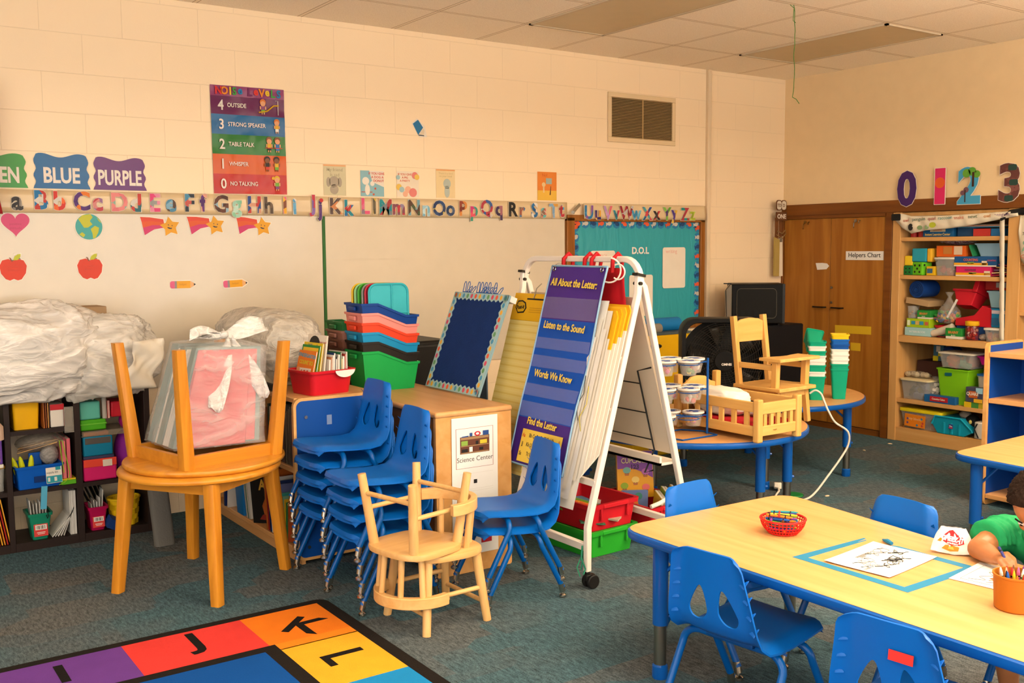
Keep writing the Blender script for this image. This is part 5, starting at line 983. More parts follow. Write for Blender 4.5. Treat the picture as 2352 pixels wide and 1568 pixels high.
# front cover of the black book seen between the legs
t=thing('storybook','black storybook cover lettered ABI facing out of the bookcase','book',(-4.83,-.795,.079),(rad(-4),0,rad(38)))
MB().bx(-.006,.006,-.09,.09,0,.26).build('cover',mat('#15110f',.4),t)
b=MB(); b.T=Matrix.Translation((-.0068,0,.13))@Euler(WB).to_matrix().to_4x4(); b.m(0).text('ABI',.075,(.0,.07,0),0,.03,sx=.8); b.m(1).prism([(-.02,-.09),(.03,-.06),(.05,-.01),(.03,.02),(-.01,.0),(-.03,-.04)],0,.0006); b.m(2).prism([(-.05,-.11),(.06,-.12),(.05,-.09),(-.03,-.085)],0,.0006)
b.build('cover_art',[mat('#d9a63a',.4),mat('#b0581e',.4),mat('#8a2a1a',.4)],t)
y=-1.305
for k in range(12):
    c=('#7d776e','#6a655e','#8f897f','#5a544e','#8a6a6a','#756f66')[k%6]; book('grey spined book packed on the low bookcase upper shelf',-4.875,-4.68,y,y+.014,.4555,.70+.012*((k*7)%4),c,group='grey books on the upper bookcase shelf',spine='x-'); y+=.0175
y=-1.08
for k,(c,wd) in enumerate((('#7a2430','maroon'),('#2a4a7a','denim blue'),('#b09a7a','tan'),('#4a3a5a','plum'),('#c8bfae','pale'),('#3a4a3a','bottle green'),('#8a4a2a','chestnut'))): book(wd+' book on the upper bookcase shelf behind the upturned leg',-4.88,-4.69,y,y+.02,.4555,.70+.01*(k%3),c,spine='x-'); y+=.024
# ---------------------------------------------------------------- science shelf seen from its end
t=thing('science_shelf','maple shelf unit whose end carries the Science Center sheet','shelf',(-4.265,-1.868,0),rad(-1.2))
MB().prism(rrect(.40,.735,.012,3,0,.3675),-.022,0).build('end_panel',MAPLEZ,t,rot=(pi/2,0,0),bevel=.002)
MB().bx(-.205,.205,-.006,1.21,.725,.752).build('top',MAPLEY,t,bevel=.011,bseg=3)
MB().bx(-.186,-.180,.022,1.19,.04,.725).build('back_panel',mat('#8a5a2c',.55),t); MB().bx(-.2,.2,1.188,1.21,0,.725).build('end_panel',MAPLEZ,t)
for z in (.40,.07): MB().bx(-.18,.19,.022,1.188,z-.022,z).build('shelf',MAPLEY,t)
t=thing('science_sheet','white Science Center sheet taped to the maple shelf end','sign',(-4.262,-1.8716,.40),(pi/2,0,rad(-1.2)))
b=MB(); b.m(0).bx(-.125,.118,-.315,.318,0,.0008); b.T=Matrix.Translation((-.012,.1116,0))@Matrix.Diagonal((1,.622,1,1)); b.m(1).bx(-.092,.106,-.042,.252,.0008,.0011); b.m(0).bx(-.0895,.1035,-.0395,.2495,.001,.0013)
b.m(3).bx(-.075,.082,-.07+.045,-.07+.045+.0,.001,.0011)
b.m(2).bx(-.07,.085,.065,.19,.0013,.0016); b.m(4).bx(-.066,.081,.168,.186,.0016,.0019).bx(-.066,.081,.118,.124,.0016,.0019).bx(-.066,.081,.068,.074,.0016,.0019)
b.m(5).bx(-.064,-.03,.126,.16,.0019,.0021); b.m(6).bx(.035,.072,.128,.156,.0019,.0021); b.m(7).bx(-.02,-.005,.19,.215,.0016,.002).bx(.05,.082,.188,.222,.0016,.002); b.m(8).prism(circ(.017,14,.022,.205),.0016,.002); b.m(0).prism(circ(.009,10,.022,.205),.002,.0022).bx(-.022,-.005,.076,.112,.0019,.0021); b.m(9).bx(.03,.052,.082,.102,.0019,.0021).bx(-.062,-.03,.077,.1,.0019,.0021).bx(.012,.026,.126,.152,.0019,.0021)
b.m(7).prism([(-.066,.186),(-.028,.188),(-.024,.197),(-.06,.194)],.002,.0023)
b.T=None; b.m(10).text('Science Center',.031,(-.004,.126,.0014),0,.002)
b.m(9).bx(-.012,.006,.012,.030,.001,.0014); b.m(11).bx(.025,.082,-.27,-.20,.001,.0014); b.m(0).prism(circ(.014,10,.05,-.232),.0014,.0017)
for z in (.060,-.012,-.022,-.09,-.1,-.16): b.m(3).bx(-.085,.092,z-.0008,z,.0008,.0011)
b.build('sheet',[PAPER,mat('#a8604f'),mat('#6a3f2e'),mat('#d6ccbe'),mat('#a8845a'),mat('#8fb04a'),mat('#d9c23a'),mat('#2f4f8a'),mat('#c8232f'),mat('#2a2624'),mat('#6a625a'),mat('#b8232f')],t)
# felt board with clips
def slope(name,label,cat,x,y,z,a,rz=0):
    t=thing(name,label,cat); t.matrix_world=Matrix.Translation((x,y,z))@Matrix.Rotation(rz,4,'Z')@Matrix.Rotation(a,4,'Y')@Euler(WB).to_matrix().to_4x4(); return t
t=slope('felt_board','navy felt easel board with a scalloped picture border','board',-4.085,-1.37,.760,rad(21.5))
w,h=.25,.52
MB().bx(-w,w,0,h,-.012,0).build('backing',mat('#8fb0b8',.6),t,bevel=.002); MB().bx(-w+.02,w-.02,.02,h-.02,0,.002).build('felt',mat('#12306a',.95,bump=.6,bs=160,var=.25),t)
b=MB(); random.seed(8); bc=['#e8603a','#efb03a','#4f9ac0','#6aa06a','#d8506a']
def scal(x0,y0,x1,y1,nx,ny):
    L=math.hypot(x1-x0,y1-y0); n=int(L/.036); P=[(x0,y0)]; 
    for i in range(n):
        for q in (0.5,1): f=(i+q)/n; d=.042 if q==.5 else .030; P.append((x0+(x1-x0)*f+nx*d,y0+(y1-y0)*f+ny*d))
    P.append((x1,y1)); b.m(0).prism(P,.002,.004)
    for i in range(n): 
        f=(i+.5)/n; b.m(1+i%5).prism(circ(.010,8,x0+(x1-x0)*f+nx*.018,y0+(y1-y0)*f+ny*.018,.013),.004,.005)
scal(-w,0,-w,h,1,0); scal(w,0,w,h,-1,0); scal(-w,h,w,h,0,-1); scal(-w,0,w,0,0,1)
b.build('border',[mat('#a9c8c8',.5)]+[mat(c,.5) for c in bc],t); MB().bx(-w,w,h-.03,h,-.05,-.012).build('hinge',WHITE,t)
MB().box((0,.25,-.10),(.10,.50,.008),(rad(22),0,0)).build('back_leg',mat('#5a6a7a',.6),t)
for k,x in enumerate((-.165,-.13,-.035,-.005,.03,.065,.12)):
    c=slope('binder_clip','navy binder clip on the felt board top, '+('first','second','third','fourth','fifth','sixth','last')[k]+' from the whiteboard side','clip',-4.085+.52*sin(rad(21.5)),-1.37-x,.754+.52*cos(rad(21.5)),rad(21.5))
    c['group']='binder clips on the felt board'
    MB().loft([[(-.016,-.022,.006),(.016,-.022,.006),(.016,-.022,-.016),(-.016,-.022,-.016)],[(-.016,.012,.0015),(.016,.012,.0015),(.016,.012,-.0135),(-.016,.012,-.0135)]]).build('clip_body',mat('#173f86',.35),c)
    MB().tube([(-.012,.006,.004),(-.010,.05,.010),(-.005,.062,.012),(.005,.062,.012),(.010,.05,.010),(.012,.006,.004)],.0022,6).tube([(-.012,.006,-.016),(-.010,.045,-.03),(0,.054,-.034),(.010,.045,-.03),(.012,.006,-.016)],.0022,6).build('handle',mat('#1f5aa0',.35),c)
# black cabinet behind
t=thing('black_cabinet','black cabinet with rounded top edge behind the stacked bins','cabinet',(-3.93,-.36,0)); MB().prism(rrect(.62,.50,.03),0,.94).build('cabinet_body',mat('#191817',.45),t,bevel=.015); MB().bx(-.29,.315,-.255,.2,.905,.915).build('lid_seam',mat('#33312e',.4),t)
# ---------------------------------------------------------------- stacked magazine bins on the science shelf
def magbin(label,loc,rz,col,group,L=.315,Dp=.205,hl=.205,hr=.14):
    t=thing('book_bin',label,'bin',loc,rz,group); b=MB()
    def zt(x):
        f=x/L+.5; return hl if f<.28 else (hr if f>.78 else hl+(hr-hl)*(f-.28)/.5)
    xs=[-.5,-.22,-.1,.03,.16,.28,.5]
    P=[(x*L,-Dp/2) for x in xs]+[(x*L,Dp/2) for x in reversed(xs)]
    def ring(s,z,g=0): return [(x*s+math.copysign(g,x) if abs(abs(x)-L/2)<1e-6 else x*s,y*s+math.copysign(g,y),(zt(x) if z is None else z)) for x,y in P]
    rg=[ring(.86,0),[(x*.985,y*.985,zt(x)-.012) for x,y in P],[(x*.985+ (math.copysign(.006,x) if abs(abs(x)-L/2)<1e-6 else 0),y*.985+math.copysign(.006,y),zt(x)-.012) for x,y in P],[(x+(math.copysign(.005,x) if abs(abs(x)-L/2)<1e-6 else 0),y+math.copysign(.005,y),zt(x)) for x,y in P],[(x*.975,y*.97,zt(x)) for x,y in P],[(x*.84,y*.83,.004) for x,y in P]]
    b.loft(rg); b.build('bin_body',mat(col,.4),t,ang=25)
    MB().box((-L/2-.006,0,hl-.028),(.014,.075,.022)).build('grip',mat(col,.4),t,bevel=.005); return t
ST=(-4.275,-1.005,.7525)
for k,(c,wd) in enumerate((('#1fae52','bright green bin at the bottom of the nested bin stack'),('#2c2620','black bin second from the bottom of the nested stack'),('#1f93c4','sky blue bin in the nested stack above the black one'),('#ee4a2a','orange red bin in the nested stack'),('#f09488','pink bin in the nested stack under the navy one'),('#12408c','navy bin on top of the nested stack holding trays'))):
    magbin(wd,(ST[0],ST[1],ST[2]+.0485*k),rad(-2),c,'nested book bins beside the trays')
for k,(c,wd) in enumerate((('#5a3a30','dark brown bin lowest in the stack behind'),('#8a5a4a','dusty brown bin in the stack behind'),('#b07a6a','faded rose bin below the green one in the stack behind'),('#2f7a42','dark green bin on the stack behind the navy one'))): magbin(wd,(-4.283,-.785,.7525+.0465*k),rad(-2),c,None)
def tray(label,y,x,z,col,tilt,rz,k):
    t=thing('lunch_tray',label,'tray',(x,y,z),(pi/2+tilt,0,rz),'divided trays in the navy bin'); w,h=.225,.265
    MB().prism(rrect(w,h,.045,6),0,.003).build('base',mat(col,.4),t)
    b=MB(); P=[(x_,y_,.005) for x_,y_ in rrect(w-.008,h-.008,.042,6)]; b.tube(P,.006,6,closed=True)
    b.tube([(.018,-h/2+.008,.005),(.018,h/2-.008,.005)],.005,6).tube([(.018,-.02,.005),(w/2-.008,-.02,.005)],.005,6); b.build('rim',mat(col,.4),t); return t
for k,(c,wd,dx) in enumerate((('#37b3bd','aqua divided tray at the front of the navy bin',.0),('#b8203a','crimson divided tray behind the aqua one',-.012),('#8f8a86','grey divided tray in the middle of the tray row',-.02),('#3f9a2a','green divided tray near the back of the navy bin',-.035),('#8fc98a','mint divided tray behind the green one',-.045),('#e3b81e','yellow divided tray last behind the others',-.052))):
    tray(wd,ST[1]-.055+.021*k,ST[0]+.012+dx*.8,ST[2]+.0485*5+.17,c,rad(-2),rad(-3),k)
# red bin of picture books on the low bookcase
t=thing('book_bin','red plastic tub of picture books on the low bookcase','bin',(-4.705,-1.19,.7905),rad(9)); MB().tub(.215,.19,.24,.225,.115,.003,.03,.012,.012).build('bin_body',mat('#d3202a',.35),t)
b=MB().prism([(.01+.055*cos(a),.028*sin(a)*1.2) for a in [pi+pi*i/14 for i in range(15)]],0,.002); b.build('paper_tab',mat('#f0e6dc',.4),t,loc=(.045,-.1275,.112),rot=(pi/2,0,0))
RB=Matrix.Translation((-4.705,-1.19,.7905))@Matrix.Rotation(rad(9),4,'Z')
bk=[('#ee7f1e','Kindergarten Count to 100 book with an orange cover',.145,.20,-.098,0),('#2f8a3a','green bordered Look Out book behind the orange one',.15,.225,-.080,0),('#e8c21e','yellow book behind the green bordered one',.16,.235,-.064,0),('#e9dcc8','cream picture book with a dark haired child, tallest in the red tub',.16,.27,-.040,.0)]
for k,(c,lb,wd,h,x,y) in enumerate(bk):
    p=RB@Vector((x,.018-.004*k,.008)); t=thing('picture_book',lb,'book',p,(0,rad(14-2*k),rad(9)),'picture books in the red tub')
    MB().bx(-.004,-.003,-wd/2,wd/2,0,h).bx(.003,.004,-wd/2,wd/2,0,h).build('cover',mat(c,.35),t); MB().bx(-.003,.003,-wd/2+.003,wd/2-.001,.002,h-.002).build('pages',mat('#ece2d2',.8),t)
    b=MB(); b.T=Matrix.Translation((-.0043,0,h/2))@Euler(WB).to_matrix().to_4x4()
    if k==0:
        b.m(0).text('KINDERGARTEN',.024,(0,.075,0),-.06,.03,sx=.85); b.m(1).text('COUNT TO',.026,(.0,.042,0),-.04,.03,sx=.85); b.m(2).bx(-.045,.052,-.04,.015,0,.0006); b.m(3).text('100',.05,(.004,-.012,.0008),0,.02); b.m(4).prism(circ(.014,10,-.056,.005),0,.001); MM=['#5a9ab0','#d6c62a','#f0e6d6','#c83a2a','#e0a070']
    elif k==1: b.m(0).bx(-.065,.065,-.1,.1,0,.0005); b.m(1).text('Look Out',.022,(0,.075,.0006),0,.02); MM=['#efbf2a','#b8522a']
    elif k==2: b.m(0).text('Wheels',.03,(0,.10,.0)); MM=['#3a4a8a']
    else: b.m(0).prism(circ(.045,16,-.02,.09,.04),0,.0005); b.m(1).bx(.0,.03,.04,.08,.0005,.0008); b.m(2).text('easy read',.016,(.05,.10,.0)); MM=['#2a2624','#2f4a8a','#b8584a']
    b.build('cover_art',[mat(q,.4) for q in MM],t)
random.seed(14); x=-.012; cc=['#e6dccb','#d98a5a','#efe8dc','#1f3a6a','#e9e2d4','#8a8478','#d6ccba','#2f7a4a','#e4b83a','#f0e9de','#c8443a','#e6dfd2']
nm=['ivory','salmon','white','navy','off white','stone grey','sand','green','gold','bright white','red','pale cream']
for k in range(12):
    th=.0055+.004*(k%3==0); h=.155+.03*((k*5)%4)/3; p=RB@Vector((x,-.012,.008)); t=thing('picture_book',nm[k]+' picture book filed edge-on in the red tub','book',p,(0,rad(4-.3*k),rad(9)),'picture books in the red tub')
    MB().bx(-th/2,-th/2+.001,-.075,.075,0,h).bx(th/2-.001,th/2,-.075,.075,0,h).build('cover',mat(cc[k],.4),t); MB().bx(-th/2+.001,th/2-.001,-.074,.073,.002,h-.002).build('pages',mat('#e9e0d0',.8),t); x+=th+.0025
heap('covered_bundle','grey bundle under cloudy plastic behind the red book tub',(-4.74,-.60,.985),(.21,.42,.19),15.2,film('#d9d0c2',.72,.3,'milky_plastic',6),zmin=.7915,amp=.03)
tag(MB().box((0,0,.115),(.30,.55,.23)).build('carton',mat('#b5a890',.7),loc=(-4.73,-.60,.7925)),'boxy grey carton wrapped inside the cloudy plastic bundle','box')
tag(MB().box((0,0,.02),(.02,.2,.03)).build('book',mat('#2a2624',.5),loc=(-4.885,-1.0,.7905)),'black book with white letters lying at the bookcase edge','book')
# ---------------------------------------------------------------- blue stacking chairs
def shell_mesh():
    prof=[(.178,.288,0.1417),(.183,.303,0.1493),(.176,.316,0.1531),(.14,.319,0.1559),(.08,.314,0.1588),(.0,.308,0.1607),(-.07,.306,0.1607),(-.115,.312,0.1588),(-.142,.332,0.1559),(-.155,.365,0.1512),(-.163,.41,0.1436),(-.170,.46,0.1342),(-.178,.51,0.1247),(-.184,.545,0.1191),(-.187,.566,0.1115),(-.189,.577,0.0973)]
    M=16; b=MB(); tops=[]
    def pt(j,i,off):
        x,z,w=prof[j]; s=i/M*2-1; a=abs(s)
        # direction of the profile for the thickness offset
        x0,z0,_=prof[max(0,j-1)]; x1,z1,_=prof[min(len(prof)-1,j+1)]; tx,tz=x1-x0,z1-z0; L=math.hypot(tx,tz); nx,nz=-tz/L,tx/L
        if nz<0 and j<9: nx,nz=-nx,-nz
        if j>=9 and nx<0: nx,nz=-nx,-nz
        e=max(0,(a-.72)/.28)
        back=min(1,max(0,(j-7)/3))
        d=-(.020*e**2)*(1-back) -(.020*e**2)*back + (.010*a*a)*(1 if j<9 else .8)
        # rounded seat corners in front
        return Vector((x+nx*(d+off)-(.020*a**4 if j<3 else 0),s*w,z+nz*(d+off)-(.006*a**3 if j>13 else 0)))
    R1=[[pt(j,i,0) for i in range(M+1)] for j in range(len(prof))]; R0=[[pt(j,i,-.006) for i in range(M+1)] for j in range(len(prof))]
    rings=[R1[j]+list(reversed(R0[j])) for j in range(len(prof))]
    b.loft(rings,(1,1))
    o=b.build('shell',BLUE,ang=60)
    # two teardrop openings at the foot of the back
    c=MB()
    for s in (-1,1):
        T=[]
        for i in range(28):
            a=2*pi*i/28; r=.036*(1-.45*max(0,sin(a))**1.0); y=r*cos(a); z=.066*sin(a) if sin(a)>0 else .032*sin(a)
            T.append((s*(.051-.012*(z/.06))+y*.92,.385+z*1.1+.010))
        c.loft([[(-.30,y,z) for y,z in T],[(.0-.05,y,z) for y,z in T]])
    co=c.build('cutter',BLUE)
    m=o.modifiers.new('cut','BOOLEAN'); m.object=co; m.operation='DIFFERENCE'; m.solver='EXACT'
    bpy.context.view_layer.update()
    dg=bpy.context.evaluated_depsgraph_get(); me=bpy.data.meshes.new_from_object(o.evaluated_get(dg))
    bpy.data.objects.remove(co); o.modifiers.clear()
    b=MB()
    for s in (-1,1):
        for k in range(4):
            z=.36+.045*k; w=.1512-.025*(k/3.0)*.9; x=-.160-.006*k
            b.loft([[(x+.004,s*(w-.004),z+.022),(x-.012,s*(w-.010),z),(x-.004,s*(w-.030),z+.004)],[(x+.004,s*(w-.005),z+.024),(x-.0115,s*(w-.012),z+.003),(x-.004,s*(w-.031),z+.007)]])
    V=[tuple(v.co) for v in me.vertices]; n0=len(V); Fc=[tuple(p.vertices) for p in me.polygons]+[tuple(q+n0 for q in p) for p in b.f]
    m2=bpy.data.meshes.new('shell'); m2.from_pydata(V+[tuple(v) for v in b.v],[],Fc); m2.materials.append(BLUE); me=m2; o.data=me
    me.shade_smooth(); me.set_sharp_from_angle(angle=rad(50))
    return o
def make_chair():
    t=thing('chair','proto','chair')
    sh=shell_mesh(); sh.parent=t
    for sx in (1,-1):
        for sy in (1,-1):
            x0=.075 if sx>0 else -.085; x1=.17 if sx>0 else -.175
            pts=[(x0-.02*sx,0,.283),(x0-.02*sx,sy*.118,.283)]
            for q in range(1,6): a=q/5*pi/2; pts.append((x0-.02*sx+.012*sx*(q/5),sy*(.118+.053*sin(a)),.283-.045*(1-cos(a))))
            pts+=[(x1,sy*.174,.045)]
            l=MB().tube(pts,.0118,10).build('leg',mat('#0056a4',.28,coat=.12),t)
            MB().cyl((x1-.008*sx,sy*.174,.062),(x1,sy*.174,.026),.0125,n=12).lathe([(.006,.026),(.007,.018),(.0150,.012),(.0158,.004),(.012,0)],14,(x1+.001*sx,sy*.174,0)).build('glide',CHROME,l)
    MB().box((-.005,0,.292),(.17,.16,.016)).build('seat_bracket',mat('#0b4a8c',.5),t,bevel=.004)
    return t
chair0=make_chair(); used=[False]
def chair(x,y,z,rz,label,group=None):
    if not used[0]:
        used[0]=True; o=chair0; o.location=(x,y,z); o.rotation_euler=(0,0,rz); o['label']=label
        if group: o['group']=group
        return o
    o=dup(chair0,label,(x,y,z),(0,0,rz))
    if group: o['group']=group
    elif 'group' in o: del o['group']
    return o
ordn=['lowest','second from the floor','middle','fourth from the floor','top']
chair(-4.40,-3.62,0,rad(7),'blue chair at the near table side, back to us, in front of the crayon basket','chairs at the front table')
for k in range(5): chair(-4.745-.005*k,-1.522,.075*k,pi+rad(1),'blue chair, %s of five in the stack against the blue panel'%ordn[k],'five stacked blue chairs')
for k in range(4): chair(-4.77-.005*k,-1.904,.075*k,pi+rad(-1),'blue chair, %s of four in the stack behind the wooden chairs'%['lowest','second from the floor','third from the floor','top'][k],'four stacked blue chairs')
for k in range(2): chair(-4.300-.005*k,-2.175,.075*k,pi-rad(9),'blue chair, %s of the pair before the easel chart'%['lower','upper'][k],'pair of stacked blue chairs')
c2=chair(-4.455,-4.255,0,rad(7),'blue chair with a red tape label on its back','chairs at the front table')
MB().box((-.1915,-.035,.50),(.0012,.058,.024),(0,rad(8),0)).build('tape_label',mat('#e2322c',.5),c2)
chair(-3.80,-3.60,0,pi+rad(-3),'blue chair across the table facing us, beside the snack bag','chairs at the front table')
chair(-4.00,-3.185,0,-pi/2+rad(4),'blue chair at the table end next to the red book bin','chairs at the front table')
chair(-3.455,-4.135,0,pi,'blue chair the child in the green shirt sits on','chairs at the front table')
for o in bpy.data.objects:
    if o.get('group')=='chairs at the front table': o.scale=(1.06,1.06,1.03)
# ---------------------------------------------------------------- two small wooden captain chairs
def wchair(label,loc,rot):
    t=thing('wooden_chair',label,'chair',loc,rot,'small wooden captain chairs')
    P=[]
    for i in range(40):
        a=2*pi*i/40; r=1/((abs(cos(a))**3.2+abs(sin(a))**3.2)**(1/3.2)); P.append((.158*r*cos(a),.165*r*sin(a)*(1-.05*cos(a))))
    b=MB(); b.loft([[(x*s,y*s,z) for x,y in P] for s,z in ((.93,.272),(.985,.276),(1,.286),(.985,.297),(.94,.300))]); b.build('seat',PINEX,t)
    ft={}
    for sx in (1,-1):
        for sy in (1,-1):
            MB().cyl((sx*.142,sy*.150,0),(sx*.112,sy*.118,.275),.0165,.0195,14).build('leg',PINE,t); ft[sx,sy]=lambda z,sx=sx,sy=sy:(sx*(.142-.030*z/.275),sy*(.150-.032*z/.275),z)
    for a,c,z in (((1,1),(1,-1),.075),((-1,1),(-1,-1),.075),((1,1),(-1,1),.135),((1,-1),(-1,-1),.135)):
        MB().cyl(ft[a](z),ft[c](z),.0095,n=10).build('stretcher',PINEX,t)
    hp=lambda a,r:(r*cos(a),r*sin(a))
    for a in (122,155,195,228):
        x,y=hp(rad(a),.132); x2,y2=hp(rad(a),.150); MB().cyl((x,y,.295),(x2,y2,.455),.0125,.0115,12).build('spindle',PINE,t)
    b=MB(); rg=[]
    for i in range(25):
        a=rad(82+179*i/24); rg.append([(*hp(a,.168),.448),(*hp(a,.168),.492),(*hp(a,.140),.492),(*hp(a,.140),.448)])
    b.loft(rg); b.build('back_rail',PINEX,t,bevel=.003)
    return t
wchair('small wooden captain chair standing on the carpet beneath its twin',(-4.705,-2.262,0),pi+rad(2))
wchair('small wooden captain chair turned upside down on top of its twin',(-4.800,-2.268,.6015),(pi,0,rad(12)))
# ---------------------------------------------------------------- rolling easel
FW=mat('#f3e6d8',.35)
t=thing('easel','white metal rolling A-frame easel with boards and trays','easel',(0,0,0))
YN,YF=-2.35,-1.48; r=.019
b=MB()
def arc(c,r0,a0,a1,ax,n=6): return [(c[0]+ax[0]*r0*cos(a)+0,c[1]+ax[1]*r0*cos(a),c[2]+r0*sin(a)) for a in [a0+(a1-a0)*i/n for i in range(n+1)]]
top=[(-3.395,YN+.03,.09),(-3.395,YN+.03,.30),(-3.425,YN+.02,.36),(-3.68,YN,1.30)]+[(-3.70,YN+.10*(1-cos(a)),1.32+.10*sin(a)) for a in [pi/2*i/6 for i in range(7)]]+[(-3.70,YF-.10*(1-cos(a)),1.32+.10*sin(a)) for a in [pi/2-pi/2*i/6 for i in range(7)]]+[(-3.68,YF,1.30),(-3.425,YF,.36),(-3.395,YF,.30),(-3.395,YF,.09)]
MB().tube(top,r,4,sq=True).build('rear_frame',FW,t,bevel=.004)
for Y,nm in ((YN,'near'),(YF,'far')): MB().tube([(-4.0,Y,.075),(-3.998,Y,.27),(-3.985,Y,.32),(-3.735,Y,1.20),(-3.715,Y,1.27),(-3.708,Y+.004,1.35)],r,4,sq=True).build('front_leg',FW,t,bevel=.004)
for Y in (YN,YF): MB().box((-3.708,Y,1.352),(.05,.035,.012),(0,.2,0)).cyl((-3.715,Y-.024,1.315),(-3.715,Y+.024,1.315),.008,n=8).build('hinge_bolt',mat('#3a3630',.4,.8),t)
for z,dx in ((1.185,0),(.985,0),(.765,0),(.455,0)):
    x=-3.74-(1.20-z)*.284; MB().bx(x-.010,x+.012,YN,YF,z-.013,z+.013).build('crossbar',FW,t)
MB().bx(-4.012,-3.986,YN,YF,.165,.198).build('lower_bar',FW,t,bevel=.003); MB().bx(-3.41,-3.385,YN+.03,YF,.165,.195).build('lower_bar',FW,t,bevel=.003)
for x,y in ((-4.0,YN),(-4.0,YF),(-3.395,YN+.03),(-3.395,YF)):
    c=MB().cyl((x,y,.06),(x,y,.085),.011,n=10).bx(x-.012,x+.035,y-.012,y+.012,.035,.062).build('caster',mat('#23211e',.4),t,bevel=.003); MB().cyl((x+.018,y-.026,.031),(x+.018,y-.008,.031),.031,n=20).cyl((x+.018,y+.008,.031),(x+.018,y+.026,.031),.031,n=20).build('wheel',mat('#1c1a18',.45),c,bevel=.004)
# rear board with tray and black wire rack
pb=Matrix.Translation((-3.405-.02,0,.40))
b=MB(); b.loft([[(-3.468,YN+.04,.52),(-3.468,YF-.02,.52),(-3.455,YF-.02,.52),(-3.455,YN+.04,.52)],[(-3.678,YN+.04,1.25),(-3.678,YF-.02,1.25),(-3.665,YF-.02,1.25),(-3.665,YN+.04,1.25)]]); b.build('rear_board',mat('#e6d5bd',.35),t)
b=MB().bx(-3.55,-3.43,YN+.03,YF-.02,.475,.487).bx(-3.55,-3.538,YN+.03,YF-.02,.475,.515); b.build('tray',mat('#eadccb',.4),t)
b=MB(); 
def rk(z): return -3.475-(z-.44)*.288
for z in (.58,.71,.85): b.tube([(rk(z),YN+.12,z),(rk(z),YF-.1,z-.0)],.003,6)
b.tube([(rk(.90)+.02,YN+.05,.93),(rk(.90),YN+.12,.91),(rk(.53),YN+.12,.53),(rk(.44)-.085,YN+.12,.43),(rk(.44)-.05,YN+.10,.44)],.004,6); b.tube([(rk(.90),YF-.15,.91),(rk(.53),YF-.15,.53)],.004,6); b.build('wire_rack',BLACK,t)
o=MB().tube([(-4.02,YN+.01,.19),(-4.03,YN+.005,.14),(-4.015,YN-.005,.09),(-4.03,YN-.01,.07)],.0035,5).tube([(-4.02,YN+.01,.19),(-4.00,YN+.03,.13),(-4.02,YN+.02,.08)],.003,5).tube([(-4.02,YN+.012,.15),(-4.05,YN+.01,.10),(-4.04,YN+.0,.06)],.003,5).build('twine',mat('#2f8a6a',.7)); tag(o,'green twine knotted around the near easel leg','string')
AL=math.atan2(.27,.93)
def onE(y,z,offn=0,rz=0):   # point on the easel front plane, offn outwards
    x=-3.755-(1.20-z)*.284; return (x-offn*cos(AL),y,z+offn*sin(AL))
t=slope('chart_pad','yellow lined sticky chart pad on the whiteboard side of the pocket chart','pad',*onE(-1.66,.40,.03),AL)
MB().bx(-.165,.20,0,.815,-.012,0).build('sheets',patch(['#f5dc8a','#f3d67c','#f5dc8a','#f3d67c','#f5dc8a','#ecca6c'],9,.6,'y'),t); MB().bx(-.167,.202,.735,.875,-.014,.002).build('header',mat('#efb620',.45),t,bevel=.004)
b=MB(); b.m(0).prism([(-.14,.80),(-.125,.835),(-.09,.838),(-.06,.828),(-.045,.80),(-.06,.775),(-.11,.77)],.002,.003); b.m(1).prism([(-.133,.80),(-.12,.828),(-.09,.831),(-.066,.822),(-.054,.80),(-.066,.782),(-.108,.777)],.003,.0034); b.m(0).text('Post-it',.028,(-.094,.803,.0038),.1,.03,sx=.85); b.m(2).bx(-.02,.15,.80,.803,.002,.0025).bx(-.02,.13,.79,.793,.002,.0025).bx(-.02,.14,.779,.782,.002,.0025); b.m(0).bx(-.055,.12,.842,.850,.002,.0028)
b.build('lettering',[BLACK,mat('#e6b51e'),mat('#c78f1a')],t)
MB().tube([(.0,.85,.004),(.01,.90,.006),(.005,.93,-.02)],.003,6).build('hook',STEEL,t)
pd=['#efb41e','#e9aa18','#f0b828','#e5a414']
for k in range(4):
    t=slope('chart_pad','yellow headed chart pad edge under the pocket chart, '+('front','second','third','last')[k]+' of the layered four','pad',*onE(-2.13-.016*k,.44+.03*k,.0185+.0078*(3-k)),AL); t['group']='layered pads under the pocket chart'
    MB().prism([(-.2,.0),(.155,.01),(.185,.05),(.185,.74-.02*k),(-.2,.74-.02*k)],-.006,0).build('sheets',mat(('#f1e6d2','#ece0cc')[k%2],.7),t); MB().prism([(-.2,.60),(.185,.60),(.187,.75-.02*k),(.17,.775-.02*k),(-.2,.775-.02*k)],-.007,.0008).build('header',mat(pd[k],.45),t)
for k in range(6):
    t=slope('chart_paper',('largest','long','curled','yellow marked','narrow','inner')[k]+' white chart paper sheet hanging beneath the pocket chart','paper',*onE(-2.09-.012*k,.33+.04*((k*2)%5),(.048+.0055*(5-k))),AL,rad(2*(k%3)-2)); t['group']='loose chart papers'
    b=MB(); n=10; vs=[];fs=[]
    for j in range(n+1):
        for i in range(6): x=-.17+.325*i/5; y=.76*j/n; vs.append((x,y,.0016*noise.noise((x*5,y*4,k))))
    for j in range(n):
        for i in range(5): a=j*6+i; fs.append((a,a+1,a+7,a+6))
    b.m(0).add(vs,fs)
    if k in (1,3): b.m(1).tube([(.14,.5,.014),(.15,.42,.012),(.12,.36,.012),(.15,.3,.012)],.002,4)
    o=b.build('sheet',[mat(('#f1e9de','#eee3d2','#f3ecdf')[k%3],.7),mat('#4a4640' if k==1 else '#c9b42a')],t,ang=180)
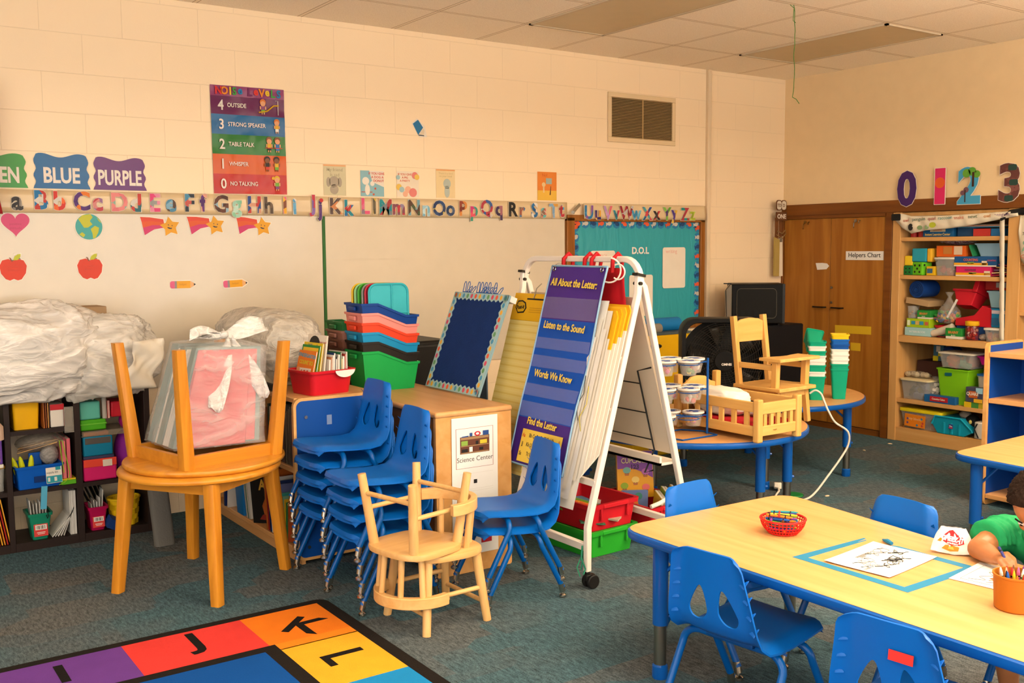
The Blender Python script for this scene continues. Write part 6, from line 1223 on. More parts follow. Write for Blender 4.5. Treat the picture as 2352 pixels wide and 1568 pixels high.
# pocket chart
t=slope('pocket_chart','tall blue and purple pocket chart headed All About the Letter','chart',*onE(-2.030,.455,.086),AL); w,h=.205,.945
def lx(y): return h*(1-y)
PU='#4a2a86'; BL='#0e50b4'
b=MB(); n=16
def zz(x,y): return .004*sin(y*9)+.006*noise.noise((x*6,y*5,1))
def sheet(y0,y1,k,off,x0=-w,x1=w):
    vs=[];fs=[]; m=6
    for j in range(m+1):
        for i in range(n+1): x=x0+(x1-x0)*i/n; y=y0+(y1-y0)*j/m; vs.append((x,y,zz(x,y)+off))
    for j in range(m):
        for i in range(n): a=j*(n+1)+i; fs.append((a,a+1,a+n+2,a+n+1))
    b.m(k).add(vs,fs)
sheet(lx(.27),lx(0),0,0); sheet(lx(.77),lx(.27),1,0); sheet(lx(1),lx(.77),0,0)
ed=[(-w,0),(w,0),(w,h),(-w,h)]
b.m(2).tube([(x,y,zz(x,y)) for x,y in [(-w+(2*w)*i/12,0) for i in range(13)]+[(w,h*i/12) for i in range(13)]+[(w-2*w*i/12,h) for i in range(13)]+[(-w,h-h*i/12) for i in range(13)]],.005,5,closed=True)
b.build('backing',[mat(PU,.5,bump=.1),mat(BL,.45,bump=.1),mat('#8fb2cc',.6)],t,ang=180)
b=MB()
for a,c in ((.16,.265),(.365,.42),(.455,.515),(.60,.66),(.69,.765)): sheet(lx(c),lx(a),0,.004,-w+.008,w-.008)
b.build('clear_pockets',film('#cfc8e6',.16,.12,'clear_vinyl'),t,ang=180)
b=MB()
for s,f,sz in (('All About the Letter:',.088,.050),('Listen to the Sound',.305,.048),('Words We Know',.55,.048),('Find the Letter',.785,.046)): b.text(s,sz,(.0,lx(f),.013),-.03,.022,sx=.80)
b.build('lettering',mat('#f2cf4a',.5),t)
p=MB().bx(-.135,.165,lx(.985),lx(.825),.008,.0092).build('letter_card',mat('#f1cc50',.5),t)
b=MB()
for i,row in enumerate(('Aa Bb Cc Dd Ee Ff Gg Hh Ii','Jj Kk Ll Mm Nn Oo Pp Qq Rr','Ss Tt Uu Vv Ww Xx Yy Zz')): 
    b.m(1).text(row[3:-3],.026,(.015,lx(.855+.045*i),.0098),0,.008,sx=.78); b.m(0 if i==0 else 1).text(row[:2],.026,(-.118,lx(.855+.045*i),.0098),0,.01,sx=.78).text(row[-2:],.026,(.148,lx(.855+.045*i),.0098),0,.01,sx=.78)
b.build('letter_rows',[mat('#d8502a'),mat('#3a342a')],p)
b=MB()
for x in (-.175,.175): b.tube([(x+.010*cos(a),h-.015+.010*sin(a),.008) for a in [2*pi*i/12 for i in range(12)]],.0025,5,closed=True)
b.build('grommets',CHROME,t)
# red bag on the top bar, rings
t=thing('cloth_bag','red fabric pouch with loops slung on the easel top bar','bag',(-3.70,-2.03,1.36))
b=MB(); n=20; vs=[];fs=[]
for j in range(9):
    f=j/8
    for i in range(n+1):
        g=i/n-.5; y=-g*(.44+.10*f); vs.append((-.004-.016*sin(f*2.6)-.010*noise.noise((g*8,f*3,2))-.02*f,y-.02*f-.0,.02-.30*f*(.55+.45*max(0,min(1,(g+.15)*3))))) 
for j in range(8):
    for i in range(n): a=j*(n+1)+i; fs.append((a,a+1,a+n+2,a+n+1))
b.add(vs,fs); o=b.build('pouch',mat('#b8141e',.7,bump=.3,bs=25),t,ang=180); o.modifiers.new('thick','SOLIDIFY').thickness=.004
for y in (.19,.03,-.02,-.17):
    MB().tube([(-.035,y,-.0),(-.030,y,.06),(-.0,y,.085),(.028,y,.06),(.020,y,.02)],[.010,.010,.010,.010,.008],6).build('loop',mat('#c21a22',.7),t)
tag(MB().tube([(0,.055*cos(a),.055*sin(a)) for a in [rad(100+230*i/20) for i in range(21)]],.004,7).build('hook_ring',FW,loc=(-3.765,-2.215,1.372),rot=(0,0,.5)),'large white ring hooked through the pocket chart corner','ring')
tag(MB().tube([(0,.034*cos(a),.034*sin(a)) for a in [rad(60+250*i/18) for i in range(19)]]+[(0,.02,-.05),(0,-.03,-.065)][:0],.0035,7).build('hook_ring',FW,loc=(-3.755,-2.265,1.365),rot=(0,0,.3)),'smaller white ring by the bend of the easel bar','ring')
tag(MB().tube([(0,.024*cos(a),.024*sin(a)) for a in [2*pi*i/16 for i in range(16)]],.003,6,closed=True).build('hook_ring',CHROME,loc=(-3.755,-1.83,1.375),rot=(0,0,.5)),'small metal ring at the whiteboard end of the red pouch','ring')
# bins under the easel
def gtray(label,loc,rz,col,w=.30,d=.42,h=.13):
    t=thing('storage_bin',label,'bin',loc,rz); MB().tub(w*.90,d*.92,w,d,h,.004,.02,.012,.022).build('bin_body',mat(col,.38),t)
    b=MB()
    for y in (-d/2-.004,d/2+.004):
        for x in (-.085,.085): MB().box((x,y*.985,h-.05),(.012,.012,.06)).build('rib',mat(col,.38),t,bevel=.003)
        MB().box((0,y*1.012,h-.012),(.16,.016,.020)).build('grip',mat(col,.38),t,bevel=.003)
    return t
gtray('green storage tray on the carpet under the easel',(-3.60,-1.835,.002),rad(3),'#2fae2f')
gtray('red storage tray of board books stacked on the green tray',(-3.60,-1.84,.131),rad(3),'#d8202c')
def lay(label,x,y,z,w,d,th,col,rz,art=None,cat='book',tilt=0):
    t=thing('picture_book',label,cat,(x,y,z),(tilt,0,rz)); MB().bx(-w/2,w/2,-d/2,d/2,0,.0012).bx(-w/2,w/2,-d/2,d/2,th-.0012,th).bx(-w/2,-w/2+.0012,-d/2,d/2,0,th).build('cover',mat(col,.35),t); MB().bx(-w/2+.0012,w/2-.002,-d/2+.002,d/2-.002,.0012,th-.0012).build('pages',mat('#e9dfce',.8),t)
    if art:
        b=MB(); mm=[]
        for k,(sh,c) in enumerate(art): b.m(k); b.prism(sh,th,th+.0004+.0002*k) if not isinstance(sh,tuple) else b.text(sh[0],sh[1],(sh[2],sh[3],th+.001),sh[4] if len(sh)>4 else 0,.02); mm.append(mat(c,.4))
        b.build('cover_art',mm,t)
    return t
zb=.145
lay('green edged leaf book lying in the red tray',-3.63,-1.86,zb+.045,.20,.24,.010,'#6f9a2a',rad(20),[(rrect(.14,.17,.02),'#e8702a'),((' FLOWERS ',.024,0,.06,0),'#f0d04a'),(circ(.03,12,.02,-.03),'#8fb89a')],tilt=.12)
lay('blue and white story book lying under the leaf book',-3.58,-1.74,zb+.028,.2,.22,.010,'#5f9ac0',rad(-12),[(circ(.05,12,0,0),'#dfe6dc')],tilt=.08)
lay('beige activity book lying at the near end of the red tray',-3.56,-1.97,zb+.03,.18,.14,.008,'#b8b098',rad(35),[(rrect(.06,.08,.01),'#8fb4c4')],tilt=.1)
lay('thin striped booklet poking from the red tray',-3.66,-1.95,zb+.02,.2,.12,.006,'#3f7a5a',rad(60),tilt=.1)
gtray('second red storage tray with a white handle behind the green tray',(-3.216,-1.84,.002),rad(3),'#d2202a',.30,.42,.19)
tag(MB().tube([(-.15,0,0),(-.10,-.01,.012),(-.03,-.01,.03),(.03,-.01,.03),(.10,-.01,.012),(.15,0,0)],.011,8).build('handle_bar',mat('#efe6da',.4),loc=(-3.216,-2.055,.202),rot=(0,0,rad(3))),'white plastic carry handle across the second red tray','handle')
def stand(label,x,y,z,w,h,th,col,rx,rz,art=None,ac=(),page='#e9dfce'):
    """upright book, cover facing local -y"""
    t=thing('board_book',label,'book',(x,y,z),(rx,0,rz)); MB().prism(rrect(w,h,.008,3,0,h/2),-.001,.001).prism(rrect(w,h,.008,3,0,h/2),th-.003,th-.001).build('cover',mat(col,.35),t,rot=(pi/2,0,0)); MB().prism(rrect(w-.004,h-.004,.007,3,0,h/2),.001,th-.003).build('pages',mat(page,.8),t,rot=(pi/2,0,0),loc=(0,0,0))
    if art:
        b=MB(); art(b); b.build('cover_art',[mat(q,.4) for q in ac],t,loc=(0,-th+.0005,0),rot=(pi/2,0,0))
    return t
def cup(b):
    b.m(0).prism([(-.095,.15),(-.02,.155),(.03,.135),(.095,.10),(.095,.24),(-.095,.24)],.0,.0006)
    b.m(1).text('COUNT MY',.022,(0,.222,.0012),0,.02); b.m(2).text('CUPCAKES',.038,(0,.193,.0012),0,.06,sx=.8); b.m(3).text('CUPCAKES',.038,(0,.193,.0018),0,.02,sx=.8); b.m(2).text('123',.032,(0,.160,.0014),0,.05)
    for k,(x,y,c) in enumerate(((-.045,.135,4),(.055,.125,5),(.0,.085,6),(-.06,.055,7),(.055,.045,8))): b.m(c).prism(circ(.021,14,x,y+.008,.017),.0006,.0014); b.m(9).prism([(x-.015,y+.002),(x+.015,y+.002),(x+.010,y-.02),(x-.010,y-.02)],.0006,.0012); b.m(10).prism(circ(.002,6,x-.005,y-.008),.0012,.0016).prism(circ(.002,6,x+.005,y-.008),.0012,.0016)
stand('large Count My Cupcakes 123 board book leaning in the second red tray',-3.20,-1.76,.165,.195,.245,.022,'#e9a41e',rad(-9),rad(-26),cup,['#8a4aa0','#efe6f0','#4a2a5a','#f0d8b0','#7fb8a8','#b86ab0','#ecc86a','#8fa82a','#e8706a','#b8703a','#2a2420'])
def veh(b):
    for k,c in enumerate((0,1,2,3,0)): b.m(c).prism(rrect(.032,.04,.004,3,-.08+.04*k,.10),0,.0006); b.m(4+k%2).prism(rrect(.02,.012,.003,3,-.08+.04*k,.096),.0006,.001)
stand('white vehicle board book with a row of little trucks',-3.395,-1.80,.06,.21,.14,.016,'#efe2d0',rad(4),rad(-22),veh,['#1f6a9a','#e6cfa8','#2a5a9a','#e8d8c0','#d88a2a','#c8362a'])
stand('cream board book behind the vehicle book',-3.35,-1.745,.06,.2,.155,.016,'#e8d6bc',rad(2),rad(-22),lambda b:b.m(0).prism(circ(.012,10,.0,.12),0,.0006).prism(circ(.01,10,.05,.11),0,.0006),['#d8702a'])
stand('blue grey picture book with an orange cat',-3.27,-1.83,.06,.14,.17,.012,'#6a7fae',rad(3),rad(-30),lambda b:b.m(0).prism(circ(.04,14,-.02,.10),0,.0006).m(1).prism(circ(.02,12,.02,.14),.0006,.0012),['#e88a3a','#4a8a7a'])
for k,(c,wd,h) in enumerate((('#e6c83a','yellow',.20),('#e8e0cf','white',.195),('#8fae3a','lime',.215),('#e0d8c4','ivory',.21),('#8fb4b0','pale teal',.20),('#e0b81e','black dotted yellow',.215),('#3f7a3a','dark green',.18))):
    t=thing('paperback',wd+' book standing edge-on at the table end of the second red tray','book',(-3.215+.021*k,-1.93,.02),(rad(5),rad(5),rad(-28))); th=.014
    MB().bx(-th/2,th/2,-.075,.075,0,h).build('cover',mat(c,.45),t,bevel=.001); MB().bx(-th/2+.0015,th/2-.0015,-.0755,.07,.003,h+.0008).build('pages',mat('#e9dfce',.8),t)
    if k==5:
        b=MB()
        for q in range(7): b.bx(-th/2-.0006,th/2+.0006,-.0762,-.0745,.02+.027*q,.032+.027*q)
        b.build('dots',BLACK,t)
# ---------------------------------------------------------------- activity tables
TB=mat('#0b55a8',.3,coat=.3)
def rpoly(P,r,n=6):
    o=[]; k=len(P)
    for i in range(k):
        p=Vector(P[i]); a=(Vector(P[i-1])-p).normalized(); c=(Vector(P[(i+1)%k])-p).normalized()
        for q in range(n+1):
            f=q/n; s=p+a*r*(1-f)**2+c*r*f**2; o.append((s.x,s.y))
    return o
def inset(P,d):
    cx=sum(p[0] for p in P)/len(P); cy=sum(p[1] for p in P)/len(P); o=[]; k=len(P)
    for i in range(k):
        t=(Vector(P[(i+1)%k])-Vector(P[i-1])); t.normalize(); nx,ny=-t.y,t.x
        if (cx-P[i][0])*nx+(cy-P[i][1])*ny<0: nx,ny=-nx,-ny
        o.append((P[i][0]+nx*d,P[i][1]+ny*d))
    return o
def atable(label,P,legs,zt=.51,axis='Y',foot=True):
    cx=sum(p[0] for p in P)/len(P); cy=sum(p[1] for p in P)/len(P)
    t=thing('activity_table',label,'table',(cx,cy,0)); L=[(x-cx,y-cy) for x,y in P]
    b=MB(); b.loft([[(x,y,z) for x,y in inset(L,d)] for d,z in ((.02,zt-.036),(.0,zt-.034))]+[]); 
    MB().loft([[(x,y,z) for x,y in inset(L,d)] for d,z in ((.004,zt-.001),(.004,zt))]) 
    MB().loft([[(x,y,z) for x,y in inset(L,d)] for d,z in ((.012,zt-.030),(.006,zt-.0002),(.0055,zt))]).build('tabletop',MAPLEY if axis=='Y' else MAPLE,t)
    MB().loft([[(x,y,z) for x,y in inset(L,d)] for d,z in ((.02,zt-.031),(.002,zt-.0315),(-.003,zt-.026),(-.004,zt-.015),(-.002,zt-.005),(.006,zt-.0008),(.02,zt-.0008))],(0,0)).build('edge_band',TB,t)
    for (x,y) in legs:
        x-=cx; y-=cy
        l=MB().cyl((x,y,.19),(x,y,zt-.03),.027,n=20).build('leg',TB,t)
        MB().cyl((x,y,.03),(x,y,.20),.0215,n=18).build('inner_tube',STEEL,l); MB().lathe([(.0,0),(.026,0),(.028,.006),(.027,.045),(.022,.05)],18,(x,y,0),(0,1)).build('foot',TB,l); MB().cyl((x+.024,y-.012,.215),(x+.034,y-.017,.215),.008,n=8).build('bolt',TB,l)
        d=Vector((-x,-y,0)).normalized()*.13
        MB().tube([(x,y,.36),(x+d.x,y+d.y,zt-.034)],.007,6).build('brace',TB,l)
    return t
MT=rpoly([(-4.447,-3.065),(-4.436,-4.66),(-3.800,-4.66),(-3.600,-3.085)],.11)
atable('long maple topped table with a blue edge in front, holding crayons and papers',MT,[(-4.372,-3.205),(-3.72,-3.22),(-4.36,-4.55),(-3.86,-4.55)])
MC=circ(.632,64,-2.742,-1.695)
atable('round blue edged table with the doll bed and cup rack',MC,[(-2.36,-2.06),(-2.655,-2.13),(-3.14,-1.27),(-2.62,-1.27)],axis='X')
BC=circ(.620,64,-1.558,-1.202)
atable('round blue edged table by the cupboard with the nested buckets',BC,[(-1.307,-1.655),(-1.988,-1.582),(-1.25,-.78),(-1.93,-.82)],axis='X')
RT=rpoly([(-2.385,-3.025),(-2.44,-3.80),(-1.345,-3.80),(-1.345,-2.985)],.10)
atable('maple topped table with a blue edge behind the child',RT,[(-2.335,-3.135),(-2.36,-3.7),(-1.45,-3.1),(-1.45,-3.7)])
# ---------------------------------------------------------------- open blue-lined shelf at the right
t=thing('open_shelf','maple open shelf unit lined in blue behind the child','shelf',(0,0,0))
xf,xb,ya,yb=-1.30,-.93,-2.575,-3.75
for y,s in ((ya,-1),(yb,1)):
    p=MB().prism(rrect(xb-xf,.925,.035,5,(xf+xb)/2,.4625),-.022,0).build('end_panel',MAPLEZ,t,loc=(0,y+(0 if s<0 else .022) ,0),rot=(pi/2,0,0))
    p.location.y=y if s<0 else y
MB().bx(xf+.020,xb-.012,ya-.0015,ya+.0005,.03,.91).build('blue_laminate',mat('#0b4296',.45),t); MB().bx(xb-.02,xb-.005,yb+.02,ya-.002,.02,.87).build('back_panel',mat('#0b4296',.5),t)
MB().bx(xf+.004,xb-.01,yb+.02,ya-.002,.845,.872).build('top',MAPLEY,t,bevel=.003)
for z in (.61,.335,.065): MB().bx(xf+.012,xb-.012,yb+.02,ya-.002,z-.026,z).build('shelf',MAPLEY,t,bevel=.003)
# ---------------------------------------------------------------- doll bed
t=thing('doll_bed','maple doll bed with slatted rails on the round table','doll bed',(-2.771,-2.06,.511)); W2,L2b=.144,.278
PB=wood('#e6b266','#d39a4c','Z',.45,6,.15); PBX=wood('#e8b76c','#d8a254','X',.45,5,.15)
for sx in (1,-1):
    for sy,h in ((-1,.215),(1,.285)):
        MB().prism(rrect(.038,.038,.008,3,sx*W2,sy*L2b),0,h).build('post',PB,t,bevel=.006); 
for sx in (1,-1):
    MB().bx(sx*W2-.009,sx*W2+.009,-L2b,L2b,.028,.078).bx(sx*W2-.009,sx*W2+.009,-L2b,L2b,.148,.198).build('side_rail',wood('#e8b76c','#d8a254','Y',.45,5,.15),t,bevel=.003)
    for k in range(6): y=-L2b+.085*(k+.85); MB().bx(sx*W2-.006,sx*W2+.006,y-.014,y+.014,.07,.155).build('slat',PB,t)
MB().bx(-W2,W2,-L2b-.009,-L2b+.009,.03,.08).bx(-W2,W2,-L2b-.009,-L2b+.009,.138,.195).build('foot_rail',PBX,t,bevel=.003)
for k in range(5): x=-W2+.048*(k+1); MB().bx(x-.011,x+.011,-L2b-.006,-L2b+.006,.07,.145).build('slat',PB,t)
b=MB(); b.prism([(-W2,.03),(W2,.03),(W2,.22),(.09,.235),(.05,.262),(0,.268),(-.05,.262),(-.09,.235),(-W2,.22)],-.009,.009); b.build('headboard',PBX,t,loc=(0,L2b,0),rot=(pi/2,0,0),bevel=.003)
MB().bx(-W2+.008,W2-.008,-L2b+.01,L2b-.01,.045,.058).build('base',PBX,t)
b=MB(); b.T=Matrix.Translation((-.03,-L2b-.0095,.055))@Matrix.Rotation(pi/2,4,'X'); b.text('maple',.012); b.build('stamp',mat('#8a5a2a'),t)
tag(MB().prism(rrect(.262,.52,.02,4),0,.03).build('mattress',mat('#c8202c',.85,bump=.3,bs=60),loc=(-2.771,-2.06,.570),bevel=.008),'red quilted mattress inside the doll bed','mattress')
heap('blanket','white crumpled blanket inside the doll bed',(-2.79,-1.97,.665),(.10,.17,.075),31.0,mat('#efe6d8',.85),zmin=.602,amp=.05,nu=90,nv=50,cat='blanket')
t=thing('baby_doll','baby doll with a pale face lying in the doll bed','doll',(-2.735,-2.22,.603)); MB().ball((0,0,.035),(.042,.045,.035),16,10).build('head',mat('#d9a184',.6),t); MB().ball((.0,.075,.03),(.05,.06,.03),14,8).build('bodysuit',mat('#cfe2d6',.8),t); MB().ball((-.03,-.035,.03),(.012,.008,.012),8,6).ball((.02,-.04,.035),(.008,.006,.008),8,6).build('eyes',mat('#3a2420',.4),t)
# doll high chair
t=thing('doll_high_chair','wooden doll high chair with a tray behind the doll bed','high chair',(-2.36,-1.955,.511),rad(-88))
def bar(nm,p0,p1,w,d=None): 
    return MB().tube([p0,p1],w/1.414,4,sq=True).build(nm,PB,t,bevel=.003)
sw=.125
for s in (1,-1):
    bar('back_post',(-.135,s*sw,.19),(-.185,s*sw,.575),.03); bar('leg',(-.12,s*.12,0),(-.115,s*.115,.19),.028); bar('leg',(.13,s*.13,0),(.12,s*.115,.19),.028); bar('arm_post',(.11,s*.125,.20),(.115,s*.125,.345),.034); MB().bx(-.155,.12,s*sw-.007,s*sw+.007,.295,.325).build('armrest',PBX,t,bevel=.002)
MB().bx(-.155,.165,-.155,.155,.185,.205).build('seat',PBX,t,bevel=.003); MB().bx(-.12,.13,-.12,-.11,.15,.185).bx(-.12,.13,.11,.12,.15,.185).bx(.12,.13,-.12,.12,.15,.185).build('apron',PBX,t)
MB().prism([(-sw,.43),(sw,.43),(sw,.535),(.07,.555),(0,.562),(-.07,.555),(-sw,.535)],-.007,.007).build('backrest',PBX,t,loc=(-.178,0,0),rot=WB,bevel=.002)
MB().prism([(.03,-.165),(.175,-.165),(.18,.165),(.03,.165),(.045,.08),(.06,.03),(.06,-.03),(.045,-.08)],.347,.365).build('tray',PBX,t,bevel=.003)
# rack of lidded cups
t=thing('cup_rack','blue wire rack with three tiers of rings on the round table','rack',(-3.075,-1.985,.511)); 
b=MB(); b.tube([(-.10,-.10,.004),(.14,-.10,.004),(.16,.02,.004),(.10,.12,.004),(-.14,.12,.004)],.004,6,closed=True); b.tube([(.13,-.04,.004),(.13,-.04,.395)],.006,8).tube([(-.10,.10,.004),(-.10,.10,.46),(-.13,.06,.47)],.006,8)
for z in (.10,.235,.375): b.tube([(-.10,.10,z),(.13,-.04,z)],.004,6)
RINGS=[(.078,.008),(-.022,-.058),(-.130,.0)]
for z in (.10,.235,.375):
    for (x,y) in RINGS+[(.0,.098)]: b.tube([(x+.0535*cos(a),y+.0535*sin(a),z) for a in [2*pi*i/20 for i in range(20)]],.0022,5,closed=True)
b.build('wire_frame',mat('#0f4f9a',.35),t)
cn={0:'lowest',1:'middle',2:'top'}; pn=['at the bed side','in front','near the easel leg','behind']
cc=[['#e2452e','#f0a83a','#e85aa0'],['#e2382a','#efd02a','#e8704a'],['#e23a2a','#eee0d0','#e86a3a'],['#d8c02a','#4a8a3a','#c83a2a']]
random.seed(33)
for q,z in enumerate((.10,.235,.375)):
    for k,(x,y) in enumerate(RINGS+[(.0,.098)]):
        if q==0 and k==1: continue
        tt=thing('lidded_cup','clear lidded cup of small toys, %s tier, %s'%(cn[q],pn[k]),'cup',(-3.075+x,-1.985+y,.511+z-.055),0,'lidded cups on the wire rack')
        MB().lathe([(.036,0),(.0485,.055),(.050,.066),(.0485,.066),(.035,.002)],24).build('cup_body',film('#ded8d0',.22,.1,'clear_plastic'),tt)
        MB().lathe([(.051,.0665),(.057,.067),(.057,.075),(.050,.076),(.049,.0735),(.0,.0735)],24,cap=(0,0)).build('lid',mat('#efe8de',.35),tt); MB().lathe([(.0,.0745),(.036,.0745),(.036,.075),(0,.0755)],20,cap=(0,0)).build('lid_label',patch(['#2f4a9a','#3a5aa8','#e8e0e0'],40,.4,'n'),tt)
        b=MB(); c3=cc[(q+k)%4]
        for i in range(9): b.m(i%3).ball((random.uniform(-.02,.02),random.uniform(-.02,.02),random.uniform(.012,.04)),random.uniform(.008,.014),7,5)
        b.build('small_toys',[mat(c,.4) for c in c3],tt)['kind']='stuff'
# tote behind the rack
t=thing('toy_cart','yellow toy cart with blue rolls on top beneath the bulletin board','cart',(-1.80,-.33,0)); MB().prism(rrect(.55,.30,.03),.0,.86).build('cart_body',mat('#e0b012',.45),t,bevel=.01); MB().cyl((-.28,-.02,.915),(.26,-.02,.915),.05,n=18).build('blue_roll',mat('#1776b8',.5),t); MB().cyl((-.28,-.11,.90),(.0,-.11,.90),.035,n=16).build('grey_roll',mat('#8a8478',.5),t); MB().bx(-.28,.27,-.155,.155,.855,.872).build('dark_rim',mat('#4f5a5c',.5),t); MB().ball((-.08,-.16,.78),(.06,.02,.018),10,6).build('latch',BLACK,t)
# ---------------------------------------------------------------- box fan on the back round table
fx=thing('box_fan','black box fan standing behind the doll high chair','fan',(-2.10,-1.33,.512),rad(-145+0))
# local +x faces the camera side
yaw=math.atan2(-5.68+1.33,-6.70+2.10); fx.rotation_euler=(0,0,yaw+rad(10))
FB=mat('#12110f',.4,spec=.12); w=.262
b=MB(); P=rrect(2*w,2*w,.09,7); Q=rrect(2*w-.05,2*w-.05,.08,7)
def rg(L,x): return [(x,y,z+w) for y,z in L]
b.loft([rg(P,-.09),rg(P,.045),rg(sc(P,.985),.058),rg(Q,.058),rg(sc(Q,.97),.02),rg(Q,-.09)],(0,0)); b.loft([rg(Q,-.09),rg(P,-.09)],(0,0)); b.build('housing',FB,fx); MB().cyl((-.088,0,w),(-.08,0,w),.25,n=40).build('rear_grille',mat('#141311',.6),fx)
b=MB(); 
for k in range(15):
    r=.05+.0135*k; b.tube([(.05-.02*(r/.24)**2*0+.004*cos(k),r*cos(a),r*sin(a)+w) for a in [2*pi*i/40 for i in range(40)]],.0016,4,closed=True)
for k in range(30):
    a=2*pi*k/30; pts=[]
    for q in range(7): r=.045+.032*q; aa=a+.35*q/6; pts.append((.052,r*cos(aa),r*sin(aa)+w))
    b.tube(pts,.0018,4)
b.build('grille',mat('#2c2a27',.3),fx); MB().cyl((.046,0,w),(.060,0,w),.062,n=28).build('hub_cap',FB,fx,bevel=.003)
b=MB()
for k in range(5):
    a=2*pi*k/5; vs=[]
    for q in range(6): r=.04+.035*q; vs+=[(-.02-.02,r*cos(a)-.04*sin(a)*1,r*sin(a)+.04*cos(a)+w),(.02-.01,r*cos(a+.75),r*sin(a+.75)+w)]
    b.add(vs,[(2*q,2*q+1,2*q+3,2*q+2) for q in range(5)])
b.build('blades',mat('#33302c',.3),fx).modifiers.new('t','SOLIDIFY').thickness=.003
b=MB(); b.T=Matrix.Translation((.061,.012,w-.02))@Euler((pi/2,0,pi/2)).to_matrix().to_4x4(); b.text('OMNIS',.020,(0,0,0),0,.03); b.build('brand_lettering',WHITE,fx)
# fridge and microwave in the corner
t=thing('mini_fridge','black mini fridge in the room corner under the microwave','fridge',(-.66,-.335,0)); MB().bx(-.24,.24,-.24,.24,.02,.875).build('fridge_body',mat('#1c1b1d',.5,bump=.1,bs=200,spec=.1),t,bevel=.012); MB().bx(-.245,-.2,-.242,.242,.03,.872).build('door',mat('#232224',.4),t,bevel=.008)
for x in (-.19,.19):
    for y in (-.19,.19): MB().cyl((x,y,0),(x,y,.022),.02,n=10).build('foot',BLACK,t)
t=thing('microwave','black microwave showing its vented back on the mini fridge','microwave',(-.74,-.37,.876),rad(-40)); t.scale=(.83,.9,1.06)
MB().bx(-.235,.235,-.17,.17,.012,.292).build('casing',mat('#13110e',.45,spec=.08),t,bevel=.006); MB().bx(.215,.238,-.172,.172,.012,.292).build('side_seam',mat('#191816',.4),t)
p=MB().prism(rrect(.36,.215,.035,5,-.015,.155),0,.008).build('back_panel',mat('#181612',.5,spec=.08),t,loc=(0,-.1695,0),rot=(pi/2,0,0),bevel=.003); MB().tube([(x-.015,y+.155,.008) for x,y in rrect(.355,.21,.034,5)],.0018,4,closed=True).build('panel_edge',mat('#6b6558',.4),p)
b=MB()
for k in range(5):
    for q in range(4): 
        if k in (0,4) and q==0: continue
        x=-.135+.058*k; b.prism(rrect(.036,.006,.0025,2,x,.068+.0115*q),.008,.0086)
b.build('vent_slots',mat('#070706',.6),p)
MB().loft([[(-.236,-.16,.02),(-.236,.05,.02),(-.236,.05,.285),(-.236,-.16,.285)],[(-.275,-.12,.06),(-.275,.03,.06),(-.275,.03,.235),(-.275,-.12,.25)]]).build('clear_guard',film('#c9b9a8',.6,.2,'clear_plastic'),t); MB().tube([(-.24,-.15,.295),(-.31,-.16,.297)],.004,6).tube([(-.245,-.12,.29),(-.285,-.13,.25),(-.275,-.12,.06),(-.24,-.10,.02)],.003,6).build('wire_tie',BLACK,t)
for x in (-.19,.19):
    for y in (-.13,.13): MB().cyl((x,y,0),(x,y,.014),.012,n=8).build('foot',BLACK,t)
# nested buckets
def pail(label,x,y,z,col,s=.5,h=.165,grp=None,w=.105):
    t=thing('bucket',label,'bucket',(x,y,z),rad(-48),grp); MB().tub(w*.74,w*.66,w,w*.95,h,.0010,.014,.004,.010).build('bucket_body',mat(col,.35),t); return t
GRN='#12a27c'; WH='#eee8dc'
for k,(c,wd) in enumerate(((GRN,'green bucket at the foot of the nested stack by the doll bed'),(WH,'lowest white bucket in the stack by the doll bed'),(GRN,'green bucket above the lowest white one by the doll bed'),(WH,'white bucket mid height in the stack by the doll bed'),(WH,'white bucket just under the green pair by the doll bed'),(GRN,'green bucket between white ones by the doll bed'),(WH,'uppermost white bucket in the stack by the doll bed'),(GRN,'green bucket under the tilted top one by the doll bed'))):
    pail(wd,-1.545,-1.595,.511+.0295*k+(.012 if k>1 else 0),c,grp='nested buckets by the doll bed',h=.15)
t=pail('green bucket lying tilted on top of the stack by the doll bed',-1.560,-1.580,.511+.0295*8+.085,GRN,grp='nested buckets by the doll bed'); t.rotation_euler=(rad(-68),rad(10),rad(-48))
for k,(c,wd) in enumerate(((GRN,'tall green bucket at the foot of the stack with the yellow top'),(GRN,'second green bucket in the stack with the yellow top'),(WH,'lower white bucket in the stack with the yellow top'),(WH,'middle white bucket in the stack with the yellow top'),(WH,'upper white bucket in the stack with the yellow top'),('#1450a0','lower blue bucket in the stack with the yellow top'),('#1c62b4','upper blue bucket under the yellow one'),('#ecc21a','yellow bucket topping the stack nearer the cupboard'))):
    pail(wd,-1.400,-1.655,.511+.031*k,c,grp='nested buckets with the yellow top',h=.192)
# extension cord
t=thing('extension_cord','white extension cord looping from the round table to the floor','cord',(0,0,0))
pts=[(-1.86,-1.80,.60),(-1.845,-1.83,.62),(-1.83,-1.86,.60),(-1.85,-1.90,.56),(-1.84,-1.92,.51),(-1.80,-1.94,.44),(-1.72,-1.97,.38),(-1.70,-1.96,.30),(-1.74,-1.94,.22),(-1.83,-1.92,.12),(-1.90,-1.90,.04),(-1.97,-1.90,.006),(-2.10,-1.93,.006),(-2.2,-2.05,.006)]
def smooth(P,n=5):
    P=[Vector(p) for p in P]; o=[]
    for i in range(len(P)-1):
        a,b_,c,d=P[max(i-1,0)],P[i],P[i+1],P[min(i+2,len(P)-1)]
        for q in range(n): u=q/n; o.append(.5*((2*b_)+(c-a)*u+(2*a-5*b_+4*c-d)*u*u+(3*b_-a-3*c+d)*u**3))
    return o+[P[-1]]
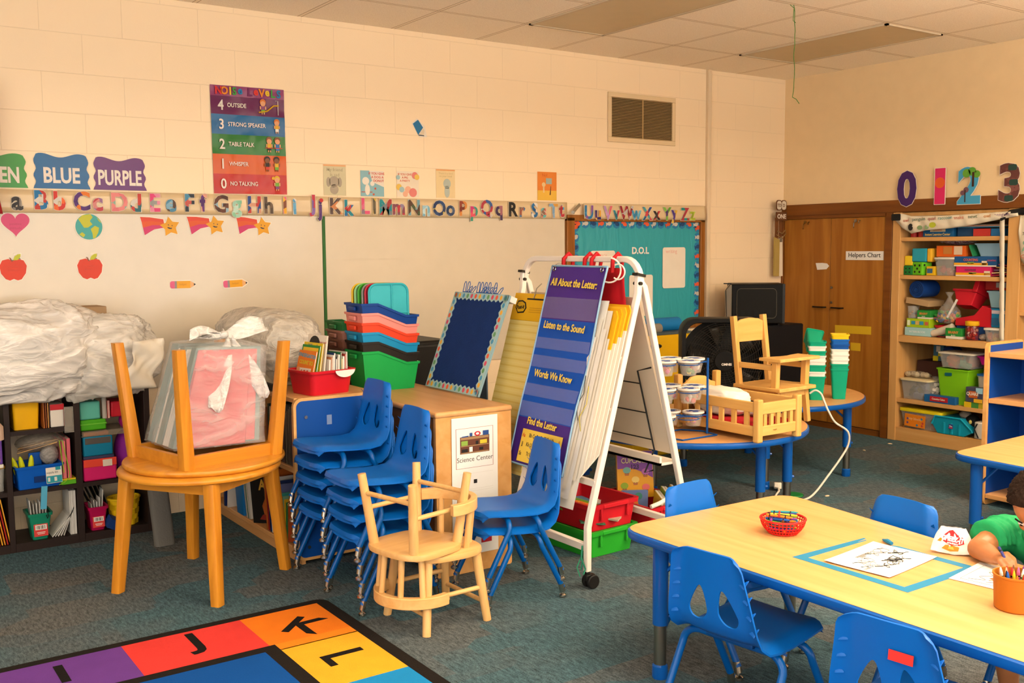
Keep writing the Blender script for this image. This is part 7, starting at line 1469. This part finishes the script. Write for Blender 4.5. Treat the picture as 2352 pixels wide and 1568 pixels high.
MB().tube(smooth(pts),.006,7).tube(smooth([(-2.2,-1.85,.006),(-2.10,-1.76,.008),(-2.00,-1.70,.012),(-1.96,-1.66,.018)]),.006,7).build('cable',mat('#ece0ce',.5),t); MB().box((-1.935,-1.635,.022),(.075,.045,.04),(0,.2,.7)).box((-1.975,-1.66,.035),(.03,.03,.03),(.2,.2,.7)).build('plug_block',mat('#ece0ce',.45),t,bevel=.006)
# odds and ends on the carpet
tag(MB().lathe([(.0,0),(.075,0),(.08,.008),(.075,.016),(0,.016)],28,cap=(0,0)).build('yellow_disc',mat('#e2c81a',.5),loc=(-2.13,-2.79,.0),),'yellow round disc on the carpet behind the far blue chair','toy'); tag(MB().lathe([(.0,0),(.055,0),(.06,.006),(.055,.012),(0,.012)],24,cap=(0,0)).build('green_disc',mat('#1f7a3a',.5),loc=(-1.99,-1.80,.0)),'green round disc on the carpet beside the white cord','toy')
for k,(x,y) in enumerate(((-1.844,-1.929),(-.54,-1.233),(-.185,-1.197))): tag(MB().ball((0,0,.004),(.018,.010,.005),8,6).build('paper_scrap',mat('#d9c4a4',.8),loc=(x,y,0),rot=(0,0,k)),('beige scrap on the carpet between the round tables and the front table','tiny scrap on the carpet before the cupboard doors','tiny scrap on the carpet at the bookcase foot')[k],'scrap')
# ---------------------------------------------------------------- alphabet rug
t=thing('alphabet_rug','blue centred alphabet rug with coloured letter squares and black borders','rug',(0,0,0))
RG=lambda h:mat(h,.95,bump=.5,bs=220,var=.10,spec=.1)
x1,y1=-4.990,-1.805; x0,y0=-8.2,-4.4
b=MB(); b.prism(rrect(x1-x0,y1-y0,.05,5,(x0+x1)/2,(y0+y1)/2),.0,.008); b.build('border',RG('#211c19'),t)
b=MB(); ex=[-5.043,-5.372,-5.825,-6.28,-6.73,-7.2,-7.65,-8.14]; cols=['#ee7d1e','#e2403a','#6d3f92','#2f9a50','#e8b42a','#2a8ac0','#e2403a']
for k in range(7): b.m(k).bx(ex[k+1],ex[k],-2.172 ,-1.852,.004,.0095)
ey=[-2.228,-2.637,-3.05,-3.46,-3.87,-4.34]
for k,c in enumerate(('#f0ad2c','#1f8ac8','#3a9a4a','#e2403a','#6d3f92')): b.m(7+k).bx(-5.352,-5.043,ey[k+1],ey[k],.004,.0095)
b.m(12).bx(-5.352,-5.043,-2.235,-2.172,.004,.0095)
b.build('letter_squares',[RG(c) for c in cols+['#f0ad2c','#1f8ac8','#3a9a4a','#e2403a','#6d3f92','#ee8a22']],t)
MB().bx(-8.1,-5.352,-4.34,-2.172,.003,.0097).build('inner_border',RG('#211c19'),t); MB().bx(-8.05,-5.408,-4.30,-2.222,.003,.0102).build('center_field',RG('#0f4f9c'),t)
for s,x,y,r,sz in (('J',-5.60,-1.985,.0,.225),('K',-5.175,-2.06,rad(-45),.225),('L',-5.185,-2.43,rad(-90),.225),('I',-6.055,-1.985,0,.225),('M',-5.20,-2.84,rad(-90),.225),('H',-6.50,-1.985,0,.225)): MB().text(s,sz,(x,y,.0102),r,.02,.001).build('letter',RG('#1c1816'),t)
# ---------------------------------------------------------------- things on the front table
ZT=.5105
t=thing('crayon_basket','red plastic lattice basket of crayons on the front table','basket',(-4.045,-3.452,ZT))
R0,R1,hb=.046,.074,.05
b=MB(); b.lathe([(.0,0),(R0,0),(R0,.002),(0,.002)],28,cap=(0,0)); b.tube([((R1)*cos(a),(R1)*sin(a),hb) for a in [2*pi*i/40 for i in range(40)]],.0042,7,closed=True)
for f in (.06,.3,.52,.76): r_=R0+(R1-R0)*(1-(1-f)**2); b.tube([(r_*cos(a),r_*sin(a),hb*f+.001) for a in [2*pi*i/36 for i in range(36)]],.0019,5,closed=True)
for i in range(36):
    a=2*pi*i/36; b.tube([((R0+(R1-R0)*(1-(1-f)**2))*cos(a),(R0+(R1-R0)*(1-(1-f)**2))*sin(a),hb*f+.001) for f in (0,.25,.5,.75,1)],.0019,4)
b.build('basket_body',mat('#d8261e',.35),t)
CR={'green':'#4aa83a','blue':'#2a5fb0','orange':'#e8822a','yellow':'#e8c82a','red':'#c8322a','purple':'#7a3a92','brown':'#7a4a2a','black':'#24211f','pink':'#e06a9a','teal':'#1f8f9a','peach':'#f0b48a','lime':'#9ac83a','violet':'#9a4aa8','white':'#ece4d8','indigo':'#3a3a7a','gold':'#d89a2a'}
CRM={}
def crayon(col,label,loc,d,grp,L=.088):
    """d = direction of the tip"""
    if col not in CRM:
        t=thing('crayon','x','crayon'); c=CR[col]
        MB().cyl((0,0,0),(0,0,.075),.0042,n=10).build('wrapper',mat(c,.55),t); MB().lathe([(.0038,.075),(.0036,.078),(.0014,.088)],10).cyl((0,0,-.002),(0,0,0),.0038,n=10).build('tip',mat(c,.35),t); MB().cyl((0,0,.008),(0,0,.012),.00435,n=10).cyl((0,0,.062),(0,0,.066),.00435,n=10).build('wrapper_bands',BLACK,t); CRM[col]=t; o=t
    else: o=dup(CRM[col])
    o.location=loc; o.rotation_euler=Vector(d).to_track_quat('Z','Y').to_euler(); o['label']=label; o['group']=grp; return o
random.seed(17); seq=['violet','purple','orange','green','lime','peach','yellow','blue','teal','gold','red','black','brown','pink','green','indigo','orange','white','red','teal','gold','blue','brown','purple','lime','green','peach','violet','orange','black','yellow','indigo','red','teal']
nth={}; ow=['first','second','third','fourth']
for k,c in enumerate(seq):
    lay_=k//7; a=-.9+.12*(k%7-3)+random.uniform(-.35,.35)+(1.4 if k%5==2 else 0)
    off_=.014*(k%7-3); px_,py_=-sin(a)*off_*.85,cos(a)*off_*.85
    z=.016+.0115*lay_; dz=random.uniform(-.10,.10); d=Vector((cos(a),sin(a),dz)); p=Vector((-4.045+px_,-3.452+py_,ZT+z+.003))-d*.042
    nth[c]=nth.get(c,0)+1
    crayon(c,'%s crayon in the red lattice basket%s'%(c,'' if seq.count(c)==1 else ', '+['lowest','higher','upper','topmost'][nth[c]-1]+' '+c+' one'),p,d,'crayons in the red basket')
# tape outline and papers
t=thing('tape_outline','blue painter tape rectangle stuck on the front table','tape',(0,0,0)); TP=mat('#2c80a6',.6)
a0,a1,b0,b1=-4.231,-3.868,-4.052,-3.648; tw=.033
def tp_(P): return MB().prism(P,ZT-.0004,ZT+.0004).build('tape_strip',TP,t)
tp_([(a0+tw,b1),(a1-.01,b1-.003),(a1-.012,b1-.012),(a1-.075,b1-.019),(a1-.02,b1-.021),(a1-.03,b1-.026),(a0+tw,b1-tw)]); tp_([(a0,b1),(a0+tw,b1),(a0+tw,b0),(a0,b0)]); tp_([(a0+tw,b0),(a0+tw,b0+tw),(a1-tw,b0+tw),(a1-tw,b0)]); tp_([(a1-tw,b0),(a1,b0),(a1,b1-.13),(a1-.008,b1-.11),(a1-tw,b1-.12)])
b=MB(); b.tube([(a1-.012,b1-.11,ZT+.007),(a1-.005,b1-.09,ZT+.009),(a1-.0,b1-.075,ZT+.007),(a1+.012,b1-.06,ZT+.004)],[.006,.008,.005,.003],7); b.build('crumpled_end',TP,t)
t=thing('drawing','white colouring sheet with black ink scribbles inside the blue tape','paper',(-4.035,-3.827,ZT+.0008),rad(6.5)); w,h=.146,.107
b=MB(); vs=[];fs=[]
for j in range(7):
    for i in range(9): x,y=-w+2*w*i/8,-h+2*h*j/6; vs.append((x,y,.0012+.0016*(x/w)**4+.002*max(0,y/h)**3))
for j in range(6):
    for i in range(8): q=j*9+i; fs.append((q,q+1,q+10,q+9))
b.add(vs,fs).build('sheet',PAPER,t,ang=180)
b=MB(); random.seed(6)
def scrib(cx,cy,rx,ry,n,r=.0008):
    pts=[]; 
    for i in range(n): a=i*.55; pts.append((cx+rx*(i/n*2-1)+.012*cos(a*1.7)+.005*random.uniform(-1,1),cy+ry*sin(a)+.004*random.uniform(-1,1),.0034))
    b.tube(smooth(pts,3),r,4)
b.m(0); scrib(-.005,-.045,.075,.016,60); scrib(.02,-.03,.03,.02,30,.001); scrib(-.06,.02,.04,.016,40,.0005); scrib(.055,.04,.05,.018,40,.0006); scrib(.095,-.005,.022,.02,22,.0009); scrib(-.085,-.015,.03,.012,30,.0005)
b.m(1)
for (x,y,ww) in ((-.12,-.02,.03),(-.03,.06,.03),(.01,.06,.05),(-.02,.05,.03)): b.bx(x-ww/2,x+ww/2,y-.001,y+.001,.0026,.0032).bx(x-ww/2,x+ww/2,y-.006,y-.004,.0026,.0032)
b.m(2); b.tube([(-w+.012,-h+.012,.003),(w-.012,-h+.012,.003),(w-.012,h-.012,.0045),(-w+.012,h-.012,.0045)],.0004,4,closed=True)
b.build('ink_drawing',[mat('#1e1c1b'),mat('#8a857e'),mat('#cfc8be')],t)
t=thing('drawing','white colouring sheet with a half coloured picture under the child\'s hand','paper',(-3.905,-4.175,ZT+.0008),rad(8)); b=MB().bx(-.108,.108,-.14,.14,0,.0012); b.build('sheet',PAPER,t)
b=MB(); b.m(0).tube([(-.085,-.117,.0014),(.085,-.117,.0014),(.085,.117,.0014),(-.085,.117,.0014)],.0006,4,closed=True); b.m(1).prism([(-.06,.03),(-.02,.055),(0,.02),(-.03,-.01)],.0012,.0016); b.m(2).prism([(-.06,-.01),(-.02,-.01),(-.03,-.06)],.0012,.0016); b.m(3).tube(smooth([(-.07,.10,.0015),(-.05,.06,.0015),(-.03,.085,.0015),(-.0,.06,.0015),(.03,.08,.0015),(.03,.03,.0015),(-.04,.02,.0015),(-.07,.05,.0015)],4),.0007,4); b.m(4).tube(smooth([(-.05,.05,.0016),(-.03,.03,.0016),(-.03,.055,.0016),(-.005,.03,.0016)],3),.0012,4)
b.build('ink_drawing',[mat('#4a4642'),mat('#e0843a'),mat('#a8d0d8'),mat('#2a2826'),mat('#c85a2a')],t)
# snack bag
t=thing('snack_bag','small white snack bag with red lettering beside the child','snack bag',(-3.812,-3.925,ZT),rad(-62))
b=MB(); n=16; F=[];Bk=[]
for j in range(13):
    f=j/12
    for i in range(n+1):
        g=i/n*2-1; wv=.062*(1-.42*f**1.6); th=.024*(1-g*g)**.6*sin(pi*min(1,max(0,f*.94+.03)))**.6
        x=g*wv; y=.012*sin(f*3)+.03*f; z=.002+.078*f+.003*noise.noise((g*3,f*4,7))+(.006*abs(g)*(1-f))
        F.append((x,y-th+.003*noise.noise((g*5,f*6,1)),z)); Bk.append((x,y+th*.8+.003*noise.noise((g*5,f*6,3)),z))
fs=[]
for j in range(12):
    for i in range(n): a=j*(n+1)+i; fs+= [(a,a+1,a+n+2,a+n+1)]
o=len(F); b.add(F+Bk,fs+[tuple(k+o for k in reversed(q)) for q in fs]); b.build('bag_body',mat('#efe8e0',.3,bump=.2,bs=40),t,ang=60)
b=MB()
def onbag(P,k,e=.0012):
    vs=[]
    for (g,f) in P:
        wv=.062*(1-.42*f**1.6); th=.024*(1-g*g)**.6*sin(pi*min(1,max(0,f*.94+.03)))**.6; vs.append((g*wv,.012*sin(f*3)+.03*f-th+.003*noise.noise((g*5,f*6,1))-e,.002+.078*f+.003*noise.noise((g*3,f*4,7))+(.006*abs(g)*(1-f))))
    c=Vector((0,0,0))
    for v in vs: c+=Vector(v)
    c/=len(vs); m_=[tuple(c+Vector((0,-.002,0)))]; b.m(k).add(vs+m_,[(i,(i+1)%len(vs),len(vs)) for i in range(len(vs))])
onbag([(-.5,.45),(-.1,.38),(.35,.36),(.62,.42),(.6,.62),(.3,.75),(0,.92),(-.25,.90),(-.55,.7)],0); onbag([(-.5,.16),(-.1,.1),(.3,.14),(.35,.28),(.0,.40),(-.35,.34)],1); onbag([(-.2,.2),(.1,.2),(.05,.32),(-.15,.30)],2,.002)
onbag([(-.8,.42),(-.6,.40),(-.55,.55),(-.7,.56)],1)
b.T=Matrix.Translation((.002,-.0185,.0545))@Matrix.Rotation(rad(62),4,'X'); b.m(3).text('CHEEZ-IT',.021,(0,0,0),-.12,.05,sx=.72); b.m(3).text('crackers',.009,(.0,-.013,.0),-.12,.03)
b.build('print',[mat('#cf2026',.35),mat('#e88a1e',.35),mat('#f0c04a',.35),mat('#f4ece4',.4)],t,ang=180)
# crayon cup
t=thing('crayon_cup','orange brown plastic cup packed with crayons at the table edge','cup',(-4.108,-4.292,ZT)); MB().lathe([(.0,0),(.050,0),(.053,.003),(.0575,.088),(.0595,.090),(.0595,.095),(.055,.095),(.049,.004),(0,.004)],36,cap=(0,0)).build('cup_body',mat('#b8691a',.5),t)
random.seed(23); seq=['pink','red','white','orange','yellow','purple','peach','green','indigo','black','teal','red','orange','pink','white','violet','brown','blue','lime','peach','red','purple']; nth={}
for k,c in enumerate(seq):
    a=2.4*k; r=.041*math.sqrt((k+.5)/len(seq)); d=Vector((cos(a)*.18*r/.04,sin(a)*.18*r/.04,1)).normalized(); nth[c]=nth.get(c,0)+1
    crayon(c,'%s crayon tip standing in the orange brown cup%s'%(c,'' if seq.count(c)==1 else ', '+['inner','outer','outermost'][nth[c]-1]+' '+c+' one'),Vector((-4.108+.8*r*cos(a),-4.292+.8*r*sin(a),ZT+.012+random.uniform(0,.012))),d,'crayons in the brown cup')
# ---------------------------------------------------------------- the child at the table
def skinmat():
    m,t,b=nt('skin'); N=t.nodes; L=t.links; tc=N.new('ShaderNodeTexCoord'); nz=N.new('ShaderNodeTexNoise'); nz.inputs['Scale'].default_value=25; L.new(tc.outputs['Object'],nz.inputs['Vector'])
    r=N.new('ShaderNodeValToRGB'); r.color_ramp.elements[0].color=lin('#a8663a'); r.color_ramp.elements[1].color=lin('#bd7a4a'); L.new(nz.outputs[0],r.inputs[0]); L.new(r.outputs[0],b.inputs['Base Color']); b.inputs['Roughness'].default_value=.5; b.inputs['Subsurface Weight'].default_value=.12; b.inputs['Subsurface Radius'].default_value=(.01,.005,.003); return m
SKIN=skinmat()
def limb(b,P,R,n=14,joints=True):
    """tapered chain of tubes with round joints"""
    for i in range(len(P)-1): b.cyl(P[i],P[i+1],R[i],R[i+1],n)
    for p,r in zip(P,R): b.ball(p,r,n,max(6,n//2))
def remesh(b,name,mm,parent,vox,it=6,fac=.5,decimate=None):
    o=b.build(name,mm,parent,ang=180)
    m=o.modifiers.new('fuse','REMESH'); m.mode='VOXEL'; m.voxel_size=vox; m.use_smooth_shade=True
    s=o.modifiers.new('soften','SMOOTH'); s.iterations=it; s.factor=fac
    return o
kid_=thing('person','child in a green T-shirt leaning over the table, drawing with a violet crayon','person',(0,0,0))
HC=Vector((-3.705,-4.140,.700)); HR=Matrix.Translation(HC)@Matrix.Rotation(rad(-48),4,'Y')   # local -x is the face direction
b=MB()
b.T=HR; b.ball((0,0,.012),(.082,.070,.085),24,16); b.ball((-.022,0,-.045),(.052,.052,.052),18,12)
b.ball((-.084,0,-.018),(.014,.013,.012),10,7); b.ball((-.078,0,.0),(.010,.008,.022),10,7); b.ball((-.062,-.032,-.028),(.022,.02,.02),10,7); b.ball((-.062,.032,-.028),(.022,.02,.02),10,7)
b.ball((-.066,0,-.052),(.014,.020,.006),10,6); b.ball((-.062,0,-.078),(.018,.022,.016),10,6)
for s in (1,-1): b.ball((.012,s*.071,-.012),(.016,.010,.024),10,7)
b.T=None
limb(b,[HC+Vector((.02,0,-.05)),(-3.625,-4.127,.600)],[.042,.045])
limb(b,[(-3.62,-4.127,.585),(-3.575,-4.128,.51),(-3.50,-4.13,.42),(-3.462,-4.13,.395)],[.052,.088,.088,.085],18); b.ball((-3.465,-4.13,.395),(.085,.115,.075),16,10); b.ball((-3.59,-4.127,.535),(.075,.13,.06),16,10)
limb(b,[(-3.607,-3.995,.560),(-3.705,-3.990,.552),(-3.800,-4.005,.547)],[.045,.040,.033]); limb(b,[(-3.800,-4.005,.547),(-3.82,-4.045,.547),(-3.838,-4.080,.545)],[.033,.030,.021])
limb(b,[(-3.600,-4.262,.560),(-3.69,-4.30,.552),(-3.775,-4.325,.547)],[.045,.040,.033]); limb(b,[(-3.775,-4.325,.547),(-3.79,-4.28,.546),(-3.808,-4.232,.541)],[.033,.030,.021])
for s in (1,-1): limb(b,[(-3.47,-4.13+s*.06,.385),(-3.60,-4.13+s*.075,.372),(-3.70,-4.13+s*.08,.355)],[.062,.054,.044]); limb(b,[(-3.70,-4.13+s*.08,.35),(-3.69,-4.13+s*.085,.20),(-3.665,-4.13+s*.085,.075)],[.043,.040,.027]); limb(b,[(-3.665,-4.13+s*.085,.05),(-3.74,-4.13+s*.09,.035)],[.032,.027])
# right hand gripping the crayon
Wr=Vector((-3.840,-4.084,.545)); fg=[((-3.834,-4.114,.562),(-3.842,-4.138,.556),(-3.8525,-4.150,.537),(-3.8555,-4.149,.526)),((-3.847,-4.118,.561),(-3.858,-4.144,.552),(-3.8625,-4.151,.531),(-3.862,-4.147,.521)),((-3.859,-4.116,.555),(-3.870,-4.140,.546),(-3.871,-4.142,.527),(-3.868,-4.136,.519)),((-3.868,-4.111,.547),(-3.878,-4.130,.538),(-3.877,-4.130,.524),(-3.873,-4.123,.518))]
for f in fg: limb(b,[Wr.lerp(Vector(f[0]),.15),f[0]],[.016,.0098],10); limb(b,list(f),[.0088,.0076,.0068,.0056],10)
limb(b,[(-3.832,-4.092,.540),(-3.826,-4.118,.536),(-3.838,-4.138,.536),(-3.850,-4.147,.532)],[.013,.0098,.0085,.0068],10)
Wl=Vector((-3.812,-4.222,.540)); fl_=[((-3.826,-4.196,.546),(-3.829,-4.172,.538),(-3.829,-4.155,.525)),((-3.836,-4.200,.543),(-3.841,-4.176,.535),(-3.842,-4.159,.522)),((-3.845,-4.206,.538),(-3.852,-4.184,.530),(-3.853,-4.170,.519)),((-3.852,-4.214,.532),(-3.861,-4.197,.525),(-3.862,-4.184,.518))]
for f in fl_: limb(b,[Wl.lerp(Vector(f[0]),.15),f[0]],[.015,.009],10); limb(b,list(f),[.0084,.0072,.0056],10)
limb(b,[(-3.806,-4.215,.538),(-3.800,-4.192,.532),(-3.806,-4.174,.524)],[.012,.0088,.0064],10)
remesh(b,'body',SKIN,kid_,.0031,5,.45)
# shirt: torso and short sleeves, ending open at the cuffs and neck
b=MB()
limb(b,[(-3.632,-4.127,.588),(-3.575,-4.128,.52),(-3.50,-4.13,.42),(-3.462,-4.13,.405)],[.062,.100,.096,.084],20); b.ball((-3.595,-4.127,.535),(.088,.145,.070),20,12)
limb(b,[(-3.600,-4.01,.560),(-3.615,-3.992,.562)],[.060,.060]); b.cyl((-3.612,-3.993,.564),(-3.735,-3.988,.567),.056,.052,24)
limb(b,[(-3.595,-4.245,.560),(-3.605,-4.262,.562)],[.060,.060]); b.cyl((-3.602,-4.261,.564),(-3.712,-4.308,.567),.056,.052,24)
for k in range(4): b.tube([(-3.655-.022*k,-3.99+.06*cos(a),.559+.061*sin(a)) for a in [rad(200*q/10-10) for q in range(11)]],.007-.001*k,6)
o=remesh(b,'shirt',mat('#1f9a5a',.8,bump=.35,bs=70),kid_,.005,4,.5)
tx=bpy.data.textures.new('cloth_folds','CLOUDS'); tx.noise_scale=.05
d=o.modifiers.new('folds','DISPLACE'); d.texture=tx; d.strength=.010; d.mid_level=.5
b=MB(); b.T=Matrix.Translation((-3.635,-4.127,.598))@Matrix.Rotation(rad(-35),4,'Y'); b.tube([(.058*cos(a),.062*sin(a),.0) for a in [2*pi*i/28 for i in range(28)]],.011,8,closed=True); b.build('collar',mat('#1c8f53',.8),kid_)
b=MB()
for s in (1,-1): limb(b,[(-3.465,-4.13+s*.055,.394),(-3.60,-4.13+s*.075,.374)],[.074,.066],16); b.cyl((-3.60,-4.13+s*.075,.374),(-3.67,-4.13+s*.078,.362),.066,.062,20)
b.ball((-3.46,-4.13,.40),(.095,.125,.075),16,10); remesh(b,'shorts',mat('#2a3550',.8),kid_,.006,4)
b=MB()
for s in (1,-1): limb(b,[(-3.66,-4.13+s*.085,.036),(-3.745,-4.13+s*.092,.034)],[.037,.033],14); b.ball((-3.70,-4.13+s*.088,.012),(.075,.036,.012),14,6)
remesh(b,'shoes',mat('#3a3a3e',.6),kid_,.005,3)
# curly hair
b=MB(); nu,nv=110,64; vs=[];fs=[]
for j in range(nv+1):
    th=pi*j/nv
    for i in range(nu):
        ph=2*pi*i/nu; d=Vector((sin(th)*cos(ph),sin(th)*sin(ph),cos(th)))
        # hair line: keep clear of the face (local -x, low)
        face=max(0,min(1,(-d.x*.9-d.z*.75-.18)/.18)); nk=max(0,min(1,(-d.z-.62)/.12)); face=max(face,nk)
        q=d*9; n_=abs(noise.noise(q))+.6*abs(noise.noise(q*2.3))+.35*abs(noise.noise(q*5))
        r=Vector((.094,.083,.098))*(1-.28*face); s=1+.10*(n_-.35)*(1-face)
        vs.append(HR@Vector((d.x*r.x*s+.006,d.y*r.y*s,d.z*r.z*s+.016)))
for j in range(nv):
    for i in range(nu): a=j*nu+i; e=j*nu+(i+1)%nu; fs.append((a,a+nu,e+nu,e))
b.add(vs,fs); b.build('hair',mat('#2c1d14',.95,bump=.9,bs=260,var=.35,spec=.15),kid_,ang=180)
for s in (1,-1):
    b=MB(); b.T=HR; b.ball((-.0745,s*.030,-.004),(.007,.012,.008),12,8); e=b.build('eye',mat('#e8e2dc',.3),kid_)
    b=MB(); b.T=HR; b.ball((-.0795,s*.030,-.005),(.003,.0055,.0055),10,7); b.build('iris',mat('#1c1410',.4),e)
    b=MB(); b.T=HR; b.tube([(-.083,s*.018,.014),(-.081,s*.03,.019),(-.074,s*.043,.015)],.0025,6); b.build('eyebrow',mat('#1c1410',.8),kid_)
b=MB(); b.T=HR; b.ball((-.078,0,-.052),(.003,.015,.003),10,6); b.build('lips',mat('#8a4438',.5),kid_)
o=crayon('indigo','violet crayon held in the drawing hand of the child',(-3.863,-4.104,.587),Vector((-3.8585,-4.1495,.5125))-Vector((-3.863,-4.104,.587)),'held crayon'); o.location=Vector(o.location)
print('objects',len(bpy.data.objects))
